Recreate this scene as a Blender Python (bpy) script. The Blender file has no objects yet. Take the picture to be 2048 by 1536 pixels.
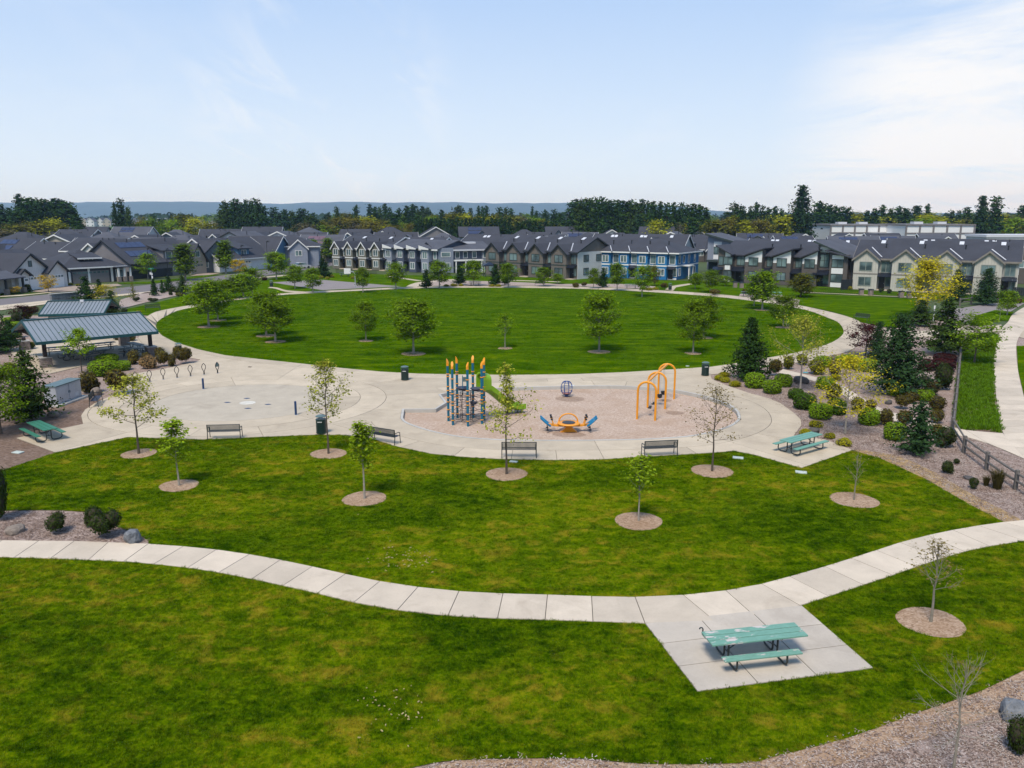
import bpy, bmesh, math, random
from mathutils import Vector, Matrix, noise
from mathutils.geometry import delaunay_2d_cdt

random.seed(7)
R = random.Random(11)
sc = bpy.context.scene
COL = sc.collection
rad = math.radians

# ------------------------------------------------------------------ camera
CAMZ, PITCH, FPX = 12.7, 11.86, 1600.0
cam_d = bpy.data.cameras.new('camera')
cam_d.sensor_width = 36.0
cam_d.lens = FPX / 2048.0 * 36.0
cam_d.clip_start, cam_d.clip_end = 0.3, 40000
cam = bpy.data.objects.new('camera', cam_d)
COL.objects.link(cam)
cam.location = (0, 0, CAMZ)
cam.rotation_euler = (rad(90 - PITCH), 0, 0)
sc.camera = cam

# ------------------------------------------------------------------ sky, sun, exposure
SUN_EL, SUN_AZ = 58.0, 200.0          # azimuth clockwise from +Y (the view direction)
world = bpy.data.worlds.new('World')
sc.world = world
world.use_nodes = True
wn, wl = world.node_tree.nodes, world.node_tree.links
wn.clear()


def wnode(t, **kw):
    n = wn.new(t)
    for k, v in kw.items():
        setattr(n, k, v)
    return n


w_out = wnode('ShaderNodeOutputWorld')
w_bg = wnode('ShaderNodeBackground')
w_bg.inputs['Strength'].default_value = 0.115
sky = wnode('ShaderNodeTexSky', sky_type='NISHITA')
sky.sun_disc = False
sky.sun_elevation = rad(SUN_EL)
sky.sun_rotation = rad(SUN_AZ)
sky.air_density, sky.dust_density, sky.ozone_density = 1.0, 1.6, 2.2
sky.altitude = 60
w_tc = wnode('ShaderNodeTexCoord')
w_sep = wnode('ShaderNodeSeparateXYZ')
wl.new(w_tc.outputs['Generated'], w_sep.inputs[0])


def wmath(op, a, b=None, c=None, clamp=False):
    n = wnode('ShaderNodeMath', operation=op, use_clamp=clamp)
    for i, v in enumerate((a, b, c)):
        if v is None:
            continue
        if isinstance(v, (int, float)):
            n.inputs[i].default_value = v
        else:
            wl.new(v, n.inputs[i])
    return n.outputs[0]


def sky_plane(sx, sy, ox=0.0, oy=0.0):
    """direction projected to a flat cloud layer, so that clouds thin out to the horizon"""
    up = wmath('MAXIMUM', w_sep.outputs['Z'], 0.0)
    den = wmath('ADD', up, 0.09)
    x = wmath('MULTIPLY_ADD', wmath('DIVIDE', w_sep.outputs['X'], den), sx, ox)
    y = wmath('MULTIPLY_ADD', wmath('DIVIDE', w_sep.outputs['Y'], den), sy, oy)
    cb = wnode('ShaderNodeCombineXYZ')
    wl.new(x, cb.inputs[0])
    wl.new(y, cb.inputs[1])
    return cb.outputs[0]


def wnoise(vec, scale, detail, rough, dist=0.0):
    n = wnode('ShaderNodeTexNoise')
    n.inputs['Scale'].default_value = scale
    n.inputs['Detail'].default_value = detail
    n.inputs['Roughness'].default_value = rough
    n.inputs['Distortion'].default_value = dist
    wl.new(vec, n.inputs['Vector'])
    return n.outputs['Fac']


def wramp(v, lo, hi):
    n = wnode('ShaderNodeMapRange', interpolation_type='SMOOTHSTEP')
    n.inputs['From Min'].default_value = lo
    n.inputs['From Max'].default_value = hi
    wl.new(v, n.inputs['Value'])
    return n.outputs['Result']


def view_dir(px, py):
    p = rad(PITCH)
    f = Vector((0, math.cos(p), -math.sin(p)))
    u = Vector((0, math.sin(p), math.cos(p)))
    return (Vector((1, 0, 0)) * (px - 1024) + f * FPX + u * (768 - py))


def cloud_bank(px, py, lo, hi):
    """1 near one compass direction of the sky, 0 away from it"""
    d = view_dir(px, py).normalized()
    n = wnode('ShaderNodeVectorMath', operation='DOT_PRODUCT')
    nrm = wnode('ShaderNodeVectorMath', operation='NORMALIZE')
    wl.new(w_tc.outputs['Generated'], nrm.inputs[0])
    wl.new(nrm.outputs[0], n.inputs[0])
    n.inputs[1].default_value = d
    return wramp(n.outputs['Value'], math.cos(rad(lo)), math.cos(rad(hi)))


wisps = wramp(wnoise(sky_plane(0.55, 0.28, 3.1, 1.7), 1.6, 8, 0.58, 0.6), 0.50, 0.86)
veil = wramp(wnoise(sky_plane(0.25, 0.14, 7.3, 0.4), 1.3, 5, 0.5, 0.3), 0.32, 0.80)
bank = wmath('MULTIPLY', cloud_bank(2110, 310, 17.0, 7),
             wramp(wnoise(sky_plane(0.42, 0.42, 1.0, 5.0), 1.5, 9, 0.6, 0.5), 0.30, 0.56))
bank2 = wmath('MULTIPLY', cloud_bank(640, 200, 10, 1),
              wramp(wnoise(sky_plane(1.1, 0.22, 5.0, 2.2), 1.7, 9, 0.62, 1.2), 0.47, 0.72))
cl = wmath('ADD', wmath('MULTIPLY', wisps, 0.20), wmath('MULTIPLY', veil, 0.07))
cl = wmath('ADD', cl, wmath('MULTIPLY', bank, 1.0))
cl = wmath('ADD', cl, wmath('MULTIPLY', bank2, 0.5), clamp=True)
w_mix = wnode('ShaderNodeMix', data_type='RGBA')
wl.new(cl, w_mix.inputs['Factor'])
SKY_TINT = wnode('ShaderNodeMix', data_type='RGBA')
SKY_TINT.inputs['Factor'].default_value = 0.90
wl.new(sky.outputs['Color'], SKY_TINT.inputs['A'])
thin = wnode('ShaderNodeValToRGB')                     # thin high overcast over the clear sky, paler towards the horizon
thin.color_ramp.elements[0].position, thin.color_ramp.elements[0].color = 0.01, (0.87, 0.985, 1.09, 1)
thin.color_ramp.elements[1].position, thin.color_ramp.elements[1].color = 0.36, (0.29, 0.525, 0.955, 1)
wl.new(w_sep.outputs['Z'], thin.inputs[0])
thin_s = wnode('ShaderNodeVectorMath', operation='SCALE')
thin_s.inputs['Scale'].default_value = 8.8
wl.new(thin.outputs[0], thin_s.inputs[0])
wl.new(thin_s.outputs[0], SKY_TINT.inputs['B'])
wl.new(SKY_TINT.outputs['Result'], w_mix.inputs['A'])
w_mix.inputs['B'].default_value = (8.5, 8.6, 8.75, 1)
wl.new(w_mix.outputs['Result'], w_bg.inputs['Color'])
wl.new(w_bg.outputs[0], w_out.inputs['Surface'])

sun_d = bpy.data.lights.new('sun', 'SUN')
sun_d.energy = 4.7
sun_d.angle = rad(16)
sun_d.color = (1.0, 0.92, 0.80)
sun = bpy.data.objects.new('sun', sun_d)
COL.objects.link(sun)
sun_dir = Vector((math.sin(rad(SUN_AZ)) * math.cos(rad(SUN_EL)), math.cos(rad(SUN_AZ)) * math.cos(rad(SUN_EL)), math.sin(rad(SUN_EL))))
sun.rotation_euler = sun_dir.to_track_quat('Z', 'Y').to_euler()

sc.view_settings.view_transform = 'Standard'
sc.view_settings.look = 'None'
sc.view_settings.exposure = 0.0
sc.view_settings.gamma = 1.0
sc.view_settings.use_curve_mapping = False
sc.render.engine = 'CYCLES'
sc.cycles.use_denoising = True
sc.cycles.max_bounces = 6
sc.cycles.diffuse_bounces = 3
sc.cycles.transparent_max_bounces = 6
sc.cycles.volume_bounces = 0


# ------------------------------------------------------------------ survey helpers: photo pixel -> place on the ground
def at(px, py, z=0.0):
    d = view_dir(px, py)
    t = (z - CAMZ) / d.z
    return Vector((d.x * t, d.y * t, z))


def top_z(py, base):
    """height of the point seen at row py straight above a ground point"""
    d = view_dir(1024, py)
    return CAMZ + d.z * (base.y / d.y)


def span(px_w, base):
    """metres covered by px_w photo pixels at a ground point"""
    p = rad(PITCH)
    zc = base.y * math.cos(p) + (CAMZ - base.z) * math.sin(p)
    return px_w * zc / FPX


def V2(p):
    return (p[0], p[1])


# ------------------------------------------------------------------ object helpers
def link(name, mesh, parent=None):
    o = bpy.data.objects.new(name, mesh)
    COL.objects.link(o)
    if parent is not None:
        o.parent = parent
    return o


def tag(o, label=None, cat=None, group=None, kind=None):
    if label:
        o['label'] = label
    if cat:
        o['category'] = cat
    if group:
        o['group'] = group
    if kind:
        o['kind'] = kind
    return o


def thing(name, loc, rz=0.0, label=None, cat=None, group=None):
    o = bpy.data.objects.new(name, None)
    o.empty_display_size = 0.2
    COL.objects.link(o)
    o.location = loc
    o.rotation_euler = (0, 0, rz)
    return tag(o, label, cat, group)


def copy_tree(o, parent=None):
    c = o.copy()
    COL.objects.link(c)
    c.parent = parent
    for ch in list(o.children):
        copy_tree(ch, c)
    return c


class MB:
    """collects simple shapes, links them as one mesh"""

    def __init__(self):
        self.v, self.f, self.m = [], [], []

    def add(self, vs, fs, m=0, M=None):
        b = len(self.v)
        if M is not None:
            vs = [M @ Vector(p) for p in vs]
        self.v.extend([tuple(p) for p in vs])
        for f in fs:
            self.f.append(tuple(i + b for i in f))
            self.m.append(m)
        return self

    def box(self, x0, x1, y0, y1, z0, z1, m=0, M=None):
        vs = [(x0, y0, z0), (x1, y0, z0), (x1, y1, z0), (x0, y1, z0), (x0, y0, z1), (x1, y0, z1), (x1, y1, z1), (x0, y1, z1)]
        fs = [(0, 3, 2, 1), (4, 5, 6, 7), (0, 1, 5, 4), (1, 2, 6, 5), (2, 3, 7, 6), (3, 0, 4, 7)]
        return self.add(vs, fs, m, M)

    def bbox(self, x0, x1, y0, y1, z0, z1, b=0.01, m=0, M=None):
        """box with chamfered vertical edges and top rim"""
        def ring(i, z):
            return [(x0 + i, y0 + b + i * 0, z), (x0 + b + i * 0, y0 + i, z), (x1 - b, y0 + i, z), (x1 - i, y0 + b, z),
                    (x1 - i, y1 - b, z), (x1 - b, y1 - i, z), (x0 + b, y1 - i, z), (x0 + i, y1 - b, z)]
        vs = ring(0, z0) + ring(0, z1 - b) + ring(b * 0.7, z1)
        fs = [tuple(reversed(range(8))), tuple(range(16, 24))]
        for k in (0, 8):
            for i in range(8):
                j = (i + 1) % 8
                fs.append((k + i, k + j, k + 8 + j, k + 8 + i))
        return self.add(vs, fs, m, M)

    def prism(self, poly, z0, z1, m=0, M=None):
        n = len(poly)
        a = sum(poly[i][0] * poly[(i + 1) % n][1] - poly[(i + 1) % n][0] * poly[i][1] for i in range(n))
        if a < 0:
            poly = list(reversed(poly))
        vs = [(p[0], p[1], z0) for p in poly] + [(p[0], p[1], z1) for p in poly]
        fs = [tuple(reversed(range(n))), tuple(range(n, 2 * n))]
        for i in range(n):
            j = (i + 1) % n
            fs.append((i, j, n + j, n + i))
        return self.add(vs, fs, m, M)

    def profile(self, poly, x0, x1, m=0, M=None):
        """polygon given as (y, z) swept along x"""
        n = len(poly)
        vs = [(x0, p[0], p[1]) for p in poly] + [(x1, p[0], p[1]) for p in poly]
        fs = [tuple(reversed(range(n))), tuple(range(n, 2 * n))]
        for i in range(n):
            j = (i + 1) % n
            fs.append((i, j, n + j, n + i))
        return self.add(vs, fs, m, M)

    def front(self, poly, y0, y1, m=0, M=None):
        """polygon given as (x, z) swept along y"""
        n = len(poly)
        vs = [(p[0], y0, p[1]) for p in poly] + [(p[0], y1, p[1]) for p in poly]
        fs = [tuple(range(n)), tuple(reversed(range(n, 2 * n)))]
        for i in range(n):
            j = (i + 1) % n
            fs.append((j, i, n + i, n + j))
        return self.add(vs, fs, m, M)

    def tube(self, pts, r, seg=6, m=0, M=None, cap=True):
        pts = [Vector(p) for p in pts]
        rs = r if isinstance(r, (list, tuple)) else [r] * len(pts)
        vs, fs = [], []
        prev = None
        for i, p in enumerate(pts):
            if i == 0:
                t = pts[1] - pts[0]
            elif i == len(pts) - 1:
                t = pts[-1] - pts[-2]
            else:
                t = pts[i + 1] - pts[i - 1]
            t.normalize()
            if prev is None:
                a = Vector((1, 0, 0)) if abs(t.z) > 0.9 else Vector((0, 0, 1))
                u = t.cross(a).normalized()
            else:
                u = (prev - t * prev.dot(t))
                if u.length < 1e-5:
                    u = t.orthogonal()
                u.normalize()
            prev = u
            w = t.cross(u)
            for k in range(seg):
                an = 2 * math.pi * k / seg
                vs.append(p + (u * math.cos(an) + w * math.sin(an)) * rs[i])
        for i in range(len(pts) - 1):
            for k in range(seg):
                j = (k + 1) % seg
                fs.append((i * seg + k, i * seg + j, (i + 1) * seg + j, (i + 1) * seg + k))
        if cap:
            fs.append(tuple(reversed(range(seg))))
            fs.append(tuple(range((len(pts) - 1) * seg, len(pts) * seg)))
        return self.add(vs, fs, m, M)

    def lathe(self, prof, seg=16, m=0, M=None):
        vs, fs = [], []
        for r, z in prof:
            for k in range(seg):
                an = 2 * math.pi * k / seg
                vs.append((r * math.cos(an), r * math.sin(an), z))
        for i in range(len(prof) - 1):
            for k in range(seg):
                j = (k + 1) % seg
                fs.append((i * seg + k, i * seg + j, (i + 1) * seg + j, (i + 1) * seg + k))
        fs.append(tuple(reversed(range(seg))))
        fs.append(tuple(range((len(prof) - 1) * seg, len(prof) * seg)))
        return self.add(vs, fs, m, M)

    def mesh(self, name, mats, smooth=False):
        me = bpy.data.meshes.new(name)
        me.from_pydata(self.v, [], self.f)
        if not isinstance(mats, (list, tuple)):
            mats = [mats]
        for mt in mats:
            me.materials.append(mt)
        if len(mats) > 1:
            me.polygons.foreach_set('material_index', self.m)
        if smooth:
            me.polygons.foreach_set('use_smooth', [True] * len(me.polygons))
            try:
                me.set_sharp_from_angle(angle=rad(40))
            except Exception:
                pass
        me.update()
        return me

    def build(self, name, mats, parent=None, smooth=False):
        return link(name, self.mesh(name, mats, smooth), parent)


def TR(x=0, y=0, z=0, rz=0, rx=0, ry=0, s=1):
    return Matrix.Translation((x, y, z)) @ Matrix.Rotation(rz, 4, 'Z') @ Matrix.Rotation(ry, 4, 'Y') @ Matrix.Rotation(rx, 4, 'X') @ Matrix.Scale(s, 4)


# ------------------------------------------------------------------ materials
ALBEDO = 0.80        # all surface colours below are noted a little bright; one factor brings them to daylight albedo


class NT:
    def __init__(self, name):
        self.mat = bpy.data.materials.new(name)
        self.mat.use_nodes = True
        self.n, self.l = self.mat.node_tree.nodes, self.mat.node_tree.links
        self.bsdf = self.n.get('Principled BSDF')
        self.out = self.n.get('Material Output')
        self._pos = None

    def node(self, t, **kw):
        n = self.n.new(t)
        for k, v in kw.items():
            setattr(n, k, v)
        return n

    def pos(self, sx=1, sy=1, sz=1, obj=False):
        if obj:
            g = self.node('ShaderNodeTexCoord').outputs['Object']
        else:
            g = self.node('ShaderNodeNewGeometry').outputs['Position']
        if (sx, sy, sz) == (1, 1, 1):
            return g
        m = self.node('ShaderNodeMapping')
        m.inputs['Scale'].default_value = (sx, sy, sz)
        self.l.new(g, m.inputs['Vector'])
        return m.outputs[0]

    def noise(self, vec, scale, detail=3, rough=0.5, dist=0.0):
        n = self.node('ShaderNodeTexNoise')
        n.inputs['Scale'].default_value = scale
        n.inputs['Detail'].default_value = detail
        n.inputs['Roughness'].default_value = rough
        n.inputs['Distortion'].default_value = dist
        self.l.new(vec, n.inputs['Vector'])
        return n.outputs['Fac']

    def voro(self, vec, scale, out='Color', rnd=1.0):
        n = self.node('ShaderNodeTexVoronoi')
        n.inputs['Scale'].default_value = scale
        n.inputs['Randomness'].default_value = rnd
        self.l.new(vec, n.inputs['Vector'])
        return n.outputs[out]

    def range(self, v, lo, hi, a=0.0, b=1.0):
        n = self.node('ShaderNodeMapRange')
        for k, x in (('From Min', lo), ('From Max', hi), ('To Min', a), ('To Max', b)):
            n.inputs[k].default_value = x
        self.l.new(v, n.inputs['Value'])
        return n.outputs['Result']

    def math(self, op, a, b=None, clamp=False):
        n = self.node('ShaderNodeMath', operation=op, use_clamp=clamp)
        for i, v in enumerate((a, b)):
            if v is None:
                continue
            if isinstance(v, (int, float)):
                n.inputs[i].default_value = v
            else:
                self.l.new(v, n.inputs[i])
        return n.outputs[0]

    def mix(self, fac, a, b, blend='MIX'):
        n = self.node('ShaderNodeMix', data_type='RGBA', blend_type=blend)
        for key, v in (('Factor', fac), ('A', a), ('B', b)):
            if isinstance(v, (int, float)):
                n.inputs[key].default_value = v
            elif isinstance(v, tuple):
                n.inputs[key].default_value = v if len(v) == 4 else (*v, 1)
            else:
                self.l.new(v, n.inputs[key])
        return n.outputs['Result']

    def ramp(self, v, stops):
        n = self.node('ShaderNodeValToRGB')
        cr = n.color_ramp
        while len(cr.elements) < len(stops):
            cr.elements.new(0.5)
        for e, (p, c) in zip(cr.elements, stops):
            e.position = p
            e.color = (*c, 1)
        self.l.new(v, n.inputs[0])
        return n.outputs[0]

    def bump(self, h, strength=0.3, dist=0.02):
        n = self.node('ShaderNodeBump')
        n.inputs['Strength'].default_value = strength
        n.inputs['Distance'].default_value = dist
        self.l.new(h, n.inputs['Height'])
        self.l.new(n.outputs[0], self.bsdf.inputs['Normal'])
        return n

    def scaled(self, c):
        n = self.node('ShaderNodeVectorMath', operation='SCALE')
        self.l.new(c, n.inputs[0])
        n.inputs['Scale'].default_value = ALBEDO
        return n.outputs[0]

    def color(self, c):
        self.l.new(self.scaled(c), self.bsdf.inputs['Base Color'])

    def set(self, rough=0.7, metal=0.0, spec=0.3):
        self.bsdf.inputs['Roughness'].default_value = rough
        self.bsdf.inputs['Metallic'].default_value = metal
        self.bsdf.inputs['Specular IOR Level'].default_value = spec
        return self.mat


def plain(name, c, rough=0.6, var=0.25, scale=3.0, metal=0.0, spec=0.3, bump=0.0):
    """a solid colour with mottling, so that no surface is dead flat"""
    t = NT(name)
    p = t.pos(obj=True)
    f = t.noise(p, scale, 5, 0.6)
    f2 = t.noise(p, scale * 9, 3, 0.6)
    f = t.math('ADD', t.math('MULTIPLY', f, 0.7), t.math('MULTIPLY', f2, 0.3))
    lo = tuple(x * (1 - var) for x in c)
    hi = tuple(min(1, x * (1 + var)) for x in c)
    t.color(t.ramp(f, [(0.3, lo), (0.7, hi)]))
    if bump:
        t.bump(f2, bump, 0.01)
    return t.set(rough, metal, spec)


def siding(name, c, pitch=0.18, vertical=False, depth=0.25, var=0.08):
    """lap siding (horizontal) or board and batten (vertical), in object space"""
    t = NT(name)
    co = t.node('ShaderNodeTexCoord').outputs['Object']
    sp = t.node('ShaderNodeSeparateXYZ')
    t.l.new(co, sp.inputs[0])
    if vertical:
        s = t.math('ADD', sp.outputs['X'], sp.outputs['Y'])
    else:
        s = sp.outputs['Z']
    fr = t.math('FRACT', t.math('DIVIDE', s, pitch))
    line = t.math('LESS_THAN', fr, 0.16)
    n = t.noise(co, 0.8, 4, 0.6)
    base = t.ramp(n, [(0.3, tuple(x * (1 - var) for x in c)), (0.7, tuple(min(1, x * (1 + var)) for x in c))])
    t.color(t.mix(t.math('MULTIPLY', line, depth), base, tuple(x * 0.45 for x in c)))
    t.bump(fr, 0.3, 0.02)
    return t.set(0.7)


def shingle(name, c):
    t = NT(name)
    co = t.node('ShaderNodeTexCoord').outputs['Object']
    p = t.pos(1.2, 1.2, 4.0, obj=True)
    n1 = t.noise(p, 4.0, 3, 0.7)
    n2 = t.noise(co, 0.35, 3, 0.5)
    sp = t.node('ShaderNodeSeparateXYZ')
    t.l.new(co, sp.inputs[0])
    fr = t.math('FRACT', t.math('MULTIPLY', sp.outputs['Z'], 9.0))
    f = t.math('ADD', t.math('MULTIPLY', n1, 0.6), t.math('MULTIPLY', n2, 0.4))
    base = t.ramp(f, [(0.3, tuple(x * 0.7 for x in c)), (0.7, tuple(x * 1.3 for x in c))])
    t.color(t.mix(t.math('MULTIPLY', t.math('LESS_THAN', fr, 0.2), 0.25), base, tuple(x * 0.5 for x in c)))
    return t.set(0.85, 0, 0.25)


def leaf_mat(name, c, var=0.5, trans=0.35, hue=None):
    """leaf faces: colour varies leaf by leaf (face attribute) and tree by tree"""
    t = NT(name)
    a = t.node('ShaderNodeAttribute', attribute_name='leafvar').outputs['Fac']
    oi = t.node('ShaderNodeObjectInfo').outputs['Random']
    dark = tuple(x * (1 - var) for x in c)
    lite = tuple(min(1, x * (1 + var)) for x in (hue or c))
    col = t.ramp(a, [(0.0, dark), (0.55, c), (1.0, lite)])
    k = t.range(oi, 0, 1, 0.8, 1.2)
    n = t.node('ShaderNodeVectorMath', operation='SCALE')
    t.l.new(col, n.inputs[0])
    t.l.new(k, n.inputs['Scale'])
    col = n.outputs[0]
    t.color(col)
    t.set(0.8, 0, 0.0)
    tr = t.node('ShaderNodeBsdfTranslucent')
    t.l.new(t.scaled(col), tr.inputs['Color'])
    mx = t.node('ShaderNodeMixShader')
    mx.inputs[0].default_value = trans
    t.l.new(t.bsdf.outputs[0], mx.inputs[1])
    t.l.new(tr.outputs[0], mx.inputs[2])
    t.l.new(mx.outputs[0], t.out.inputs['Surface'])
    return t.mat


def grass_nodes(t, far=False):
    """the lawn's own colour: deep green, fresh green and straw patches, in world metres"""
    p = t.pos()
    big = t.noise(t.pos(0.13, 0.24, 1), 1.0, 4, 0.55, 0.5)
    mid = t.noise(t.pos(1.3, 2.0, 1), 1.0, 6, 0.72, 0.4)
    fine = t.noise(p, 9.0, 4, 0.75)
    f = t.math('ADD', t.math('ADD', t.math('MULTIPLY', big, 0.26), t.math('MULTIPLY', mid, 0.40)), t.math('MULTIPLY', fine, 0.34))
    if far:
        streak = t.noise(t.pos(0.28, 0.75, 1), 1.0, 5, 0.65, 0.3)
        f = t.math('ADD', t.math('MULTIPLY', f, 0.55), t.math('MULTIPLY', streak, 0.45))
        return t.ramp(f, [(0.40, (0.022, 0.066, 0.0004)), (0.475, (0.046, 0.102, 0.0005)), (0.54, (0.078, 0.140, 0.0008)), (0.61, (0.135, 0.185, 0.0015))]), fine
    col = t.ramp(f, [(0.405, (0.014, 0.043, 0.0004)), (0.47, (0.052, 0.098, 0.0006)), (0.525, (0.098, 0.152, 0.0010)), (0.60, (0.195, 0.215, 0.004))])
    straw = t.math('MULTIPLY', t.math('MULTIPLY', t.range(t.noise(t.pos(0.9, 1.1, 1), 1.0, 6, 0.72, 0.4), 0.51, 0.64), t.range(big, 0.40, 0.56)), 0.85, clamp=True)
    col = t.mix(straw, col, (0.27, 0.205, 0.014))
    return col, fine


def lawn_mat(name, far=False):
    t = NT(name)
    col, fine = grass_nodes(t, far)
    t.color(col)
    t.bump(t.noise(t.pos(), 22.0, 4, 0.7), 0.7, 0.06)
    return t.set(0.95, 0, 0.0)


def blade_mat(name, far=False):
    t = NT(name)
    col, fine = grass_nodes(t, far)
    oi = t.node('ShaderNodeObjectInfo').outputs['Random']
    n = t.node('ShaderNodeVectorMath', operation='SCALE')
    t.l.new(col, n.inputs[0])
    t.l.new(t.range(oi, 0, 1, 1.1, 2.1), n.inputs['Scale'])
    t.color(n.outputs[0])
    t.set(0.8, 0, 0.04)
    tr = t.node('ShaderNodeBsdfTranslucent')
    t.l.new(t.scaled(n.outputs[0]), tr.inputs['Color'])
    mx = t.node('ShaderNodeMixShader')
    mx.inputs[0].default_value = 0.3
    t.l.new(t.bsdf.outputs[0], mx.inputs[1])
    t.l.new(tr.outputs[0], mx.inputs[2])
    t.l.new(mx.outputs[0], t.out.inputs['Surface'])
    return t.mat


def concrete_mat(name, c, var=0.16, obj_rand=0.13):
    t = NT(name)
    p = t.pos()
    a = t.noise(p, 0.7, 6, 0.62, 0.3)
    b = t.noise(p, 14.0, 4, 0.7)
    st = t.range(t.noise(p, 0.33, 6, 0.7, 0.8), 0.56, 0.74)
    f = t.math('ADD', t.math('MULTIPLY', a, 0.72), t.math('MULTIPLY', b, 0.28))
    col = t.ramp(f, [(0.28, tuple(x * (1 - var) for x in c)), (0.72, tuple(x * (1 + var) for x in c))])
    col = t.mix(t.math('MULTIPLY', st, 0.7), col, tuple(x * y for x, y in zip(c, (0.68, 0.66, 0.64))))
    oi = t.node('ShaderNodeObjectInfo').outputs['Random']
    n = t.node('ShaderNodeVectorMath', operation='SCALE')
    t.l.new(col, n.inputs[0])
    t.l.new(t.range(oi, 0, 1, 1 - obj_rand, 1 + obj_rand * 0.5), n.inputs['Scale'])
    t.color(n.outputs[0])
    t.bump(b, 0.15, 0.01)
    return t.set(0.85, 0, 0.25)


def mulch_mat(name, a, b, c, scale=14.0):
    t = NT(name)
    p = t.pos()
    v = t.voro(t.pos(1, 1.6, 1), scale, 'Color')
    bw = t.node('ShaderNodeRGBToBW')
    t.l.new(v, bw.inputs[0])
    n = t.noise(p, 0.45, 6, 0.65, 0.5)
    n2 = t.noise(p, 5.0, 4, 0.7)
    f = t.math('ADD', t.math('MULTIPLY', bw.outputs[0], 0.4), t.math('MULTIPLY', n2, 0.6))
    col = t.ramp(f, [(0.25, a), (0.5, b), (0.75, c)])
    col = t.mix(t.math('MULTIPLY', t.range(n, 0.45, 0.7), 0.5), col, tuple(x * y for x, y in zip(b, (0.72, 0.62, 0.5))))
    t.color(col)
    t.bump(f, 0.7, 0.04)
    return t.set(0.9, 0, 0.15)


def stone_mat(name, c, scale=3.0, var=0.45):
    t = NT(name)
    p = t.pos(obj=True)
    n = t.noise(p, scale, 8, 0.68, 0.4)
    n2 = t.noise(p, scale * 6, 4, 0.7)
    f = t.math('ADD', t.math('MULTIPLY', n, 0.65), t.math('MULTIPLY', n2, 0.35))
    t.color(t.ramp(f, [(0.3, tuple(x * (1 - var) for x in c)), (0.55, c), (0.75, tuple(min(1, x * (1 + var)) for x in c))]))
    t.bump(f, 0.6, 0.05)
    return t.set(0.85)


def peeled_paint(name, c, wood):
    t = NT(name)
    p = t.pos(0.7, 2.0, 2.0, obj=True)
    n = t.noise(p, 2.6, 7, 0.62, 0.3)
    m = t.range(n, 0.57, 0.60)
    f = t.noise(p, 9, 4, 0.6)
    base = t.ramp(f, [(0.3, tuple(x * 0.85 for x in c)), (0.7, tuple(x * 1.15 for x in c))])
    t.color(t.mix(m, base, wood))
    return t.set(0.55)


GLASS = NT('window_glass')
_gp = GLASS.noise(GLASS.pos(), 0.4, 2)
GLASS.color(GLASS.ramp(_gp, [(0.35, (0.05, 0.075, 0.085)), (0.65, (0.20, 0.29, 0.29))]))
GLASS = GLASS.set(0.08, 0.0, 0.8)
M = {}
M['lawn'] = lawn_mat('lawn_grass')
M['lawn_far'] = lawn_mat('field_grass', True)
M['blade'] = blade_mat('grass_blade')
M['blade_far'] = blade_mat('field_blade', True)
M['concrete'] = concrete_mat('plaza_concrete', (0.53, 0.44, 0.325))
M['concrete_grey'] = concrete_mat('splash_concrete', (0.47, 0.405, 0.315))
M['concrete_path'] = concrete_mat('path_concrete', (0.60, 0.505, 0.395), 0.16, 0.13)
M['concrete_pad'] = concrete_mat('pad_concrete', (0.50, 0.435, 0.36), 0.18, 0.10)
M['kerb'] = concrete_mat('kerb_concrete', (0.47, 0.45, 0.41))
M['joint'] = plain('joint_dirt', (0.14, 0.125, 0.10), 0.9)
M['asphalt'] = concrete_mat('road_asphalt', (0.205, 0.18, 0.18), 0.10)
M['court'] = concrete_mat('court_asphalt', (0.255, 0.22, 0.21), 0.08)
M['mulch'] = mulch_mat('bark_mulch', (0.14, 0.09, 0.066), (0.33, 0.245, 0.205), (0.54, 0.44, 0.395))
M['soil'] = mulch_mat('bare_soil', (0.10, 0.065, 0.045), (0.20, 0.135, 0.10), (0.30, 0.215, 0.17), 7.0)
M['ring'] = mulch_mat('tree_ring_mulch', (0.19, 0.115, 0.065), (0.38, 0.255, 0.165), (0.54, 0.40, 0.29), 16.0)
M['chips'] = mulch_mat('play_chips', (0.30, 0.205, 0.145), (0.51, 0.38, 0.29), (0.67, 0.54, 0.44), 18.0)
M['tan'] = concrete_mat('driveway_paving', (0.33, 0.255, 0.20))
M['gravel'] = mulch_mat('pale_gravel', (0.24, 0.18, 0.15), (0.38, 0.30, 0.26), (0.50, 0.42, 0.37), 8.0)
M['black_metal'] = plain('black_metal', (0.012, 0.014, 0.016), 0.4, 0.3, 4, 0.0, 0.5)
M['bench_metal'] = plain('bench_green_black', (0.020, 0.028, 0.028), 0.4, 0.3, 4, 0.0, 0.5)
M['bin_green'] = plain('bin_dark_green', (0.012, 0.036, 0.030), 0.4, 0.3, 3, 0.0, 0.5)
M['lid'] = plain('bin_lid', (0.11, 0.16, 0.16), 0.4, 0.2)
M['white'] = plain('white_paint', (0.78, 0.78, 0.76), 0.5, 0.06)
M['blue_post'] = plain('play_blue', (0.008, 0.130, 0.215), 0.35, 0.15)
M['bollard_blue'] = plain('bollard_blue', (0.018, 0.05, 0.13), 0.4, 0.2)
M['orange'] = plain('play_orange', (0.82, 0.32, 0.018), 0.35, 0.1)
M['lime'] = plain('slide_lime', (0.24, 0.44, 0.016), 0.3, 0.12)
M['rope'] = plain('black_rope', (0.02, 0.02, 0.025), 0.7, 0.2)
M['deck_blue'] = plain('play_deck', (0.055, 0.065, 0.10), 0.5, 0.2)
M['seat_blue'] = plain('seesaw_blue', (0.010, 0.17, 0.34), 0.35, 0.15)
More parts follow.
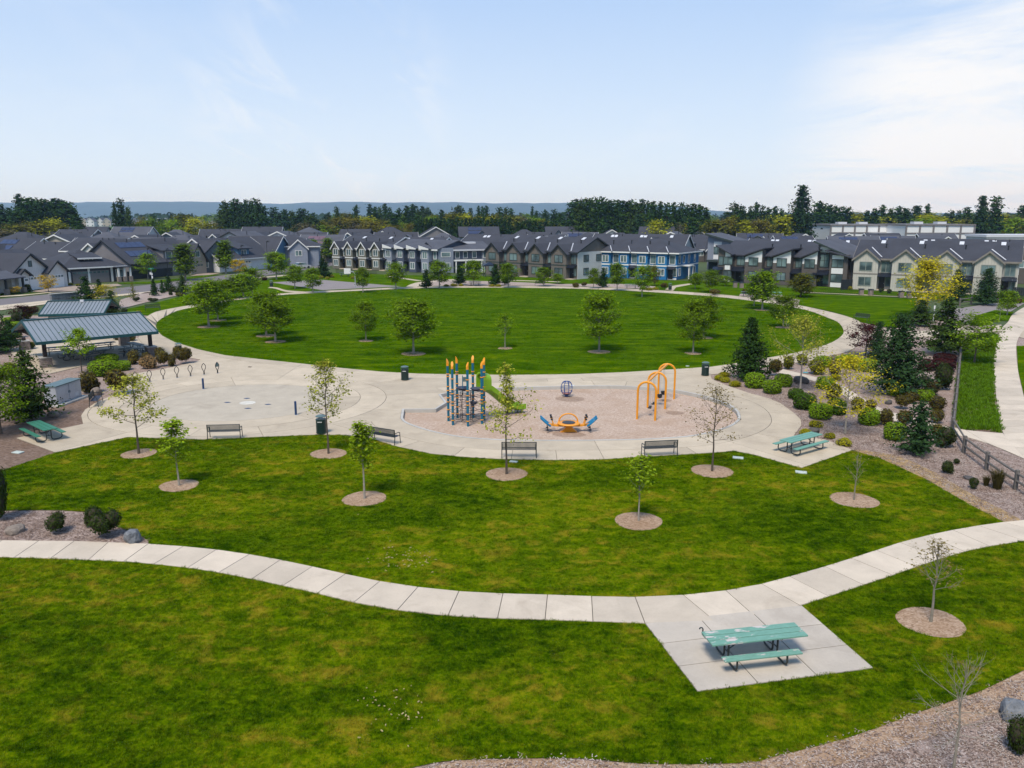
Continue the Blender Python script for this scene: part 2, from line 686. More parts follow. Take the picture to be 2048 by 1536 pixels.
M['spin_blue'] = plain('spinner_blue', (0.04, 0.09, 0.26), 0.35, 0.15)
M['red_disc'] = plain('spinner_seat', (0.45, 0.20, 0.16), 0.5)
M['table_green'] = plain('table_green', (0.045, 0.19, 0.12), 0.5, 0.2)
M['table_pale'] = plain('table_pale_green', (0.15, 0.33, 0.26), 0.5, 0.15)
M['table_peel'] = peeled_paint('table_peeling', (0.16, 0.33, 0.255), (0.56, 0.50, 0.46))
M['table_grey'] = plain('table_grey_green', (0.12, 0.16, 0.16), 0.5, 0.2)
M['roof_metal'] = plain('roof_blue_grey_metal', (0.225, 0.243, 0.26), 0.42, 0.10, 0.6, 0.0, 0.5)
M['roof_edge'] = plain('roof_green_trim', (0.010, 0.065, 0.070), 0.45)
M['timber'] = plain('dark_timber', (0.045, 0.032, 0.026), 0.8, 0.4, 6)
M['fence_wood'] = plain('weathered_fence', (0.15, 0.135, 0.12), 0.85, 0.35, 7)
M['pier'] = stone_mat('pier_stone', (0.27, 0.22, 0.19), 3.0)
M['boulder_grey'] = stone_mat('boulder_grey', (0.20, 0.21, 0.225), 2.4, 0.6)
M['boulder_tan'] = stone_mat('boulder_tan', (0.27, 0.22, 0.18), 2.4, 0.5)
M['boulder_dark'] = stone_mat('boulder_dark', (0.10, 0.09, 0.085), 2.4, 0.5)
M['steel'] = plain('brushed_steel', (0.48, 0.51, 0.55), 0.35, 0.2, 1.2, 0.3, 0.5)
M['pale_lid'] = plain('valve_lid', (0.50, 0.55, 0.50), 0.6)
M['shingle'] = shingle('roof_shingle', (0.050, 0.052, 0.064))
M['shingle_b'] = shingle('roof_shingle_worn', (0.085, 0.088, 0.105))
M['awning'] = plain('awning_metal', (0.018, 0.022, 0.035), 0.35, 0.2, 1, 0.3)
M['solar'] = plain('solar_panel', (0.035, 0.04, 0.085), 0.25, 0.15, 1, 0.1, 0.6)
M['solar_red'] = plain('solar_panel_rose', (0.16, 0.085, 0.10), 0.3, 0.15, 1, 0.1, 0.6)
M['fascia_dark'] = plain('fascia_dark', (0.022, 0.027, 0.030), 0.6)
M['fascia_taupe'] = plain('fascia_taupe', (0.24, 0.215, 0.185), 0.6)
M['flash'] = plain('flashing', (0.62, 0.63, 0.66), 0.4, 0.08)
M['door_dark'] = plain('front_door', (0.03, 0.028, 0.026), 0.5)
M['garage_grey'] = plain('garage_grey', (0.19, 0.175, 0.17), 0.6, 0.08)
M['w_cream'] = siding('siding_cream', (0.52, 0.495, 0.43), 0.42, True, 0.30)
M['w_brown'] = siding('siding_brown', (0.155, 0.135, 0.115), 0.42, True, 0.35)
M['w_taupe'] = siding('siding_taupe', (0.155, 0.148, 0.115), 0.20, False)
M['w_slate'] = siding('siding_slate', (0.075, 0.092, 0.135), 0.42, True, 0.25)
M['w_slate_pale'] = siding('siding_slate_pale', (0.24, 0.27, 0.33), 0.42, True, 0.25)
M['w_blue'] = siding('siding_blue', (0.022, 0.175, 0.390), 0.20, False)
M['w_grey'] = siding('siding_grey', (0.115, 0.10, 0.088), 0.20, False)
M['w_pale'] = siding('siding_pale', (0.60, 0.60, 0.58), 0.42, True, 0.3)
M['w_mauve'] = siding('siding_mauve', (0.20, 0.19, 0.195), 0.20, False)
M['w_dark'] = siding('siding_dark', (0.048, 0.050, 0.056), 0.20, False)
M['w_white'] = siding('siding_white', (0.66, 0.66, 0.67), 0.20, False, 0.2)
M['w_skyblue'] = siding('siding_skyblue', (0.08, 0.18, 0.29), 0.20, False)
M['w_bluegrey'] = siding('siding_bluegrey', (0.13, 0.155, 0.18), 0.20, False)
M['w_beige'] = siding('siding_beige', (0.42, 0.37, 0.30), 0.20, False)
M['frame_white'] = plain('frame_white', (0.74, 0.74, 0.72), 0.5, 0.05)
M['frame_green'] = plain('frame_sage', (0.24, 0.27, 0.24), 0.5, 0.05)
M['frame_dark'] = plain('frame_dark', (0.04, 0.055, 0.05), 0.5, 0.1)
M['bark_pale'] = plain('bark_pale', (0.34, 0.30, 0.25), 0.85, 0.35, 5)
M['bark'] = plain('bark_brown', (0.11, 0.085, 0.065), 0.9, 0.4, 5)
M['bark_bare'] = plain('bark_bare', (0.25, 0.22, 0.17), 0.85, 0.35, 5)
M['l_green'] = leaf_mat('leaf_green', (0.165, 0.265, 0.010))
M['l_mid'] = leaf_mat('leaf_mid', (0.165, 0.270, 0.012), hue=(0.21, 0.32, 0.015))
M['l_lime'] = leaf_mat('leaf_lime', (0.25, 0.36, 0.016), 0.4)
M['l_spring'] = leaf_mat('leaf_spring', (0.38, 0.39, 0.045))
M['l_yellow'] = leaf_mat('leaf_yellow', (0.58, 0.50, 0.022))
M['l_gold'] = leaf_mat('leaf_gold', (0.58, 0.40, 0.025))
M['l_brown'] = leaf_mat('leaf_bronze', (0.24, 0.19, 0.065))
M['l_olive'] = leaf_mat('leaf_olive', (0.15, 0.155, 0.016))
M['l_maroon'] = leaf_mat('leaf_maroon', (0.065, 0.018, 0.018))
M['l_conifer'] = leaf_mat('needle_dark', (0.034, 0.074, 0.016), 0.6, 0.2)
M['l_conifer_b'] = leaf_mat('needle_blue', (0.034, 0.072, 0.024), 0.6, 0.2)
M['l_pine'] = leaf_mat('needle_pine', (0.050, 0.088, 0.018), 0.6, 0.2)
M['l_box'] = leaf_mat('leaf_box', (0.21, 0.34, 0.016), 0.45, 0.3)
M['l_boxdark'] = leaf_mat('leaf_boxdark', (0.075, 0.145, 0.014), 0.45, 0.25)
M['l_red'] = leaf_mat('leaf_red', (0.115, 0.085, 0.020), 0.6, 0.25, hue=(0.15, 0.15, 0.03))
M['l_tan'] = leaf_mat('leaf_tan', (0.33, 0.21, 0.09), 0.4, 0.3)


# ------------------------------------------------------------------ planar geometry
def inside(p, poly):
    x, y = p[0], p[1]
    r, j = False, len(poly) - 1
    for i in range(len(poly)):
        xi, yi, xj, yj = poly[i][0], poly[i][1], poly[j][0], poly[j][1]
        if (yi > y) != (yj > y) and x < (xj - xi) * (y - yi) / (yj - yi + 1e-12) + xi:
            r = not r
        j = i
    return r


def area(poly):
    n = len(poly)
    return 0.5 * sum(poly[i][0] * poly[(i + 1) % n][1] - poly[(i + 1) % n][0] * poly[i][1] for i in range(n))


def smooth(pts, n=4, closed=False):
    """Catmull-Rom through ground points"""
    pts = [Vector((p[0], p[1])) for p in pts]
    m = len(pts)
    out = []
    for i in range(m if closed else m - 1):
        g = (lambda k: pts[k % m]) if closed else (lambda k: pts[max(0, min(m - 1, k))])
        a, b, c, d = g(i - 1), g(i), g(i + 1), g(i + 2)
        for k in range(n):
            t = k / n
            out.append(0.5 * ((2 * b) + (c - a) * t + (2 * a - 5 * b + 4 * c - d) * t * t + (3 * b - a - 3 * c + d) * t ** 3))
    if not closed:
        out.append(pts[-1])
    return out


def G(pxs):
    return [V2(at(x, y)) for x, y in pxs]


def cells(outline, holes=(), lines=(), out_type=0):
    vs, es, fs = [], [], []
    for loop in [outline] + list(holes):
        b = len(vs)
        loop = loop if area(loop) > 0 else loop[::-1]
        vs += [Vector((p[0], p[1])) for p in loop]
        fs.append(list(range(b, b + len(loop))))
    for ln in lines:
        b = len(vs)
        vs += [Vector((p[0], p[1])) for p in ln]
        es += [(b + i, b + i + 1) for i in range(len(ln) - 1)]
    ov, oe, of, _, _, orig = delaunay_2d_cdt(vs, es, fs, out_type, 1e-4)
    res = []
    for f, o in zip(of, orig):
        if 0 in o and not any(k in o for k in range(1, len(holes) + 1)):
            res.append([(ov[i][0], ov[i][1]) for i in f])
    return res


def sheet(name, outline, z, mat, holes=(), kind='structure', parent=None):
    vs, fs, idx = [], [], {}
    for c in cells(outline, holes):
        f = []
        for p in c:
            k = (round(p[0], 4), round(p[1], 4))
            if k not in idx:
                idx[k] = len(vs)
                vs.append((k[0], k[1], z))
            f.append(idx[k])
        if len(set(f)) > 2:
            fs.append(f if area([vs[i] for i in f]) > 0 else f[::-1])
    me = bpy.data.meshes.new(name)
    me.from_pydata(vs, [], fs)
    me.materials.append(mat)
    o = link(name, me, parent)
    if kind:
        o['kind'] = kind
    return o


def inset(poly, d):
    if area(poly) < 0:
        poly = poly[::-1]
    n = len(poly)
    out = []
    for i in range(n):
        p = Vector(poly[i])
        e1 = (p - Vector(poly[i - 1]))
        e2 = (Vector(poly[(i + 1) % n]) - p)
        if e1.length < 1e-6 or e2.length < 1e-6:
            continue
        e1.normalize()
        e2.normalize()
        n1, n2 = Vector((-e1.y, e1.x)), Vector((-e2.y, e2.x))
        b = n1 + n2
        if b.length < 1e-4:
            continue
        b.normalize()
        k = max(0.35, b.dot(n1))
        out.append(p + b * (d / k))
    return [V2(p) for p in out]


def tidy(poly, d=0.03):
    """drop vertices that nearly coincide or lie on a straight edge"""
    out = []
    for p in poly:
        if not out or (Vector(p) - Vector(out[-1])).length > d:
            out.append(V2(p))
    while len(out) > 3 and (Vector(out[0]) - Vector(out[-1])).length <= d:
        out.pop()
    k, res = len(out), []
    for i in range(k):
        a, p, c = Vector(out[i - 1]), Vector(out[i]), Vector(out[(i + 1) % k])
        u, w = (p - a).normalized(), (c - p).normalized()
        if u.dot(w) < 0.99995 and u.dot(w) > -0.985:
            res.append(out[i])
    return res


def slab(parent, poly, z0, z1, mat, gap=0.014):
    raw = [V2(p) for p in poly]
    k = 0
    while k < len(raw) and len(raw) > 3:            # drop joint lines that run out into a slab and stop
        a, b = raw[k - 1], raw[(k + 1) % len(raw)]
        if abs(a[0] - b[0]) + abs(a[1] - b[1]) < 1e-3:
            i, j = k, (k + 1) % len(raw)
            raw = [p for m, p in enumerate(raw) if m not in (i, j)]
            k = 0
        else:
            k += 1
    poly = tidy(raw)
    if len(poly) < 3 or abs(area(poly)) < 0.03:
        return
    if area(poly) < 0:
        poly = poly[::-1]
    q = None
    for g in (gap, gap * 0.5, 0.003):
        c = inset(poly, g)
        if len(c) != len(poly):
            continue
        ok = all((Vector(c[(i + 1) % len(c)]) - Vector(c[i])).dot(Vector(poly[(i + 1) % len(c)]) - Vector(poly[i])) > 0 for i in range(len(c)))
        if ok and 0 < area(c) < area(poly):
            q = c
            break
    if q is None:
        q = poly

    def crosses(a, b, c, d):
        o = lambda p, q_, r: (q_[0] - p[0]) * (r[1] - p[1]) - (q_[1] - p[1]) * (r[0] - p[0])
        return o(a, b, c) * o(a, b, d) < -1e-12 and o(c, d, a) * o(c, d, b) < -1e-12
    n = len(q)
    if any(crosses(q[i], q[(i + 1) % n], q[j], q[(j + 1) % n]) for i in range(n) for j in range(i + 2, n) if (j + 1) % n != i):
        q = inset(tidy(raw, 0.004), 0.002)
    c = Vector((sum(p[0] for p in q) / len(q), sum(p[1] for p in q) / len(q), 0))
    mb = MB()
    mb.prism([(p[0] - c.x, p[1] - c.y) for p in q], z0, z1 + R.uniform(-0.002, 0.002))
    me = mb.mesh('slab', mat)
    bm = bmesh.new()
    bm.from_mesh(me)
    bmesh.ops.triangulate(bm, faces=[f for f in bm.faces if len(f.verts) > 4])
    bm.to_mesh(me)
    bm.free()
    o = link('slab', me, parent)
    o.location = c
    return o


def slab_field(parent, outline, holes, lines, z0, z1, mat, gap):
    """the whole outline saw-cut along lines: each closed cell becomes one slab"""
    vs, es, fs = [], [], []
    for lp in [outline] + list(holes):
        b = len(vs)
        lp = lp if area(lp) > 0 else lp[::-1]
        vs += [Vector((p[0], p[1])) for p in lp]
        fs.append(list(range(b, b + len(lp))))
    for ln in lines:
        b = len(vs)
        vs += [Vector((p[0], p[1])) for p in ln]
        es += [(b + i, b + i + 1) for i in range(len(ln) - 1)]
    ov, oe, of, _, oed, orig = delaunay_2d_cdt(vs, es, fs, 0, 1e-4)
    wall = {tuple(sorted(e)) for e, o in zip(oe, oed) if len(o)}
    keep = [i for i, o in enumerate(orig) if 0 in o and not any(k in o for k in range(1, len(holes) + 1))]
    kset, byedge = set(keep), {}
    for i in keep:
        f = of[i]
        for a, b in zip(f, list(f[1:]) + [f[0]]):
            byedge.setdefault(tuple(sorted((a, b))), []).append(i)
    seen = set()
    for i in keep:
        if i in seen:
            continue
        grp, st = [], [i]
        seen.add(i)
        while st:
            k = st.pop()
            grp.append(k)
            f = of[k]
            for a, b in zip(f, list(f[1:]) + [f[0]]):
                e = tuple(sorted((a, b)))
                if e in wall:
                    continue
                for m in byedge[e]:
                    if m not in seen:
                        seen.add(m)
                        st.append(m)
        bm, idx = bmesh.new(), {}
        tot, per = 0.0, 0.0
        cx = cy = 0.0
        for k in grp:
            t3 = [ov[q] for q in of[k]]
            ar = abs(area([V2(p) for p in t3]))
            tot += ar
            cx += sum(p[0] for p in t3) / 3 * ar
            cy += sum(p[1] for p in t3) / 3 * ar
        if tot < 0.02:
            continue
        cx, cy = cx / tot, cy / tot
        for k in grp:
            f = []
            for q in of[k]:
                if q not in idx:
                    idx[q] = bm.verts.new((ov[q][0] - cx, ov[q][1] - cy, z1))
                f.append(idx[q])
            if area([(v.co.x, v.co.y) for v in f]) < 0:
                f = f[::-1]
            try:
                bm.faces.new(f)
            except ValueError:
                pass
        bmesh.ops.dissolve_degenerate(bm, dist=0.004, edges=bm.edges[:])
        per = sum(e.calc_length() for e in bm.edges if e.is_boundary)
        th = min(gap, tot / max(per, 0.01) * 0.3)
        rim = bmesh.ops.inset_region(bm, faces=bm.faces[:], thickness=th, use_boundary=True, use_even_offset=False)['faces']
        bmesh.ops.delete(bm, geom=rim, context='FACES')
        top = bm.faces[:]
        ex = bmesh.ops.extrude_face_region(bm, geom=top)
        bmesh.ops.delete(bm, geom=top, context='FACES_ONLY') if False else None
        dz = R.uniform(-0.002, 0.002)
        for v in [q for q in ex['geom'] if isinstance(q, bmesh.types.BMVert)]:
            v.co.z = z1 + dz
        for v in bm.verts:
            if abs(v.co.z - z1 - dz) > 1e-9 or v not in ex['geom']:
                v.co.z = z0 if v not in ex['geom'] else v.co.z
        bmesh.ops.recalc_face_normals(bm, faces=bm.faces[:])
        me = bpy.data.meshes.new('slab')
        bm.to_mesh(me)
        bm.free()
        me.materials.append(mat(cx, cy) if callable(mat) else mat)
        o = link('slab', me, parent)
        o.location = (cx, cy, 0)


def resample(line, step):
    """points at equal spacing along a polyline, with their directions"""
    line = [Vector((p[0], p[1])) for p in line]
    out, acc, nxt = [], 0.0, 0.0
    for a, b in zip(line[:-1], line[1:]):
        d = (b - a).length
        while nxt <= acc + d and d > 1e-9:
            t = (nxt - acc) / d
            out.append((a.lerp(b, t), (b - a).normalized()))
            nxt += step
        acc += d
    return out


def strip_slabs(parent, A, B, step, mat, z0=-0.10, z1=0.04, sub=8, gap=0.014):
    """slabs between two edges given as matching point lists"""
    A, B = smooth(A, sub), smooth(B, sub)
    mid = [(a + b) * 0.5 for a, b in zip(A, B)]
    L = [0.0]
    for a, b in zip(mid[:-1], mid[1:]):
        L.append(L[-1] + (b - a).length)
    n = max(1, round(L[-1] / step))

    def pt(s):
        for i in range(len(L) - 1):
            if s <= L[i + 1] + 1e-9:
                t = (s - L[i]) / max(1e-9, L[i + 1] - L[i])
                return A[i].lerp(A[i + 1], t), B[i].lerp(B[i + 1], t)
        return A[-1], B[-1]
    for k in range(n):
        s0, s1 = L[-1] * k / n, L[-1] * (k + 1) / n
        a0, b0 = pt(s0)
        am, bm = pt((s0 + s1) / 2)
        a1, b1 = pt(s1)
        slab(parent, [a0, am, a1, b1, bm, b0], z0, z1, mat, gap)
    return A + B[::-1]


def circle(c, r, n=28, ry=None, wob=0.0):
    out = []
    for k in range(n):
        a = 2 * math.pi * k / n
        w = 1 + wob * (0.6 * math.sin(2 * a + c[0]) + 0.45 * math.sin(3 * a + c[1]) + R.uniform(-0.35, 0.35))
        out.append((c[0] + r * w * math.cos(a), c[1] + (ry or r) * w * math.sin(a)))
    return out


# ------------------------------------------------------------------ outlines read off the photograph, in ground metres
PLAY_PX = [(801, 837), (804, 819), (869, 818.5), (889, 806), (877, 790), (894, 786), (960, 779), (1049, 775), (1124, 773), (1224, 772), (1299, 775.5),
           (1349, 780), (1399, 790), (1449, 805), (1474, 820), (1481, 835), (1476, 845), (1459, 855), (1424, 866), (1374, 875),
           (1299, 880), (1224, 882), (1124, 883), (1024, 882), (987, 881), (924, 876), (874, 867), (837, 857), (809, 846)]
_pp = G(PLAY_PX)
PLAY = [Vector(p) for p in _pp[:6]] + smooth(_pp[5:] + _pp[:1], 3)[1:-1]
PLAY = [V2(p) for p in PLAY]

OVAL_PX = [(312, 652), (315, 662), (325, 672), (350, 685), (400, 700), (450, 711), (512, 718), (587, 726), (687, 737), (762, 744),
           (837, 748), (912, 749.5), (1024, 750.5), (1149, 749), (1249, 745), (1349, 739), (1424, 734), (1480, 726), (1536, 716),
           (1586, 707), (1636, 695), (1666, 684), (1683, 672), (1687, 661), (1676, 645), (1653, 635), (1623, 623.5), (1596, 617),
           (1536, 606.5), (1449, 595.5), (1349, 587.5), (1249, 581.5), (1149, 577.5), (1024, 575.8), (937, 575.7), (837, 577),
           (737, 581), (637, 586), (549, 591.5), (480, 599.5), (425, 608.5), (390, 613), (362, 620), (337, 630), (317, 642)]
OVAL = [V2(p) for p in smooth(G(OVAL_PX), 3, True)]

PLAZA_PX = OVAL_PX[:19] + [(1566, 729), (1490, 742), (1421, 750), (1424, 759), (1449, 770), (1499, 787), (1536, 797), (1561, 807), (1586, 825),
                           (1602, 840), (1603, 852), (1588, 872), (1650, 880), (1705, 901), (1603, 937), (1510, 911), (1470, 903), (1400, 908),
                           (1290, 914), (1200, 920), (1100, 921), (1000, 919), (930, 915), (860, 908), (790, 893), (740, 877), (690, 871),
                           (640, 870), (540, 874), (400, 880), (256, 875), (110, 906), (33, 877), (166, 849), (162, 832), (170, 820), (190, 807),
                           (212, 797), (240, 785), (255, 772), (215, 769), (247, 756), (275, 747), (325, 739), (357, 732), (390, 725), (401, 720),
                           (370, 714), (340, 709), (308, 712), (292, 698), (276, 677), (290, 655), (291, 635)]
PLAZA = G(PLAZA_PX)

PATH_UP = [(-250, 1100), (-130, 1088), (5, 1082), (78, 1083), (149, 1083.5), (217, 1086), (297, 1089), (367, 1094), (433, 1100.5), (499, 1110), (561, 1121), (625, 1134.5),
           (691, 1149.5), (760, 1164), (836, 1175.5), (918, 1184), (1006, 1188.5), (1095, 1191), (1183, 1194), (1270, 1195.5), (1366, 1191.5),
           (1451, 1182.5), (1523, 1169.5), (1579, 1154.5), (1649, 1134.5), (1702, 1118), (1752, 1102), (1799, 1086.5), (1855, 1072), (1905, 1061.5),
           (1956, 1052.5), (2006, 1045.5), (2060, 1040), (2200, 1030)]
PATH_LO = [(-320, 1134), (-190, 1120), (-45, 1115), (29, 1116.5), (101, 1118.5), (177, 1121.5), (248, 1124.5), (308, 1129.5), (376, 1137), (438, 1146.5), (504, 1159.5), (566, 1173),
           (634, 1188.5), (708, 1206.5), (795, 1222), (896, 1233), (995, 1238.5), (1090, 1241.5), (1186, 1244.5), (1290, 1248.5), (1428, 1243),
           (1506, 1231.5), (1600, 1213), (1657, 1194.5), (1727, 1171.5), (1785, 1152), (1833, 1135), (1882, 1118.5), (1929, 1105), (1979, 1094),
           (2048, 1083), (2110, 1074), (2180, 1066), (2330, 1053)]
PAD_PX = [(1290, 1248.5), (1603, 1212.5), (1747, 1338), (1395, 1385)]

FRONT_TOP = [(-260, 1010), (-120, 970), (0, 943), (103, 908), (256, 875), (400, 880), (540, 874), (640, 870), (690, 871), (740, 877), (790, 893), (860, 908), (930, 915),
             (1000, 919), (1100, 921), (1200, 920), (1290, 914), (1400, 908), (1470, 903), (1510, 911), (1603, 937), (1705, 901), (1760, 917),
             (1850, 958), (1940, 1010), (2008, 1045)]
BED_LEFT = [(303, 1089), (275, 1068), (215, 1047), (170, 1024), (0, 1022), (-200, 1040)]
FRONT = G(FRONT_TOP) + [V2(p) for p in smooth(G([p for p in PATH_UP if 297 <= p[0] <= 2000]), 3)][::-1] + [V2(p) for p in smooth(G(BED_LEFT), 3)][1:]
NEAR = [V2(p) for p in smooth(G([p for p in PATH_LO if p[0] <= 1290]), 3)] + G([(1395, 1385), (1747, 1338), (1603, 1212.5)]) + \
       [V2(p) for p in smooth(G([p for p in PATH_LO if p[0] >= 1600]), 3)][1:] + \
       [V2(p) for p in smooth(G([(2330, 1250), (2160, 1290), (2048, 1341), (1960, 1383), (1850, 1421), (1700, 1475), (1550, 1514), (1490, 1527), (1300, 1529), (1180, 1519), (1087, 1517),
                                 (920, 1521), (830, 1535), (700, 1570), (500, 1600), (200, 1610), (-300, 1600)]), 3)]

# tree rings: centre pixel, half width in pixels
RINGS = [(278, 908, 34), (358, 972, 38), (657, 908, 36), (729, 998, 44), (1013, 949, 42), (1424, 943, 42), (1277, 1043, 48), (1708, 1001, 46), (1861, 1245, 63)]
OVAL_TREES = [  # base px, py, crown top py, crown width px
    (418, 654, 553, 84), (436, 641, 556, 64), (533, 672, 573, 78), (551, 684, 590, 78), (732, 682, 597, 54), (827, 708, 592, 94), (1010, 697, 620, 40),
    (1198, 704, 572, 86), (1386, 707, 592, 66), (1407, 676, 587, 70), (1566, 655, 583, 60), (1524, 620, 537, 62)]


def ring_poly(px, py, hw, wob=0.04):
    c = at(px, py)
    return circle((c.x, c.y), span(hw, c), 26, None, wob)


RING_POLYS = [ring_poly(*r) for r in RINGS]

# ------------------------------------------------------------------ the ground, layer by layer
sheet('ground', [(-7200, -60), (7200, -60), (7200, 7700), (-7200, 7700)], -0.05, plain('far_ground', (0.060, 0.085, 0.022), 0.9, 0.35, 0.02), [PLAY])
MULCH = [(-75, 2), (75, 2), (75, 72), (60, 80), (48, 112), (30, 86), (-25, 70), (-31, 84), (-44, 104), (-100, 104), (-100, 60)]
sheet('mulch_bed', MULCH, -0.012, M['mulch'], [PLAY])
sheet('bare_soil', G([(-300, 1010), (0, 943), (103, 908), (110, 906), (33, 877), (166, 849), (170, 820), (212, 797), (150, 800), (60, 830), (-60, 850), (-400, 900)]), 0.004, M['soil'])
sheet('soil_edge', [V2(p) for p in smooth(G([(1703, 898), (1790, 910), (1870, 945), (1950, 992), (2040, 1038), (2010, 1046), (1935, 1012), (1850, 962), (1760, 921)]), 2)], 0.002,
      mulch_mat('dry_soil', (0.20, 0.13, 0.07), (0.36, 0.25, 0.13), (0.55, 0.36, 0.15), 5.0))
sheet('soil_bank', G([(820, 1545), (920, 1521), (1087, 1517), (1300, 1529), (1490, 1527), (1700, 1475), (1850, 1421), (1960, 1383), (2060, 1336),
                      (2060, 1400), (1900, 1462), (1720, 1520), (1500, 1570), (1200, 1560), (900, 1560)]), 0.003, M['ring'])
sheet('lawn', FRONT, 0.02, M['lawn'])
sheet('lawn', NEAR, 0.02, M['lawn'])
sheet('lawn', OVAL, 0.02, M['lawn_far'])
for poly in RING_POLYS:
    sheet('tree_ring', poly, 0.03, M['ring'])
for px, py, _, w in OVAL_TREES:
    sheet('tree_ring', ring_poly(px, py, max(15, w * 0.26)), 0.03, M['ring'])

# front path of cast slabs, and the pad under the near table
path = tag(sheet('path', [V2(p) for p in smooth(G(PATH_UP), 3) + smooth(G(PATH_LO), 3)[::-1]], 0.012, M['joint']), None, None, None, 'structure')
for (a0, b0), (a1, b1) in zip(list(zip(PATH_UP, PATH_LO))[:-1], list(zip(PATH_UP, PATH_LO))[1:]):
    slab(path, G([a0, a1, b1, b0]), -0.1, 0.04, M['concrete_path'])
P = G(PAD_PX)
sheet('table_pad', P, 0.014, M['joint'])
pad = bpy.data.objects['table_pad']
for i in range(3):
    for j in range(3):
        q = []
        for u, v in ((i, j), (i + 1, j), (i + 1, j + 1), (i, j + 1)):
            u, v = u / 3, v / 3
            a = Vector(P[0]).lerp(Vector(P[1]), u)
            b = Vector(P[3]).lerp(Vector(P[2]), u)
            q.append(V2(a.lerp(b, v)))
        slab(pad, q, -0.1, 0.041, M['concrete_pad'])

# the plaza: one arrangement of saw-cut joints inside its outline
plaza = sheet('plaza', PLAZA, 0.012, M['joint'], [PLAY])
joints = []
pc = Vector((sum(p[0] for p in PLAY) / len(PLAY), sum(p[1] for p in PLAY) / len(PLAY)))
loop = smooth(_pp[5:] + _pp[:1], 4)


def offset_line(line, d):
    out = []
    for i, p in enumerate(line):
        t = (line[min(i + 1, len(line) - 1)] - line[max(i - 1, 0)])
        if t.length < 1e-6:
            continue
        t.normalize()
        nrm = Vector((-t.y, t.x))
        if nrm.dot(p - pc) < 0:
            nrm = -nrm
        out.append(p + nrm * d)
    return out


joints.append(offset_line(loop, 1.9))
for p, t in resample(loop, 2.3):
    nrm = Vector((-t.y, t.x))
    if nrm.dot(p - pc) < 0:
        nrm = -nrm
    joints.append([p + nrm * 0.0, p + nrm * (1.95 if (p + nrm).y > p.y + 0.3 else 7.5)])
SPLASH = (at(488, 803).x, at(488, 803).y)
sr = span(174, at(488, 803))
spl = circle(SPLASH, sr, 48, sr * 0.93)
joints.append(spl + spl[:1])
for k in (1.32, 1.62):
    s2 = circle(SPLASH, sr * k, 56, sr * 0.93 * k)
    joints.append(s2 + s2[:1])
for k in range(14):
    a = 2 * math.pi * k / 14 + 0.2
    d = Vector((math.cos(a), math.sin(a)))
    c0 = Vector(SPLASH)
    joints.append([c0 + d * (sr if k % 4 else sr * 0.25), c0 + d * 15.0])
for p, t in resample([Vector(q) for q in smooth(G(OVAL_PX[:19]), 3)], 2.6):
    nrm = Vector((-t.y, t.x))
    if (p + nrm).y > p.y:
        nrm = -nrm
    joints.append([p, p + nrm * 2.9])
joints.append([V2(p) for p in smooth(G([(x, y + (8 if y > 712 else 6)) for x, y in OVAL_PX[4:18]]), 3)])
slab_field(plaza, PLAZA, [PLAY], joints, -0.1, 0.04,
           lambda x, y: M['concrete_grey' if Vector((x - SPLASH[0], (y - SPLASH[1]) / 0.93)).length < sr else 'concrete'], 0.018)
# drain grate pads and the pale disc in the splash pad
mb = MB()
mb.lathe([(0.55, -0.02), (0.55, 0.052), (0.50, 0.054)], 24)
o = mb.build('splash_disc', plain('pale_disc', (0.62, 0.58, 0.50), 0.7))
o.location = at(495, 807)
o['kind'] = 'structure'

# play surface, with its kerb
sheet('play_chips', PLAY, -0.19, M['chips'])
kb = MB()
n = len(PLAY)
pin = inset(PLAY, 0.16)
if len(pin) == n:
    rev = PLAY if area(PLAY) > 0 else PLAY[::-1]
    for i in range(n):
        j = (i + 1) % n
        a, b, c, d = rev[i], rev[j], pin[j], pin[i]
        kb.add([(*a, -0.3), (*b, -0.3), (*c, -0.3), (*d, -0.3), (*a, 0.055), (*b, 0.055), (*c, 0.055), (*d, 0.055)],
               [(4, 5, 6, 7), (0, 4, 7, 3), (3, 7, 6, 2), (0, 1, 5, 4), (1, 2, 6, 5)])
    kb.build('kerb', M['kerb'])['kind'] = 'structure'

# oval path
OA = [(291, 635), (312, 624), (350, 616), (380, 611), (425, 605.5), (480, 595.5), (551, 588.5), (593, 584.5), (636, 582.5), (730, 578.5), (817, 574.2), (937, 572.5),
      (1024, 572.3), (1149, 573.8), (1249, 577), (1349, 582.8), (1449, 590), (1536, 600), (1596, 610.5), (1626, 616.5), (1661, 624.5), (1696, 634),
      (1721, 646), (1722, 680), (1700, 702), (1660, 712), (1620, 722), (1566, 729)]
OB = [(312, 652), (317, 642), (337, 630), (362, 620), (425, 608.5), (480, 599.5), (551, 591.3), (593, 588.5), (637, 586), (730, 581.2), (817, 577.5), (937, 575.7),
      (1024, 575.8), (1149, 577.5), (1249, 581.5), (1349, 587.5), (1449, 595.5), (1536, 606.5), (1596, 617), (1623, 623.5), (1653, 635), (1676, 645),
      (1687, 661), (1683, 672), (1666, 684), (1636, 695), (1586, 707), (1536, 716)]
opath = sheet('oval_path', [V2(p) for p in smooth(G(OA), 3) + smooth(G(OB), 3)[::-1]], 0.026, M['joint'])
strip_slabs(opath, G(OA), G(OB), 2.9, M['concrete'], -0.1, 0.041, 4, 0.012)

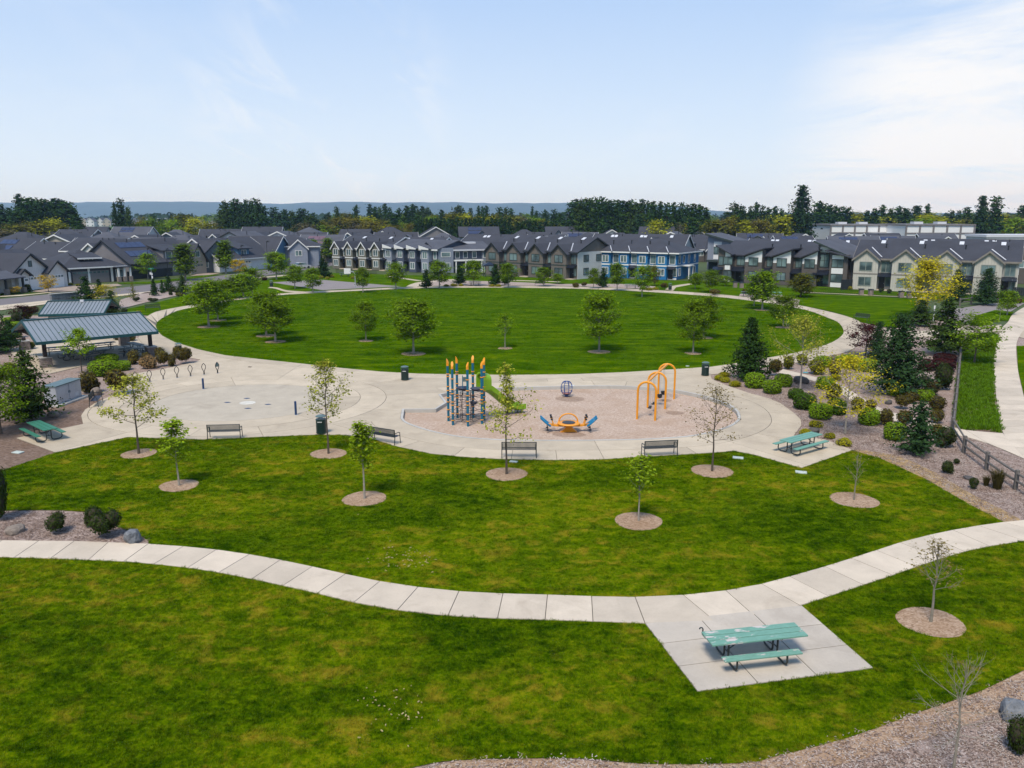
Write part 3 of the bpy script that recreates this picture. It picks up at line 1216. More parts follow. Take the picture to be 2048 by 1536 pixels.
# garden path, crossing path and the right-hand pavement
GA = [(1566, 739), (1636, 756), (1676, 767), (1751, 812), (1801, 830), (1861, 846), (1923, 860), (2006, 867.5)]
GB = [(1556, 746), (1628, 763), (1672, 783), (1740, 826), (1810, 848), (1900, 868), (1968, 885), (2052, 920)]
gp = sheet('garden_path', [V2(p) for p in smooth(G(GA), 3) + smooth(G(GB), 3)[::-1]], 0.012, M['joint'])
strip_slabs(gp, G(GA), G(GB), 2.1, M['concrete_path'], -0.1, 0.04)
SA = [(2120, 606), (2060, 611), (2027, 628), (2016, 644), (2003, 658), (1991, 693), (1988, 738), (1992.6, 799), (1998, 832), (2006, 867), (2052, 920), (2150, 1000), (2260, 1080)]
SB = [(2190, 612), (2130, 620), (2085, 640), (2060, 655), (2045, 664), (2033, 690), (2036, 740), (2050, 800), (2066, 832), (2090, 862), (2150, 915), (2260, 985), (2380, 1050)]
sp_ = sheet('pavement', [V2(p) for p in smooth(G(SA), 3) + smooth(G(SB), 3)[::-1]], 0.012, M['joint'])
strip_slabs(sp_, G(SA), G(SB), 1.6, M['concrete_path'], -0.1, 0.042, 6, 0.012)
XA = [(1715, 650), (1790, 660), (1850, 662), (1930, 655), (2003, 650)]
XB = [(1722, 668), (1790, 674), (1850, 674), (1930, 668), (2002, 662)]
xp = sheet('cross_path', [V2(p) for p in smooth(G(XA), 3) + smooth(G(XB), 3)[::-1]], 0.014, M['joint'])
strip_slabs(xp, G(XA), G(XB), 2.2, M['concrete'], -0.1, 0.038)
YA, YB = [(2040, 655), (2130, 668), (2260, 690)], [(2034, 674), (2110, 690), (2230, 715)]
yp = sheet('cross_path', [V2(p) for p in smooth(G(YA), 3) + smooth(G(YB), 3)[::-1]], 0.014, M['joint'])
strip_slabs(yp, G(YA), G(YB), 2.2, M['concrete'], -0.1, 0.039)

# other lawns and beds
sheet('lawn', G([(1597, 610), (1613, 587.5), (1831, 598), (1835, 625), (1815, 648), (1790, 658), (1722, 645), (1696, 633), (1661, 623), (1626, 615.5)]), 0.018, M['lawn_far'])
sheet('lawn', G([(240, 621), (310, 606), (372, 590), (470, 575), (560, 553), (625, 546), (700, 546), (790, 550), (842, 566), (836, 573.5), (730, 577.8), (636, 581.8),
                 (593, 583.8), (551, 587.8), (480, 594.8), (425, 604.8), (380, 610.3), (350, 615.3), (312, 623.3), (296, 632)]), 0.018, M['lawn_far'])
sheet('lawn', G([(842, 566), (790, 550), (985, 553), (1200, 558), (1440, 563), (1600, 578), (1613, 587.5), (1597, 609.5), (1536, 599.3), (1449, 589.3), (1349, 582), (1249, 576.3),
                 (1149, 573), (1024, 571.6), (937, 571.8), (850, 572.5)]), 0.014, M['lawn_far'])
sheet('lawn', G([(1613, 586), (1831, 597), (1990, 604), (2060, 606), (2200, 600), (2020, 588), (1706, 574), (1600, 572)]), 0.010, M['lawn_far'])
sheet('lawn', G([(2033, 692), (2036, 740), (2050, 800), (2066, 832), (2090, 862), (2150, 915), (2260, 985), (2500, 960), (2400, 640), (2200, 640), (2230, 715), (2110, 690)]), 0.016, M['lawn_far'])
sheet('lawn', G([(1985, 640), (1975, 655), (1940, 650), (1950, 632), (1990, 620), (2027, 624), (2016, 642)]), 0.018, M['lawn_far'])
sheet('gravel_bed', G([(842, 572), (845, 566), (860, 560), (910, 561), (1000, 563), (1120, 568), (1240, 568), (1310, 573), (1318, 579), (1249, 576.2), (1149, 572.8), (1024, 571.5), (937, 571.7)]), 0.024, M['gravel'])
sheet('gravel_bed', G([(1480, 588), (1560, 590), (1600, 600), (1597, 609), (1536, 599), (1478, 592)]), 0.024, M['gravel'])
sheet('gravel_bed', G([(236, 619), (300, 603), (372, 587), (345, 580), (290, 585), (240, 600)]), 0.024, M['gravel'])
sheet('gravel_yard', G([(1880, 622), (2000, 605), (2050, 606), (2010, 630), (1985, 640), (1900, 645)]), 0.012, M['court'])
sheet('court', G([(542, 565), (640, 559.5), (803, 573), (645, 580.5)]), 0.030, M['court'])
sheet('road', [V2(p) for p in smooth(G([(-160, 612), (0, 598), (100, 588), (160, 583), (237, 576), (375, 560), (450, 550), (515, 542), (570, 535), (640, 526), (660, 523)]), 3)] +
      [V2(p) for p in smooth(G([(690, 524), (655, 533), (568, 545), (519, 553.5), (440, 566), (370, 576), (310, 583), (237, 591), (100, 602), (0, 611), (-190, 634)]), 3)], 0.0, M['asphalt'])
sheet('pavement', G([(-180, 640), (0, 616.5), (104, 603.5), (104, 607), (0, 621), (-170, 648)]), 0.03, M['concrete'])
sheet('pavement', G([(-180, 632), (0, 611), (104, 600), (237, 589), (310, 582), (312, 584.5), (237, 592.5), (104, 603.2), (0, 616), (-180, 640)]), 0.024, M['concrete'])
sheet('pavement', G([(510, 555), (574, 549.6), (574, 551.8), (510, 557.5)]), 0.03, M['concrete'])
sheet('lawn', G([(-100, 592), (0, 587.5), (90, 579), (95, 581), (0, 591), (-100, 597)]), 0.02, M['lawn_far'])
sheet('lawn', G([(-100, 600), (0, 592.5), (130, 581.5), (137, 582.5), (100, 586.5), (0, 595), (-100, 603)]), 0.022, M['lawn_far'])
sheet('lawn', G([(235, 566), (300, 563), (355, 557), (420, 549), (440, 550), (370, 558.5), (300, 567.5), (240, 568)]), 0.018, M['lawn_far'])
sheet('driveway', G([(60, 583), (125, 572), (235, 568), (245, 571), (160, 581), (100, 586)]), 0.024, M['tan'])
sheet('driveway', G([(380, 552), (405, 545), (440, 547), (420, 550)]), 0.024, M['tan'])
sheet('driveway', G([(590, 527), (640, 522), (655, 524), (600, 531)]), 0.024, M['tan'])
sheet('front_walk', G([(60, 588.5), (100, 584.5), (104, 585.3), (40, 592), (0, 594), (0, 592.6)]), 0.028, M['concrete'])
for a, b in (((1600, 584), (1850, 596)), ((1000, 560), (1120, 564)), ((840, 562), (780, 553))):
    p0, p1 = at(*a), at(*b)
    t = (p1 - p0).normalized()
    nn = Vector((-t.y, t.x, 0)) * 0.7
    sheet('front_walk', [V2(p0 + nn), V2(p1 + nn), V2(p1 - nn), V2(p0 - nn)], 0.030, M['concrete'])
# link from the oval path towards the brown houses
sheet('front_walk', [V2(p) for p in smooth(G([(812, 573.5), (830, 566), (870, 560), (930, 558.5)]), 3)] + [V2(p) for p in smooth(G([(930, 560), (880, 562.5), (842, 570), (848, 574)]), 3)], 0.032, M['concrete'])
sheet('front_walk', [V2(p) for p in smooth(G([(1330, 579), (1345, 572), (1380, 567)]), 3)] + G([(1384, 569), (1352, 575), (1346, 582)]), 0.032, M['concrete'])
sheet('front_walk', [V2(p) for p in smooth(G([(540, 574), (555, 575.5), (575, 581), (620, 584)]), 3)] + [V2(p) for p in smooth(G([(595, 585), (570, 583.5), (550, 577.5), (536, 576)]), 3)], 0.032, M['concrete'])

# blue ridge far away
def ridge(name, y0, y1, x0, x1, hfun, mat):
    nx, ny = 150, 9
    vs, fs = [], []
    for j in range(ny):
        v = j / (ny - 1)
        for i in range(nx):
            x = x0 + (x1 - x0) * i / (nx - 1)
            prof = math.sin(math.pi * min(1, v * 1.0) * 0.5 + 0.0) if v < 1 else 1.0
            h = hfun(x) * (0.0 if j == 0 else prof)
            h += (6 * noise.noise(Vector((x * 0.011, j * 1.7, 0))) + 4 * noise.noise(Vector((x * 0.05, j * 3.0, 4)))) * (v > 0)
            vs.append((x, y0 + (y1 - y0) * v, h - 0.2))
    for j in range(ny - 1):
        for i in range(nx - 1):
            a = j * nx + i
            fs.append((a, a + 1, a + nx + 1, a + nx))
    me = bpy.data.meshes.new(name)
    me.from_pydata(vs, [], fs)
    me.materials.append(mat)
    link(name, me)['kind'] = 'structure'


hill_m = plain('hill_forest', (0.022, 0.045, 0.030), 0.95, 0.35, 0.004)
ridge('hills', 6000, 7300, -6500, 7000, lambda x: (128 + 22 * noise.noise(Vector((x * 0.0011, 2.2, 0))) + 12 * noise.noise(Vector((x * 0.004, 9.2, 0)))) * (1.0 if x < 900 else max(0.30, 1 - (x - 900) / 1600)), hill_m)


# ------------------------------------------------------------------ buildings
_cache = {}


def window(parent, x, y, z, w, h, fm='frame_white', rz=0.0, mull=1, trans=0, name='window'):
    """frame (mesh of its own) with its pane as a sub-part; faces local -y"""
    key = ('w', round(w, 2), round(h, 2), fm, mull, trans)
    if key not in _cache:
        t = 0.11 if w > 0.8 else 0.08
        mb = MB()
        mb.box(-w / 2 - t, w / 2 + t, -0.07, 0.02, -t, 0)
        mb.box(-w / 2 - t, w / 2 + t, -0.07, 0.02, h, h + t)
        mb.box(-w / 2 - t, -w / 2, -0.068, 0.02, 0, h)
        mb.box(w / 2, w / 2 + t, -0.068, 0.02, 0, h)
        for k in range(1, mull + 1):
            xm = -w / 2 + w * k / (mull + 1)
            mb.box(xm - 0.05, xm + 0.05, -0.062, 0.02, 0, h)
        for k in range(1, trans + 1):
            zm = h * k / (trans + 1)
            mb.box(-w / 2, w / 2, -0.055, 0.02, zm - 0.03, zm + 0.03)
        pb = MB()
        pb.box(-w / 2, w / 2, -0.03, 0.0, 0, h)
        _cache[key] = (mb.mesh('window', M[fm]), pb.mesh('pane', GLASS))
    a, b = _cache[key]
    o = link(name, a, parent)
    o.location = (x, y, z)
    o.rotation_euler = (0, 0, rz)
    link('pane', b, o)
    return o


def part(name, mb, mat, parent):
    return mb.build(name, M[mat] if isinstance(mat, str) else mat, parent)


def rake_roof(mb, x0, x1, ze, zr, ov, y0, y1, th=0.17):
    """two slopes of a gable facing -y, over a span x0..x1"""
    xm = (x0 + x1) / 2
    s = (zr - ze) / (xm - x0)
    for a in (-1, 1):
        xe = xm + a * (xm - x0 + ov)
        zo = ze - ov * s
        p = [(xm, zr), (xe, zo), (xe, zo + th), (xm, zr + th)]
        mb.front(p if a < 0 else p[::-1], y0, y1)


def rake_trim(mb, x0, x1, ze, zr, ov, y, th=0.26):
    xm = (x0 + x1) / 2
    s = (zr - ze) / (xm - x0)
    for a in (-1, 1):
        xe = xm + a * (xm - x0 + ov)
        zo = ze - ov * s
        p = [(xm, zr - th * 0.55), (xe, zo - th * 0.55), (xe, zo + 0.19), (xm, zr + 0.19)]
        mb.front(p if a < 0 else p[::-1], y - 0.05, y + 0.012)


def hip_mesh(mb, x0, x1, y0, y1, ze, zr, ov=0.5, th=0.16):
    x0, x1, y0, y1 = x0 - ov, x1 + ov, y0 - ov, y1 + ov
    w, d = x1 - x0, y1 - y0
    if w >= d:
        i = d / 2
        r = [(x0 + i, (y0 + y1) / 2), (x1 - i, (y0 + y1) / 2)]
    else:
        i = w / 2
        r = [((x0 + x1) / 2, y0 + i), ((x0 + x1) / 2, y1 - i)]
    vs = [(x0, y0, ze), (x1, y0, ze), (x1, y1, ze), (x0, y1, ze), (x0, y0, ze + th), (x1, y0, ze + th), (x1, y1, ze + th), (x0, y1, ze + th),
          (*r[0], zr), (*r[1], zr)]
    fs = [(3, 2, 1, 0), (0, 1, 5, 4), (1, 2, 6, 5), (2, 3, 7, 6), (3, 0, 4, 7)]
    if w >= d:
        fs += [(4, 5, 9, 8), (5, 6, 9), (6, 7, 8, 9), (7, 4, 8)]
    else:
        fs += [(4, 5, 8), (5, 6, 9, 8), (6, 7, 9), (7, 4, 8, 9)]
    mb.add(vs, fs)


def vents(roof, L, D, eave, ridge, xs, front=True, mat='black_metal'):
    for x in xs:
        k = 0.55
        y = D / 2 * k
        z = eave + (ridge - eave) * k
        m = MB().tube([(x, y, z - 0.1), (x, y, z + 0.75)], 0.11, 6).tube([(x, y, z + 0.70), (x, y, z + 0.88)], 0.17, 6)
        part('vent_pipe', m, mat, roof)


def skylight(roof, x, y, z, slope):
    m = MB()
    m.box(-0.35, 0.35, -0.55, 0.55, 0, 0.10)
    o = part('skylight', m, 'flash', roof)
    o.location = (x, y, z)
    o.rotation_euler = (slope, 0, 0)


def front_frame(P0, P1):
    a = P1 - P0
    return a.length, math.atan2(a.y, a.x)


def awning(parent, x0, x1, y, z, dep=1.3, drop=0.55, mat='awning'):
    m = MB()
    m.profile([(y + 0.02, z), (y - dep, z - drop), (y - dep, z - drop - 0.12), (y + 0.02, z - 0.14)], x0, x1)
    return part('awning', m, mat, parent)


def door(parent, x, y, z=0.0, w=1.0, h=2.1, mat='door_dark', rz=0.0):
    m = MB()
    m.box(-w / 2, w / 2, -0.05, 0.03, 0, h)
    for k in (0, 1):
        m.box(-w / 2 + 0.15, w / 2 - 0.15, -0.065, -0.045, 0.2 + k * 1.0, 1.0 + k * 0.9)
    o = part('door', m, mat, parent)
    o.location = (x, y, z)
    o.rotation_euler = (0, 0, rz)
    hb = MB()
    hb.box(w / 2 - 0.14, w / 2 - 0.09, -0.12, -0.05, 0.95, 1.1)
    part('handle', hb, 'steel', o)
    return o


def garage(parent, x, y, z, w, h, mat='white', rz=0.0, lites=True):
    m = MB()
    n = 4
    for k in range(n):
        m.box(-w / 2, w / 2, -0.06, 0.02, h * k / n + 0.012, h * (k + 1) / n)
    m.box(-w / 2, w / 2, -0.02, 0.02, 0, h - 0.01)
    o = part('garage_door', m, mat, parent)
    o.location = (x, y, z)
    o.rotation_euler = (0, 0, rz)
    if lites:
        k = max(2, int(w / 0.75))
        for i in range(k):
            xm = -w / 2 + w * (i + 0.5) / k
            g = MB()
            g.box(xm - w / k * 0.36, xm + w / k * 0.36, -0.085, -0.06, h * 0.79, h * 0.95)
            part('pane', g, GLASS, o)
    return o


def townhouse(label, cat, P0, P1, D, eave, ridge, n, wall, trim, frame, bayf=(0.0, 0.62), proj=1.3, bay_z=None, side=None, vent=True, bay_wall=None,
              flash=True, sky_n=4, awn='awning', band=True, gable_ov=0.35, name='townhouse_row'):
    """a terrace of n gable-fronted units along P0-P1, two storeys"""
    L, rz = front_frame(P0, P1)
    t = thing(name, P0, rz, label, cat, 'townhouse rows facing the park')
    bay_wall = bay_wall or wall
    ze, zr = bay_z or (eave, eave + 1.6)
    mb = MB()
    mb.profile([(0, 0), (D, 0), (D, eave), (D / 2, ridge - 0.08), (0, eave)], 0, L)
    part('wall', mb, wall, t)
    if side:
        sb = MB()
        sb.profile([(0.05, 0), (D - 0.05, 0), (D - 0.05, eave - 0.02), (0.05, eave - 0.02)], L + 0.0, L + 0.06)
        part('side_wall', sb, side, t)
    ov = 0.45
    s = (ridge - eave) / (D / 2)
    mb = MB()
    mb.profile([(-ov, eave - ov * s), (D / 2, ridge), (D + ov, eave - ov * s), (D + ov, eave - ov * s + 0.18), (D / 2, ridge + 0.18), (-ov, eave - ov * s + 0.18)], -0.4, L + 0.4)
    roof = part('roof', mb, 'shingle', t)
    mb = MB()
    mb.box(-0.42, L + 0.42, -ov - 0.06, -ov, eave - ov * s - 0.12, eave - ov * s + 0.17)
    part('gutter', mb, trim, t)
    for a in (-0.42, L + 0.38):
        mb = MB()
        mb.profile([(-ov, eave - ov * s - 0.1), (D / 2, ridge - 0.1), (D / 2, ridge + 0.2), (-ov, eave - ov * s + 0.2)], a, a + 0.05)
        mb.profile([(D / 2, ridge - 0.1), (D + ov, eave - ov * s - 0.1), (D + ov, eave - ov * s + 0.2), (D / 2, ridge + 0.2)], a, a + 0.05)
        part('rake_board', mb, trim, t)
    u = L / n
    for i in range(n):
        x0, x1 = i * u + bayf[0] * u, i * u + bayf[1] * u
        xm = (x0 + x1) / 2
        mb = MB()
        mb.front([(x0, 0), (x1, 0), (x1, ze), (xm, zr - 0.05), (x0, ze)], -proj, 0.25)
        part('gable_bay', mb, bay_wall, t)
        yb = D / 2 * min(1, (zr - eave) / (ridge - eave)) + 0.3
        mb = MB()
        rake_roof(mb, x0, x1, ze, zr, gable_ov, -proj - 0.35, yb)
        part('gable_roof', mb, 'shingle', t)
        mb = MB()
        rake_trim(mb, x0, x1, ze, zr, gable_ov, -proj - 0.35)
        part('gable_trim', mb, trim, t)
        if flash:
            zz = ze + 0.25
            y0_ = (zz - eave) / s
            mb = MB()
            a, b = Vector((x1 + gable_ov, -0.2, eave + 0.13)), Vector((xm + 0.15, yb - 0.2, zr + 0.24))
            a.z = eave + (-0.2) * s + 0.30
            mb.tube([a, b], 0.10, 4)
            part('flashing', mb, 'flash', roof)
        ww = min(1.9, (x1 - x0) * 0.52)
        window(t, xm, -proj, 3.45, ww, 1.35, frame, 0, 1)
        window(t, xm, -proj, 0.85, ww, 1.35, frame, 0, 1)
        if band:
            mb = MB()
            mb.box(x0 - 0.03, x1 + 0.03, -proj - 0.035, 0.0, 2.72, 2.94)
            part('belt_trim', mb, trim if trim != 'fascia_dark' else 'frame_dark', t)
        # recess: upper window, awning, door and lower window
        r0, r1 = x1, (i + 1) * u + bayf[0] * u
        r1 = min(r1, L)
        rw = r1 - r0
        if rw > 1.0:
            window(t, (r0 + r1) / 2, 0, 3.15, min(1.5, rw * 0.62), 1.7, frame if frame != 'frame_white' else 'frame_white', 0, 1)
            awning(t, r0 + 0.02, r1 - 0.02, 0, 2.95, proj + 0.2, 0.5, awn)
            door(t, r0 + rw * 0.28, 0, 0.15, 0.95)
            window(t, r0 + rw * 0.72, 0, 0.7, min(1.0, rw * 0.34), 1.5, frame, 0, 0)
            mb = MB()
            mb.box(r0 + 0.02, r1 - 0.02, -proj - 0.3, -0.01, -0.1, 0.14)
            part('stoop', mb, 'concrete', t)
    if vent:
        vents(roof, L, D, eave, ridge, [u * (i + 0.72) for i in range(n)])
    for i in range(sky_n):
        k = 0.86
        skylight(roof, L * (i + 0.6) / sky_n, D / 2 * k, eave + (ridge - eave) * k + 0.19, math.atan(s))
    return t, L


def zfit(px, py_base, py, back=0.0):
    """height of a roof line seen at row py, `back` metres behind the ground point (px, py_base)"""
    b = at(px, py_base)
    return top_z(py, Vector((b.x, b.y + back, 0)))


# cream terrace
t, L = townhouse('cream board-and-batten townhouse row with four gables behind the yellow tree', 'townhouse', at(1706, 577.5), at(2030, 591.5), 12.0, 5.5, 8.3, 4, 'w_cream', 'fascia_taupe',
                 'frame_green', (0.0, 0.64), 1.4, (5.35, 7.0), 'w_pale', bay_wall='w_cream')
for yy, zz in ((2.2, 3.4), (5.5, 3.4), (2.2, 0.8), (8.0, 0.8)):
    window(t, L + 0.06, yy, zz, 1.0, 1.4, 'frame_white', rad(90), 1)
# brown terrace
t, L = townhouse('brown townhouse row with four dark-trimmed gables and a pale end wall', 'townhouse', at(977, 548), at(1154, 559), 13.0, 5.5, 8.2, 4, 'w_brown', 'fascia_dark', 'frame_dark',
                 (0.06, 0.70), 1.3, (5.2, 6.9), 'w_pale')
for yy, zz in ((3.0, 3.6), (7.5, 3.6), (3.0, 0.9)):
    window(t, L + 0.06, yy, zz, 1.6, 1.2, 'frame_dark', rad(90), 1)
# taupe terrace
townhouse('taupe townhouse row with four white-edged gables beside the basketball court', 'townhouse', at(671, 536.5), at(777, 541), 13.0, 5.1, 7.6, 4, 'w_taupe', 'frame_white', 'frame_white',
          (0.04, 0.62), 1.2, (5.0, 6.5), None, True, None, False, 2, 'awning', True, 0.30)
# blue terrace with a hipped roof
P0, P1 = at(1203, 553.5), at(1352, 560)
L, rz = front_frame(P0, P1)
t = thing('townhouse_row', P0, rz, 'bright blue townhouse row with white trim under a hipped roof', 'townhouse', 'townhouse rows facing the park')
D = 13.0
mb = MB()
mb.box(0, L, 0, D, 0, 5.3)
part('wall', mb, 'w_blue', t)
mb = MB()
hip_mesh(mb, 0, L, 0, D, 5.3, 8.0, 0.55)
roof = part('roof', mb, 'shingle', t)
mb = MB()
mb.box(-0.62, L + 0.62, -0.66, -0.56, 5.18, 5.44)
mb.box(L + 0.57, L + 0.66, -0.6, D + 0.6, 5.18, 5.44)
part('gutter', mb, 'white', t)
mb = MB()
mb.box(-0.04, L + 0.045, -0.05, 0.0, 2.68, 2.88)
mb.box(L, L + 0.05, 0.02, D, 2.62, 2.92)
mb.box(-0.03, L + 0.04, -0.045, 0.0, 0.0, 0.35)
part('belt_trim', mb, 'white', t)
nb = 4
u = L / nb
for i in range(nb):
    xm = i * u + u * 0.30
    mb = MB()
    mb.box(xm - u * 0.27, xm + u * 0.27, -0.9, 0.01, 0.0, 5.25)
    part('front_bay', mb, 'w_blue', t)
    mb = MB()
    rake = MB()
    hip_mesh(mb, xm - u * 0.27, xm + u * 0.27, -0.9, 3.2, 5.31, 6.5, 0.35)
    part('bay_roof', mb, 'shingle', t)
    mb = MB()
    mb.box(xm - u * 0.27 - 0.02, xm + u * 0.27 + 0.02, -0.95, -0.01, 2.64, 2.9)
    mb.box(xm - u * 0.27 - 0.38, xm + u * 0.27 + 0.38, -1.30, -1.22, 5.2, 5.46)
    part('bay_trim', mb, 'white', t)
    mb = MB()
    mb.tube([(xm + u * 0.27 + 0.3, -0.9, 5.5), (xm + 0.1, 1.2, 6.55)], 0.09, 4)
    part('flashing', mb, 'flash', roof)
    for zz in (3.35, 0.85):
        window(t, xm, -0.9, zz, min(1.45, u * 0.30), 1.25, 'frame_white', 0, 1)
    xr = i * u + u * 0.78
    window(t, xr, 0, 3.2, u * 0.26, 1.6, 'frame_white', 0, 0)
    awning(t, xr - u * 0.20, xr + u * 0.20, 0, 2.6, 1.3, 0.4)
    door(t, xr - 0.3, 0, 0.1)
    window(t, xr + 0.65, 0, 0.7, 0.7, 1.5, 'frame_white', 0, 0)
for yy in (1.5, 4.0, 7.0, 10.5):
    window(t, L, yy, 3.3, 0.9, 1.4, 'frame_white', rad(90), 0)
for yy in (1.8, 7.5, 10.5):
    window(t, L, yy, 0.8, 1.0, 1.4, 'frame_white', rad(90), 0)
mb = MB()
for yy in (3.4, 5.6):
    mb.box(L + 1.3, L + 1.5, yy, yy + 0.2, 0, 2.6)
mb.box(L + 0.02, L + 1.6, 3.2, 6.0, 2.6, 2.8)
part('porch', mb, 'white', t)
vents(roof, L, D, 5.3, 8.0, [u * k + 1 for k in range(nb)])

# slate blue modern terrace
P0, P1 = at(778, 540.5), at(876, 546.5)
L, rz = front_frame(P0, P1)
t = thing('townhouse_row', P0, rz, 'slate blue modern townhouse row between the taupe and brown rows', 'townhouse', 'townhouse rows facing the park')
mb = MB()
mb.profile([(0, 0), (13, 0), (13, 5.0), (6.5, 7.0), (0, 5.3)], 0, L)
part('wall', mb, 'w_slate', t)
mb = MB()
mb.profile([(-0.6, 5.15), (6.5, 7.05), (13.5, 4.95), (13.5, 5.12), (6.5, 7.25), (-0.6, 5.34)], -0.5, L + 0.5)
roof = part('roof', mb, 'shingle_b', t)
mb = MB()
mb.box(-0.52, L + 0.52, -0.66, -0.60, 5.02, 5.36)
part('gutter', mb, 'frame_white', t)
for i in range(4):
    u = L / 4
    x0, x1 = i * u, i * u + u * 0.58
    mb = MB()
    mb.box(x0, x1, -1.2, 0.01, 0, 5.25)
    part('front_bay', mb, 'w_slate' if i % 3 else 'w_slate_pale', t)
    mb = MB()
    mb.front([(x0 - 0.3, 5.26), (x1 + 0.4, 5.26), (x1 + 0.4, 5.45), (x0 - 0.3, 6.15)], -1.6, 3.0)
    part('shed_roof', mb, 'shingle_b', t)
    mb = MB()
    mb.front([(x0 - 0.32, 5.30), (x1 + 0.42, 5.22), (x1 + 0.42, 5.47), (x0 - 0.32, 6.17)], -1.66, -1.61)
    part('rake_board', mb, 'frame_white', t)
    for zz in (3.3, 0.8):
        window(t, (x0 + x1) / 2, -1.2, zz, min(1.3, u * 0.34), 1.4, 'frame_white', 0, 1)
    awning(t, x1 + 0.05, (i + 1) * u - 0.05, 0, 2.8, 1.2, 0.35)
    door(t, x1 + (u * 0.42) / 2, 0, 0.1)
    window(t, x1 + u * 0.21, 0, 3.2, u * 0.2, 1.5, 'frame_white', 0, 0)
# its wing to the right
P0, P1 = at(872, 546), at(978, 543)
L, rz = front_frame(P0, P1)
t2 = thing('townhouse_row', P0, rz, 'slate blue end house with white porch posts and a pale tower bay', 'townhouse', 'townhouse rows facing the park')
mb = MB()
mb.profile([(0, 0), (11, 0), (11, 5.0), (5.5, 6.6), (0, 5.2)], 0, L)
part('wall', mb, 'w_slate', t2)
mb = MB()
mb.profile([(-0.9, 5.0), (5.5, 6.65), (11.6, 4.9), (11.6, 5.08), (5.5, 6.85), (-0.9, 5.2)], -0.5, L + 0.6)
roof = part('roof', mb, 'shingle_b', t2)
mb = MB()
mb.box(-0.5, L + 0.62, -0.97, -0.91, 4.9, 5.24)
part('gutter', mb, 'flash', t2)
mb = MB()
mb.box(0.3, L * 0.30, -1.0, 0.01, 0, 5.6)
part('front_bay', mb, 'w_slate_pale', t2)
mb = MB()
mb.box(L * 0.86, L + 0.02, -0.4, 0.01, 0, 5.0)
part('corner_bay', mb, 'w_slate_pale', t2)
window(t2, L * 0.16, -1.0, 3.7, 2.0, 0.9, 'frame_white', 0, 0)
window(t2, L * 0.18, -1.0, 0.8, 1.3, 1.4, 'frame_white', 0, 1)
for k in (0.40, 0.55, 0.72):
    window(t2, L * k, 0, 3.3, 0.9, 1.3, 'frame_white', 0, 0)
window(t2, L * 0.93, -0.4, 3.3, 1.2, 1.5, 'frame_white', 0, 1)
mb = MB()
mb.box(L * 0.31, L * 0.85, -1.5, 0.0, 2.6, 2.9)
for k in (0.34, 0.52, 0.68, 0.82):
    mb.box(L * k - 0.12, L * k + 0.12, -1.45, -1.2, 0, 2.6)
part('porch', mb, 'white', t2)
mb = MB()
mb.box(L * 0.25, L * 0.85, 3.6, 5.0, 6.3, 6.75)
part('clerestory', mb, 'flash', roof)

# grey modern terrace with shed roofs
P0, P1 = at(1440, 562), at(1636, 572)
L, rz = front_frame(P0, P1)
t = thing('townhouse_row', P0, rz, 'grey-brown modern townhouse row with white panels and slanting shed roofs', 'townhouse', 'townhouse rows facing the park')
mb = MB()
mb.profile([(0, 0), (13, 0), (13, 4.9), (7, 7.6), (0, 5.2)], 0, L)
part('wall', mb, 'w_grey', t)
mb = MB()
mb.profile([(-0.5, 5.1), (7, 7.65), (13.4, 4.8), (13.4, 4.98), (7, 7.85), (-0.5, 5.3)], -0.3, L + 0.3)
roof = part('roof', mb, 'shingle', t)
u = L / 3.5
for i in range(4):
    x0 = i * u
    x1 = x0 + u * (0.62 if i else 0.5)
    x1 = min(x1, L)
    mb = MB()
    up = i > 0
    za, zb = (5.2, 6.4) if up else (6.7, 5.4)
    mb.front([(x0, 0), (x1, 0), (x1, zb), (x0, za)], -1.5, 0.3)
    part('front_bay', mb, 'w_grey', t)
    mb = MB()
    mb.front([(x0 - 0.4, za - (0.15 if up else -0.2)), (x1 + 0.35, zb + (0.15 if up else -0.2)), (x1 + 0.35, zb + (0.37 if up else 0.02)), (x0 - 0.4, za + (0.07 if up else 0.42))], -2.1, 4.5)
    part('shed_roof', mb, 'shingle', t)
    mb = MB()
    if up:
        mb.front([(x0 + 0.06, 4.05), (x1 - 0.06, 4.05), (x1 - 0.06, zb - 0.1), (x0 + 0.06, za - 0.2)], -1.53, -1.49)
    else:
        for zz in (2.4, 0.1):
            part('white_panel', MB().front([(x0 + u * 0.27, zz), (x1 - 0.2, zz), (x1 - 0.2, zz + 0.85), (x0 + u * 0.27, zz + 0.85)], -1.53, -1.49), 'white', t)
        mb.front([(x0 + u * 0.27, 4.9), (x1 - 0.2, 4.9), (x1 - 0.2, 5.5), (x0 + u * 0.27, 5.8)], -1.53, -1.49)
    part('white_panel', mb, 'white', t)
    xm = (x0 + x1) / 2 if up else x0 + u * 0.38
    window(t, xm, -1.53, 3.45, min(1.7, u * 0.34), 1.4, 'frame_dark', 0, 1)
    window(t, xm, -1.5, 0.9, min(1.6, u * 0.30), 1.3, 'frame_dark', 0, 1)
    if not up:
        window(t, x0 + u * 0.11, -1.5, 3.3, 0.8, 1.6, 'frame_dark', 0, 0)
        awning(t, x0 - 0.8, x0 + u * 0.22, -1.5, 2.9, 1.0, 0.5)
    xr0, xr1 = x1, min((i + 1) * u, L)
    if xr1 - xr0 > 0.8:
        awning(t, xr0 + 0.02, xr1 - 0.02, 0, 3.0, 2.0, 0.7)
        window(t, (xr0 + xr1) / 2, 0, 3.3, (xr1 - xr0) * 0.55, 1.6, 'frame_dark', 0, 1)
        door(t, (xr0 + xr1) / 2 - 0.4, 0, 0.1)
        window(t, (xr0 + xr1) / 2 + 0.6, 0, 0.5, 0.8, 1.6, 'frame_dark', 0, 0)
vents(roof, L, 14, 5.2, 7.6, [u * 1.6, u * 2.6])
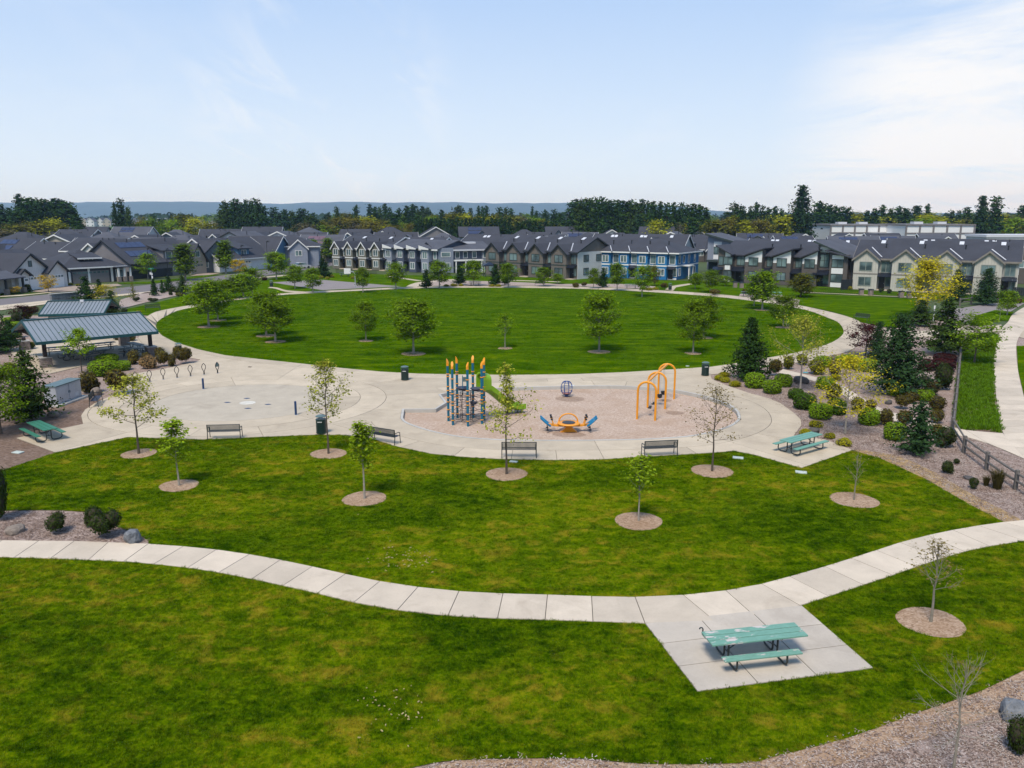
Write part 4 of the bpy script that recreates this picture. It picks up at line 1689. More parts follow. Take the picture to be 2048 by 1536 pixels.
# tall end house of that row
P0, P1 = at(1631, 572), at(1702, 576)
L, rz = front_frame(P0, P1)
t = thing('townhouse_row', P0, rz, 'tall grey end house with slanting roof and stacked white panels', 'townhouse', 'townhouse rows facing the park')
mb = MB()
mb.front([(0, 0), (L, 0), (L, 5.3), (0, 8.0)], 0, 12)
part('wall', mb, 'w_grey', t)
mb = MB()
mb.front([(-0.6, 8.1), (L + 0.7, 5.1), (L + 0.7, 5.3), (-0.6, 8.3)], -1.0, 12.6)
part('roof', mb, 'shingle_b', t)
mb = MB()
mb.front([(-0.62, 8.02), (L + 0.72, 5.02), (L + 0.72, 5.33), (-0.62, 8.33)], -1.07, -1.01)
part('rake_board', mb, 'frame_dark', t)
mb = MB()
mb.box(L * 0.42, L * 0.92, -1.2, 0.01, 0, 5.9)
part('front_bay', mb, 'w_grey', t)
mb = MB()
mb.front([(L * 0.30, 6.5), (L + 0.5, 5.3), (L + 0.5, 5.5), (L * 0.30, 6.7)], -1.9, 0.5)
part('shed_roof', mb, 'shingle', t)
for z0, z1, y in ((0.1, 0.9, -1.2), (2.5, 3.5, -1.2), (5.1, 5.8, -1.2)):
    mb = MB()
    mb.box(L * 0.48, L * 0.80, y - 0.035, y, z0, z1)
    part('white_panel', mb, 'white', t)
mb = MB()
mb.box(L * 0.06, L * 0.34, -0.035, 0, 6.2, 7.2)
part('white_panel', mb, 'white', t)
window(t, L * 0.64, -1.2, 3.7, 1.9, 1.3, 'frame_dark', 0, 1)
window(t, L * 0.64, -1.2, 1.05, 1.9, 1.3, 'frame_dark', 0, 1)
window(t, L * 0.2, 0, 3.6, 1.5, 2.2, 'frame_dark', 0, 1, 1)
awning(t, -0.3, L * 0.40, 0, 3.0, 1.8, 0.7)
door(t, L * 0.12, 0, 0.1)
window(t, L * 0.28, 0, 0.5, 1.0, 1.7, 'frame_dark', 0, 0)
window(t, L, 4, 3.6, 1.6, 1.1, 'frame_dark', rad(90), 1)
# tall pale house behind the grey row
P0, P1 = at(1413, 545), at(1490, 548)
L, rz = front_frame(P0, P1)
t = thing('house', P0, rz, 'pale blue-grey house with a slanting roof and dark carport behind the blue row', 'house', 'houses behind the townhouses')
mb = MB()
mb.front([(0, 0), (L, 0), (L, 6.3), (0, 8.6)], 0, 10)
part('wall', mb, 'w_slate_pale', t)
mb = MB()
mb.front([(-0.5, 8.65), (L + 0.5, 6.2), (L + 0.5, 6.4), (-0.5, 8.85)], -0.9, 10.4)
part('roof', mb, 'shingle_b', t)
mb = MB()
mb.front([(-0.52, 8.5), (L + 0.52, 6.05), (L + 0.52, 6.43), (-0.52, 8.88)], -0.98, -0.91)
part('rake_board', mb, 'frame_dark', t)
mb = MB()
mb.box(0.3, L - 0.3, -1.6, 0.0, 2.5, 2.95)
mb.box(0.5, L - 0.5, -0.05, 0.0, 0.0, 2.5)
part('carport', mb, 'frame_dark', t)
for k in (0.26, 0.8):
    mb = MB()
    mb.box(L * k - 0.9, L * k + 0.9, -0.03, 0, 3.1, 7.0)
    part('white_panel', mb, 'white', t)
    window(t, L * k, -0.03, 4.3, 1.5, 1.5, 'frame_dark', 0, 1)


# ---- smaller houses: one builder, its own shape for each
def cottage(label, P, rz, w, d, eave, ridge, wall, roofm='shingle', kind='gable', trim='frame_white', wing=None, win=True, group='houses behind the townhouses', solar=None, name='house', fw='frame_white', detail=True):
    t = thing(name, P, rz, label, 'house', group)
    mb = MB()
    if kind == 'gable':          # ridge along x
        mb.profile([(0, 0), (d, 0), (d, eave), (d / 2, ridge - 0.06), (0, eave)], -w / 2, w / 2)
    elif kind == 'front':        # gable faces -y
        mb.front([(-w / 2, 0), (w / 2, 0), (w / 2, eave), (0, ridge - 0.06), (-w / 2, eave)], 0, d)
    else:
        mb.box(-w / 2, w / 2, 0, d, 0, eave)
    part('wall', mb, wall, t)
    mb = MB()
    if kind == 'gable':
        s = (ridge - eave) / (d / 2)
        mb.profile([(-0.5, eave - 0.5 * s), (d / 2, ridge), (d + 0.5, eave - 0.5 * s), (d + 0.5, eave - 0.5 * s + 0.17), (d / 2, ridge + 0.17), (-0.5, eave - 0.5 * s + 0.17)], -w / 2 - 0.4, w / 2 + 0.4)
    elif kind == 'front':
        rake_roof(mb, -w / 2, w / 2, eave, ridge, 0.45, -0.5, d + 0.4)
    else:
        hip_mesh(mb, -w / 2, w / 2, 0, d, eave, ridge, 0.5)
    roof = part('roof', mb, roofm, t)
    mb = MB()
    if kind == 'front':
        rake_trim(mb, -w / 2, w / 2, eave, ridge, 0.45, -0.5)
    elif kind == 'gable':
        s = (ridge - eave) / (d / 2)
        for a in (-w / 2 - 0.45, w / 2 + 0.405):
            mb.profile([(-0.5, eave - 0.5 * s - 0.14), (d / 2, ridge - 0.14), (d / 2, ridge + 0.2), (-0.5, eave - 0.5 * s + 0.2)], a, a + 0.05)
            mb.profile([(d / 2, ridge - 0.14), (d + 0.5, eave - 0.5 * s - 0.14), (d + 0.5, eave - 0.5 * s + 0.2), (d / 2, ridge + 0.2)], a, a + 0.05)
        mb.box(-w / 2 - 0.4, w / 2 + 0.4, -0.56, -0.50, eave - 0.5 * s - 0.1, eave - 0.5 * s + 0.16)
    else:
        mb.box(-w / 2 - 0.5, w / 2 + 0.5, -0.56, -0.505, eave - 0.1, eave + 0.15)
    part('trim', mb, trim, t)
    if wing:
        xc, ww, wd, we, wr = wing
        mb = MB()
        mb.front([(xc - ww / 2, 0), (xc + ww / 2, 0), (xc + ww / 2, we), (xc, wr - 0.06), (xc - ww / 2, we)], -wd, 0.2)
        part('gable_wing', mb, wall, t)
        mb = MB()
        rake_roof(mb, xc - ww / 2, xc + ww / 2, we, wr, 0.4, -wd - 0.4, d * 0.4)
        part('gable_roof', mb, roofm, t)
        mb = MB()
        rake_trim(mb, xc - ww / 2, xc + ww / 2, we, wr, 0.4, -wd - 0.4)
        part('gable_trim', mb, trim, t)
        if win:
            window(t, xc, -wd, max(0.9, we - 1.9), 1.5, 1.2, fw, 0, 1)
    if win:
        for k in (-0.3, 0.3):
            if wing and abs(k * w - wing[0]) < wing[1] / 2 + 0.6:
                continue
            window(t, k * w, 0, max(0.9, eave - 1.9), 1.4, 1.2, fw, 0, 1)
            if eave > 4.5:
                window(t, k * w, 0, 0.9, 1.4, 1.2, fw, 0, 1)
    if detail:
        for k in range(R.randint(1, 3)):
            x = R.uniform(-0.35, 0.35) * w
            zz = ridge - (0.25 if kind != 'hip' else 0.6)
            m = MB().tube([(x, d * 0.42, zz - 0.8), (x, d * 0.42, zz + 0.45)], 0.10, 5)
            part('vent_pipe', m, 'black_metal', roof)
    if solar:
        s = (ridge - eave) / (d / 2)
        a = math.atan(s)
        x0, x1, mt = solar
        nn = max(1, int((x1 - x0) / 1.7))
        for i in range(nn):
            for j in range(2):
                m = MB()
                m.box(-0.8, 0.8, -0.95, 0.95, 0, 0.07)
                o = part('solar_panel', m, mt, roof)
                y = d / 2 * (0.35 + 0.38 * j)
                o.location = (x0 + 0.85 + i * 1.68, y, eave + y * s + 0.22)
                o.rotation_euler = (a, 0, 0)
    return t


# the street on the left
def left_house(label, pa, pb, **k):
    P0, P1 = at(*pa), at(*pb)
    L, rz = front_frame(P0, P1)
    mid = (P0 + P1) / 2
    return cottage(label, mid, rz, L, **k), L


G1 = 'houses along the street on the left'
t, L = left_house('white board-and-batten house with white garage doors at the left edge', (-60, 594), (122, 571.5), d=15, eave=3.0, ridge=6.6, wall='w_pale', kind='gable',
                  trim='fascia_dark', wing=None, win=False, group=G1)
for xc, ww, wd, we, wr, in ((L * 0.10, 9.5, 1.0, 3.1, 6.2), (L * 0.36, 5.0, 1.8, 2.9, 4.7), (-L * 0.02, 2.6, 1.6, 2.8, 3.7)):
    mb = MB()
    mb.front([(xc - ww / 2, 0), (xc + ww / 2, 0), (xc + ww / 2, we), (xc, wr - 0.06), (xc - ww / 2, we)], -wd, 0.2)
    part('gable_wing', mb, 'w_pale', t)
    mb = MB()
    rake_roof(mb, xc - ww / 2, xc + ww / 2, we, wr, 0.5, -wd - 0.4, 5)
    part('gable_roof', mb, 'shingle', t)
    mb = MB()
    rake_trim(mb, xc - ww / 2, xc + ww / 2, we, wr, 0.5, -wd - 0.4)
    part('gable_trim', mb, 'fascia_dark', t)
garage(t, L * 0.36, -1.8, 0, 3.0, 2.3)
garage(t, L * 0.12, -1.0, 0, 4.6, 2.3)
garage(t, -L * 0.02, -1.6, 0, 1.9, 2.2)
window(t, L * 0.10, -1.0, 4.1, 0.7, 0.9, 'frame_dark', 0, 0)
window(t, -L * 0.26, 0, 0.8, 2.2, 1.5, 'frame_dark', 0, 1)
mb = MB()
mb.profile([(-3.4, 2.5), (0.2, 3.5), (0.2, 3.65), (-3.4, 2.65)], -L * 0.48, -L * 0.10)
part('porch_roof', mb, 'shingle_b', t)
for k in (-0.46, -0.30, -0.12):
    mb = MB()
    mb.box(L * k - 0.14, L * k + 0.14, -3.2, -2.9, 0.9, 2.5)
    p = part('porch_post', mb, 'fascia_dark', t)
    mb = MB()
    mb.box(L * k - 0.32, L * k + 0.32, -3.4, -2.75, 0, 0.9)
    part('post_base', mb, 'pier', p)

P0, P1 = at(128, 569), at(250, 561.5)
L, rz = front_frame(P0, P1)
t = cottage('dark grey single-storey house with a shed dormer and two grey garage doors', (P0 + P1) / 2, rz, L, 14, 2.9, 6.2, 'w_dark', kind='hip', win=False, group=G1)
roof = [c for c in t.children if c.name.startswith('roof')][0]
garage(t, -L * 0.24, 0, 0, 2.6, 2.3, 'garage_grey')
garage(t, L * 0.04, 0, 0, 4.6, 2.3, 'garage_grey')
for k in (-0.40, -0.09, 0.29):
    mb = MB()
    mb.box(L * k - 0.2, L * k + 0.2, -0.08, 0.0, 0, 2.8)
    part('pilaster', mb, 'frame_white', t)
mb = MB()
mb.box(-1.6, 1.6, 2.0, 5.0, 3.6, 4.75)
dm = part('dormer', mb, 'w_dark', t)
mb = MB()
mb.profile([(1.3, 4.55), (5.4, 5.5), (5.4, 5.65), (1.3, 4.75)], -2.3, 2.3)
part('dormer_roof', mb, 'shingle', dm)
mb = MB()
mb.box(-2.32, 2.32, 1.22, 1.29, 4.5, 4.78)
part('dormer_trim', mb, 'frame_white', dm)
window(t, 0, 2.0, 3.85, 1.5, 0.6, 'frame_white', 0, 1)
mb = MB()
mb.box(L * 0.30, L * 0.56, -2.2, 0.0, 2.75, 2.95)
part('porch_roof', mb, 'shingle', t)
for k in (0.33, 0.43, 0.53):
    mb = MB()
    mb.box(L * k - 0.15, L * k + 0.15, -2.0, -1.7, 1.0, 2.75)
    p = part('porch_post', mb, 'frame_white', t)
    mb = MB()
    mb.box(L * k - 0.32, L * k + 0.32, -2.15, -1.55, 0, 1.0)
    part('post_base', mb, 'pier', p)
window(t, L * 0.42, 0, 0.9, 1.3, 1.4, 'frame_white', 0, 1)
for k in range(5):
    m = MB().box(-0.12, 0.12, -0.12, 0.12, 0, 0.2)
    o = part('roof_vent', m, 'flash', roof)
    o.location = (-L * 0.16 + 0.12 * k, 1.2 + 1.0 * k, 3.35 + 0.47 * k)

P0, P1 = at(262, 558.5), at(395, 547)
L, rz = front_frame(P0, P1)
t = cottage('grey-brown house with solar panels on a steep roof behind a black fence', (P0 + P1) / 2, rz, L, 14, 3.2, 7.7, 'w_mauve', kind='gable', trim='fascia_dark',
            win=False, group=G1, solar=(-L * 0.40, -L * 0.02, 'solar'))
mb = MB()
mb.box(L * 0.02, L * 0.30, 0.6, 5.5, 3.0, 5.4)
dm = part('dormer', mb, 'w_mauve', t)
mb = MB()
mb.profile([(0.1, 5.3), (6.2, 6.7), (6.2, 6.88), (0.1, 5.48)], L * 0.02 - 0.5, L * 0.30 + 0.5)
part('dormer_roof', mb, 'shingle', dm)
window(t, L * 0.10, 0.6, 3.5, 1.5, 1.6, 'frame_white', 0, 0)
mb = MB()
mb.front([(L * 0.34, 0), (L * 0.60, 0), (L * 0.60, 3.2), (L * 0.47, 6.6), (L * 0.34, 3.2)], -1.0, 0.2)
part('gable_wing', mb, 'w_beige', t)
mb = MB()
rake_roof(mb, L * 0.34, L * 0.60, 3.2, 6.6, 0.5, -1.5, 5)
part('gable_roof', mb, 'shingle', t)
mb = MB()
rake_trim(mb, L * 0.34, L * 0.60, 3.2, 6.6, 0.5, -1.5)
part('gable_trim', mb, 'fascia_dark', t)
window(t, L * 0.47, -1.0, 3.8, 1.1, 1.2, 'frame_white', 0, 0)
for k in (-0.3, 0.18):
    window(t, L * k, 0, 1.1, 1.8, 1.1, 'frame_white', 0, 1)
garage(t, L * 0.47, -1.0, 0, 2.8, 2.2, 'w_beige')
# black board fence in front of it
P2 = P0 + Vector((0.8, -3.2, 0))
P3 = P1 + Vector((-2.0, -3.4, 0))
fl, frz = front_frame(P2, P3)
ft = thing('board_fence', P2, frz, 'black close-boarded fence in front of the house with solar panels', 'fence')
nb = int(fl / 0.30)
bme = MB().box(0.01, 0.28, -0.02, 0.02, 0.05, 1.75).mesh('board', M['fascia_dark'])
for k in range(nb):
    o = link('board', bme, ft)
    o.location = (k * 0.30, 0, R.uniform(-0.02, 0.02))
part('rail', MB().box(0, fl, 0.02, 0.08, 0.4, 0.5).box(0, fl, 0.02, 0.08, 1.4, 1.5), 'fascia_dark', ft)

t, L = left_house('blue-grey house with a long roof and white garage beside the tall columnar tree', (398, 547), (470, 541), d=15, eave=3.2, ridge=7.0, wall='w_bluegrey', kind='front', trim='fascia_dark', win=True, group=G1)
t, L = left_house('white house with a blue shed dormer and solar roof left of the columnar trees', (440, 545), (548, 536), d=15, eave=3.0, ridge=7.4, wall='w_white', kind='gable', win=False, group=G1, solar=(-6.5, -0.5, 'solar'))
garage(t, -L * 0.02, 0, 0, 2.8, 2.3, 'white')
window(t, -L * 0.25, 0, 0.9, 1.3, 1.4, 'frame_white', 0, 1)
mb = MB()
mb.box(-L * 0.10, L * 0.10, 1.0, 5.5, 3.3, 5.2)
dm = part('dormer', mb, 'w_skyblue', t)
mb = MB()
mb.profile([(0.4, 5.0), (6.0, 6.6), (6.0, 6.8), (0.4, 5.2)], -L * 0.10 - 0.6, L * 0.10 + 0.6)
part('dormer_roof', mb, 'shingle', dm)
window(t, 0, 1.0, 3.7, 1.5, 1.0, 'frame_white', 0, 1)
t, L = left_house('teal-blue house end with a tall white-edged gable beside the street', (545, 537), (588, 531), d=14, eave=3.0, ridge=7.6, wall='w_skyblue', kind='front', win=True, group=G1)
t, L = left_house('grey house with a slanting white-edged porch gable and stacked white window', (585, 531), (640, 524), d=14, eave=3.2, ridge=6.6, wall='w_bluegrey', kind='gable', wing=(3.2, 3.6, 1.2, 3.3, 5.2), group=G1)
t, L = left_house('white-gabled house behind the columnar trees left of the taupe row', (628, 524), (676, 519), d=14, eave=3.4, ridge=7.2, wall='w_white', kind='front', group=G1)

# rows of roofs behind
rowdef = [  # distance, x from, x to, count, eave, ridge
    (178, -112, -88, 2, 3.6, 6.8), (205, -132, -52, 8, 3.4, 7.0), (232, -150, 128, 22, 3.6, 7.3), (262, -162, 145, 21, 3.6, 7.4), (296, -180, 92, 17, 3.8, 7.8)]
rown = ['short row behind the dark house', 'row behind the street houses', 'second row behind the townhouses', 'third row behind the townhouses', 'farthest row before the trees']
walls = ['w_white', 'w_mauve', 'w_pale', 'w_bluegrey', 'w_beige', 'w_slate_pale', 'w_pale', 'w_white', 'w_grey']
wname = {'w_white': 'white', 'w_mauve': 'mauve grey', 'w_pale': 'off-white', 'w_bluegrey': 'blue-grey', 'w_beige': 'beige', 'w_slate_pale': 'pale slate', 'w_grey': 'grey-brown'}
ordn = ['first', 'second', 'third', 'fourth', 'fifth', 'sixth', 'seventh', 'eighth', 'ninth', 'tenth', 'eleventh', 'twelfth', 'thirteenth', 'fourteenth', 'fifteenth', 'sixteenth',
        'seventeenth', 'eighteenth', 'nineteenth', 'twentieth', 'twenty-first', 'twenty-second', 'twenty-third']
RH = random.Random(5)
for (dist, xa, xb, n, ev, rg), rn in zip(rowdef, rown):
    for i in range(n):
        x = xa + (xb - xa) * (i + 0.5) / n + RH.uniform(-1.2, 1.2)
        y = dist + RH.uniform(-4, 4)
        two = RH.random() < 0.35
        e, r = (ev + 1.6, rg + 0.9) if two else (ev, rg)
        if dist > 200 and x > 60:
            e, r = ev, rg - 0.4
        kind = RH.choice(['gable', 'gable', 'front', 'hip'])
        wm = RH.choice(walls)
        wing = (RH.uniform(-3, 3), RH.uniform(4, 5.5), 1.5, e - 0.3, r - RH.uniform(0.8, 1.6)) if RH.random() < 0.6 and kind != 'front' else None
        sol = (-4, 1.5, 'solar_red' if RH.random() < 0.2 else 'solar') if kind == 'gable' and RH.random() < 0.22 else None
        cottage(f'{wname[wm]} house with {"hipped" if kind == "hip" else "gabled"} dark roof, {ordn[i]} from left in {rn}', Vector((x, y, 0)), RH.uniform(-0.35, 0.2), RH.uniform(11, 14.5), RH.uniform(10.5, 13), e, r,
                wm, RH.choice(['shingle', 'shingle', 'shingle_b']), kind, RH.choice(['frame_white', 'frame_white', 'fascia_dark']), wing, True, 'houses behind the townhouses', sol)
# bigger roofs close behind the brown, blue and cream rows
for lab, x, y, rz, w, d, e, r, wm, k in (
        ('grey roofed terrace behind the brown townhouse row with skylights', -2, 196, -0.45, 26, 13, 5.2, 8.0, 'w_mauve', 'gable'),
        ('dark roofed terrace behind the blue townhouse row with white-edged gables', 28, 186, -0.40, 22, 13, 5.4, 8.4, 'w_pale', 'gable'),
        ('dark roofed terrace behind the grey modern row', 62, 172, -0.45, 24, 12, 5.2, 7.6, 'w_beige', 'gable'),
        ('dark roofed terrace behind the cream row with a pale gable', 92, 158, -0.45, 34, 12, 5.2, 8.0, 'w_grey', 'gable'),
        ('low roofed terrace behind the slate blue row', -30, 206, -0.35, 24, 13, 4.6, 7.2, 'w_bluegrey', 'gable')):
    t = cottage(lab, Vector((x, y, 0)), rz, w, d, e, r, wm, 'shingle', k, 'frame_white', (w * 0.2, 4.5, 1.5, e - 0.2, r - 0.6), True, 'houses behind the townhouses')
    rf = [c for c in t.children if c.name.startswith('roof')][0]
    for q in (-0.3, -0.26, 0.02, 0.06, 0.34):
        skylight(rf, w * q, d / 2 * 0.8, e + (r - e) * 0.8 + 0.19, math.atan((r - e) / (d / 2)))
# white houses far left on the rise, a white barn below them
for i in range(16):
    px = 163 + i * 13.5 if i < 7 else 262 + (i - 7) * 21
    x = (px - 1024) / 1600 * 985
    cottage(f'far {["white", "white", "cream"][i % 3]} house on the green rise, {ordn[i]} from the left of its line', Vector((x, 985 + RH.uniform(-10, 10), 0)), RH.uniform(-0.1, 0.35), RH.uniform(7.5, 9.5), 11, 6.6, 10.4,
            ['w_white', 'w_pale', 'w_beige'][i % 3], 'shingle_b', RH.choice(['gable', 'front', 'front']), 'frame_white', None, True, 'white houses on the far rise', None, 'house', 'frame_dark', False)
t = thing('barn', ((188 - 1024) / 1600 * 430, 430, 0), 0.1, 'long low white-roofed barn below the green rise at the left', 'barn')
part('wall', MB().box(-5.5, 5.5, 0, 9, 0, 2.6), 'w_pale', t)
part('roof', MB().profile([(-0.5, 2.5), (4.5, 4.0), (9.5, 2.5), (9.5, 2.7), (4.5, 4.2), (-0.5, 2.7)], -6, 6), 'flash', t)
# two long commercial buildings at the right
for lab, pxa, pxb, yy, h, step in (('long white flat-roofed commercial building with grey framing, left of the two', 1650, 1768, 300, 9.2, 14), ('long white flat-roofed commercial building with a grid of grey bands, right of the two', 1798, 1932, 285, 9.4, 12)):
    xa, xb = (pxa - 1024) / 1600 * yy, (pxb - 1024) / 1600 * yy
    t = thing('commercial_building', ((xa + xb) / 2, yy, 0), 0.0, lab, 'commercial building', 'white commercial buildings')
    w = xb - xa
    part('wall', MB().box(-w / 2, w / 2, 0, 22, 0, h), 'white', t)
    part('parapet', MB().box(-w / 2 - 0.3, w / 2 + 0.3, -0.35, 22.3, h, h + 0.5), 'garage_grey', t)
    for zz in (h * 0.42, h * 0.72):
        part('band', MB().box(-w / 2, w / 2, -0.15, 0, zz - 0.25, zz + 0.25), 'garage_grey', t)
    for k in range(6):
        x = -w / 2 + w * k / 5
        part('pilaster', MB().box(x - 0.3, x + 0.3, -0.22, 0, 0, h), 'garage_grey', t)
    for k in (-0.2, 0.15):
        part('roof_unit', MB().box(w * k - 1.6, w * k + 1.6, 6, 9, h + 0.5, h + 1.3), 'flash', t)
t = thing('commercial_building', ((1768 + 1800) / 2 / 1600 * 296 - 1024 / 1600 * 296, 296, 0), 0, 'low grey link block between the two white commercial buildings', 'commercial building', 'white commercial buildings')
part('wall', MB().box(-9, 9, 0, 12, 0, 6.2), 'garage_grey', t)
part('parapet', MB().box(-9.2, 9.2, -0.2, 12.2, 6.2, 6.7), 'flash', t)
t = thing('commercial_building', (165, 262, 0), 0, 'low pale block with a white roof edge behind the cream row at the right', 'commercial building', 'white commercial buildings')
part('wall', MB().box(-12, 12, 0, 12, 0, 6.0), 'w_pale', t)
part('parapet', MB().box(-12.3, 12.3, -0.3, 12.3, 6.0, 6.8), 'flash', t)

# ------------------------------------------------------------------ vegetation
import numpy as np


def leaf_mesh(name, C, N, size, mat, seed=0, ratio=0.55, extra=None):
    """many small leaf faces: centres C, rough facing N, sizes"""
    rg = np.random.default_rng(seed)
    C = np.asarray(C, float)
    n = len(C)
    N = np.asarray(N, float) + rg.normal(0, 0.45, (n, 3))
    N /= np.linalg.norm(N, axis=1, keepdims=True) + 1e-9
    A = rg.normal(0, 1, (n, 3))
    A -= N * (A * N).sum(1, keepdims=True)
    A /= np.linalg.norm(A, axis=1, keepdims=True) + 1e-9
    B = np.cross(N, A)
    s = (np.asarray(size) * rg.uniform(0.65, 1.35, n))[:, None]
    fold = N * s * 0.12
    V = np.empty((n, 4, 3))
    V[:, 0] = C - A * s * 0.5
    V[:, 1] = C + B * s * 0.5 * ratio + fold
    V[:, 2] = C + A * s * 0.5
    V[:, 3] = C - B * s * 0.5 * ratio + fold
    return quads(name, V.reshape(-1, 3), mat, rg.beta(2.2, 2.2, n), extra)


def quads(name, V, mats, var, extra=None):
    n = len(V) // 4
    me = bpy.data.meshes.new(name)
    ev, ef = (extra.v, extra.f) if extra else ([], [])
    me.vertices.add(len(V) + len(ev))
    allv = np.concatenate([V, np.array(ev, float).reshape(-1, 3)]) if ev else V
    me.vertices.foreach_set('co', allv.ravel())
    ecount = sum(len(f) for f in ef)
    me.loops.add(4 * n + ecount)
    me.polygons.add(n + len(ef))
    li = np.concatenate([np.arange(4 * n), np.array([i + 4 * n for f in ef for i in f], int)]) if ef else np.arange(4 * n)
    me.loops.foreach_set('vertex_index', li.astype(np.int32))
    st = np.arange(n) * 4
    if ef:
        es, k = [], 4 * n
        for f in ef:
            es.append(k)
            k += len(f)
        st = np.concatenate([st, np.array(es)])
    me.polygons.foreach_set('loop_start', st.astype(np.int32))
    if not isinstance(mats, (list, tuple)):
        mats = [mats]
    for m in mats:
        me.materials.append(m)
    if ef and len(mats) > 1:
        me.polygons.foreach_set('material_index', np.concatenate([np.zeros(n, np.int32), np.ones(len(ef), np.int32)]))
    at_ = me.attributes.new('leafvar', 'FLOAT', 'FACE')
    at_.data.foreach_set('value', np.concatenate([var, np.full(len(ef), 0.3)]).astype(np.float32))
    me.update(calc_edges=True)
    me.validate()
    return me


def bend(p0, d, L, up, n=4, wob=0.12, rng=R):
    pts = [Vector(p0)]
    d = Vector(d).normalized()
    for k in range(n):
        d = (d + Vector((rng.uniform(-wob, wob), rng.uniform(-wob, wob), up + rng.uniform(-wob, wob) * 0.5))).normalized()
        pts.append(pts[-1] + d * (L / n))
    return pts


def broadleaf(seed, h, w, h0, prof, nprim=24, nsec=5, per=10, leaf=0.2, clump=0.28, tr=0.10, bark='bark', mat='l_green', elev=(15, 70), bare_low=0.0, twigs=True, lean=0.02, ratio=0.6, multi=1):
    rg = random.Random(seed)
    tb = MB()
    tips = []
    for s in range(multi):
        ax = rg.uniform(-0.25, 0.25) * (multi > 1)
        ay = rg.uniform(-0.25, 0.25) * (multi > 1)
        tp = [Vector((0, 0, -0.15))]
        n = 7
        for k in range(1, n + 1):
            z = h * 0.97 * k / n
            tp.append(Vector((rg.uniform(-1, 1) * lean * z * 0.5 + ax * z, rg.uniform(-1, 1) * lean * z * 0.5 + ay * z, z)))
        rs = [tr * (1.25 if k == 0 else (1 - 0.88 * (k / n) ** 0.9)) for k in range(n + 1)]
        tb.tube(tp, rs, 7)

        def axis(z):
            f = max(0, min(n - 1e-6, z / (h * 0.97) * n))
            i = int(f)
            return tp[i].lerp(tp[i + 1], f - i)
        az = rg.uniform(0, 6)
        for i in range(nprim):
            t = (i + rg.uniform(0, 0.8)) / nprim
            z = h0 + (h - h0) * 0.93 * t
            az += 2.399 + rg.uniform(-0.4, 0.4)
            L = w / 2 * prof(t) * rg.uniform(0.78, 1.15)
            el = rad(elev[0] + (elev[1] - elev[0]) * t + rg.uniform(-10, 10))
            d = Vector((math.cos(az) * math.cos(el), math.sin(az) * math.cos(el), math.sin(el)))
            p0 = axis(z * 0.92)
            br = bend(p0, d, L, 0.10, 4, 0.14, rg)
            r0 = max(0.008, tr * 0.36 * (1 - 0.6 * t))
            tb.tube(br, [r0, r0 * 0.75, r0 * 0.55, r0 * 0.35, r0 * 0.18], 4, cap=False)
            tips.append(br[-1])
            for j in range(nsec):
                f = 0.25 + 0.7 * (j + rg.random()) / nsec
                k = int(f * 4)
                q = br[k].lerp(br[min(4, k + 1)], f * 4 - k)
                a2 = az + (1 if j % 2 else -1) * rg.uniform(0.5, 1.2)
                e2 = el + rg.uniform(-0.25, 0.6)
                d2 = Vector((math.cos(a2) * math.cos(e2), math.sin(a2) * math.cos(e2), math.sin(e2)))
                L2 = L * rg.uniform(0.25, 0.5)
                b2 = bend(q, d2, L2, 0.08, 3, 0.2, rg)
                if twigs:
                    tb.tube(b2, [r0 * 0.4, r0 * 0.3, r0 * 0.2, r0 * 0.1], 3, cap=False)
                tips.append(b2[-1])
                tips.append(b2[1].lerp(b2[2], rg.random()))
    C, N = [], []
    for p in tips:
        if p.z < h0 + (h - h0) * bare_low:
            continue
        for _ in range(max(0, int(per * rg.uniform(0.4, 1.6)))):
            o = Vector((rg.gauss(0, clump), rg.gauss(0, clump), rg.gauss(0, clump * 0.8)))
            C.append(tuple(p + o))
            nn = Vector((p.x, p.y, (p.z - (h0 + h) / 2) * 0.6)).normalized() * 0.6 + Vector((0, 0, 0.7)) + o * 0.5
            N.append(tuple(nn))
    trunk = tb.mesh('trunk', M[bark], True)
    crown = leaf_mesh('crown', C, N, leaf, M[mat], seed, ratio)
    A = np.array(C + tips)
    return trunk, crown, float(A[:, 2].max()) + 0.05, 2 * float(np.percentile(np.hypot(A[:, 0], A[:, 1]), 94))


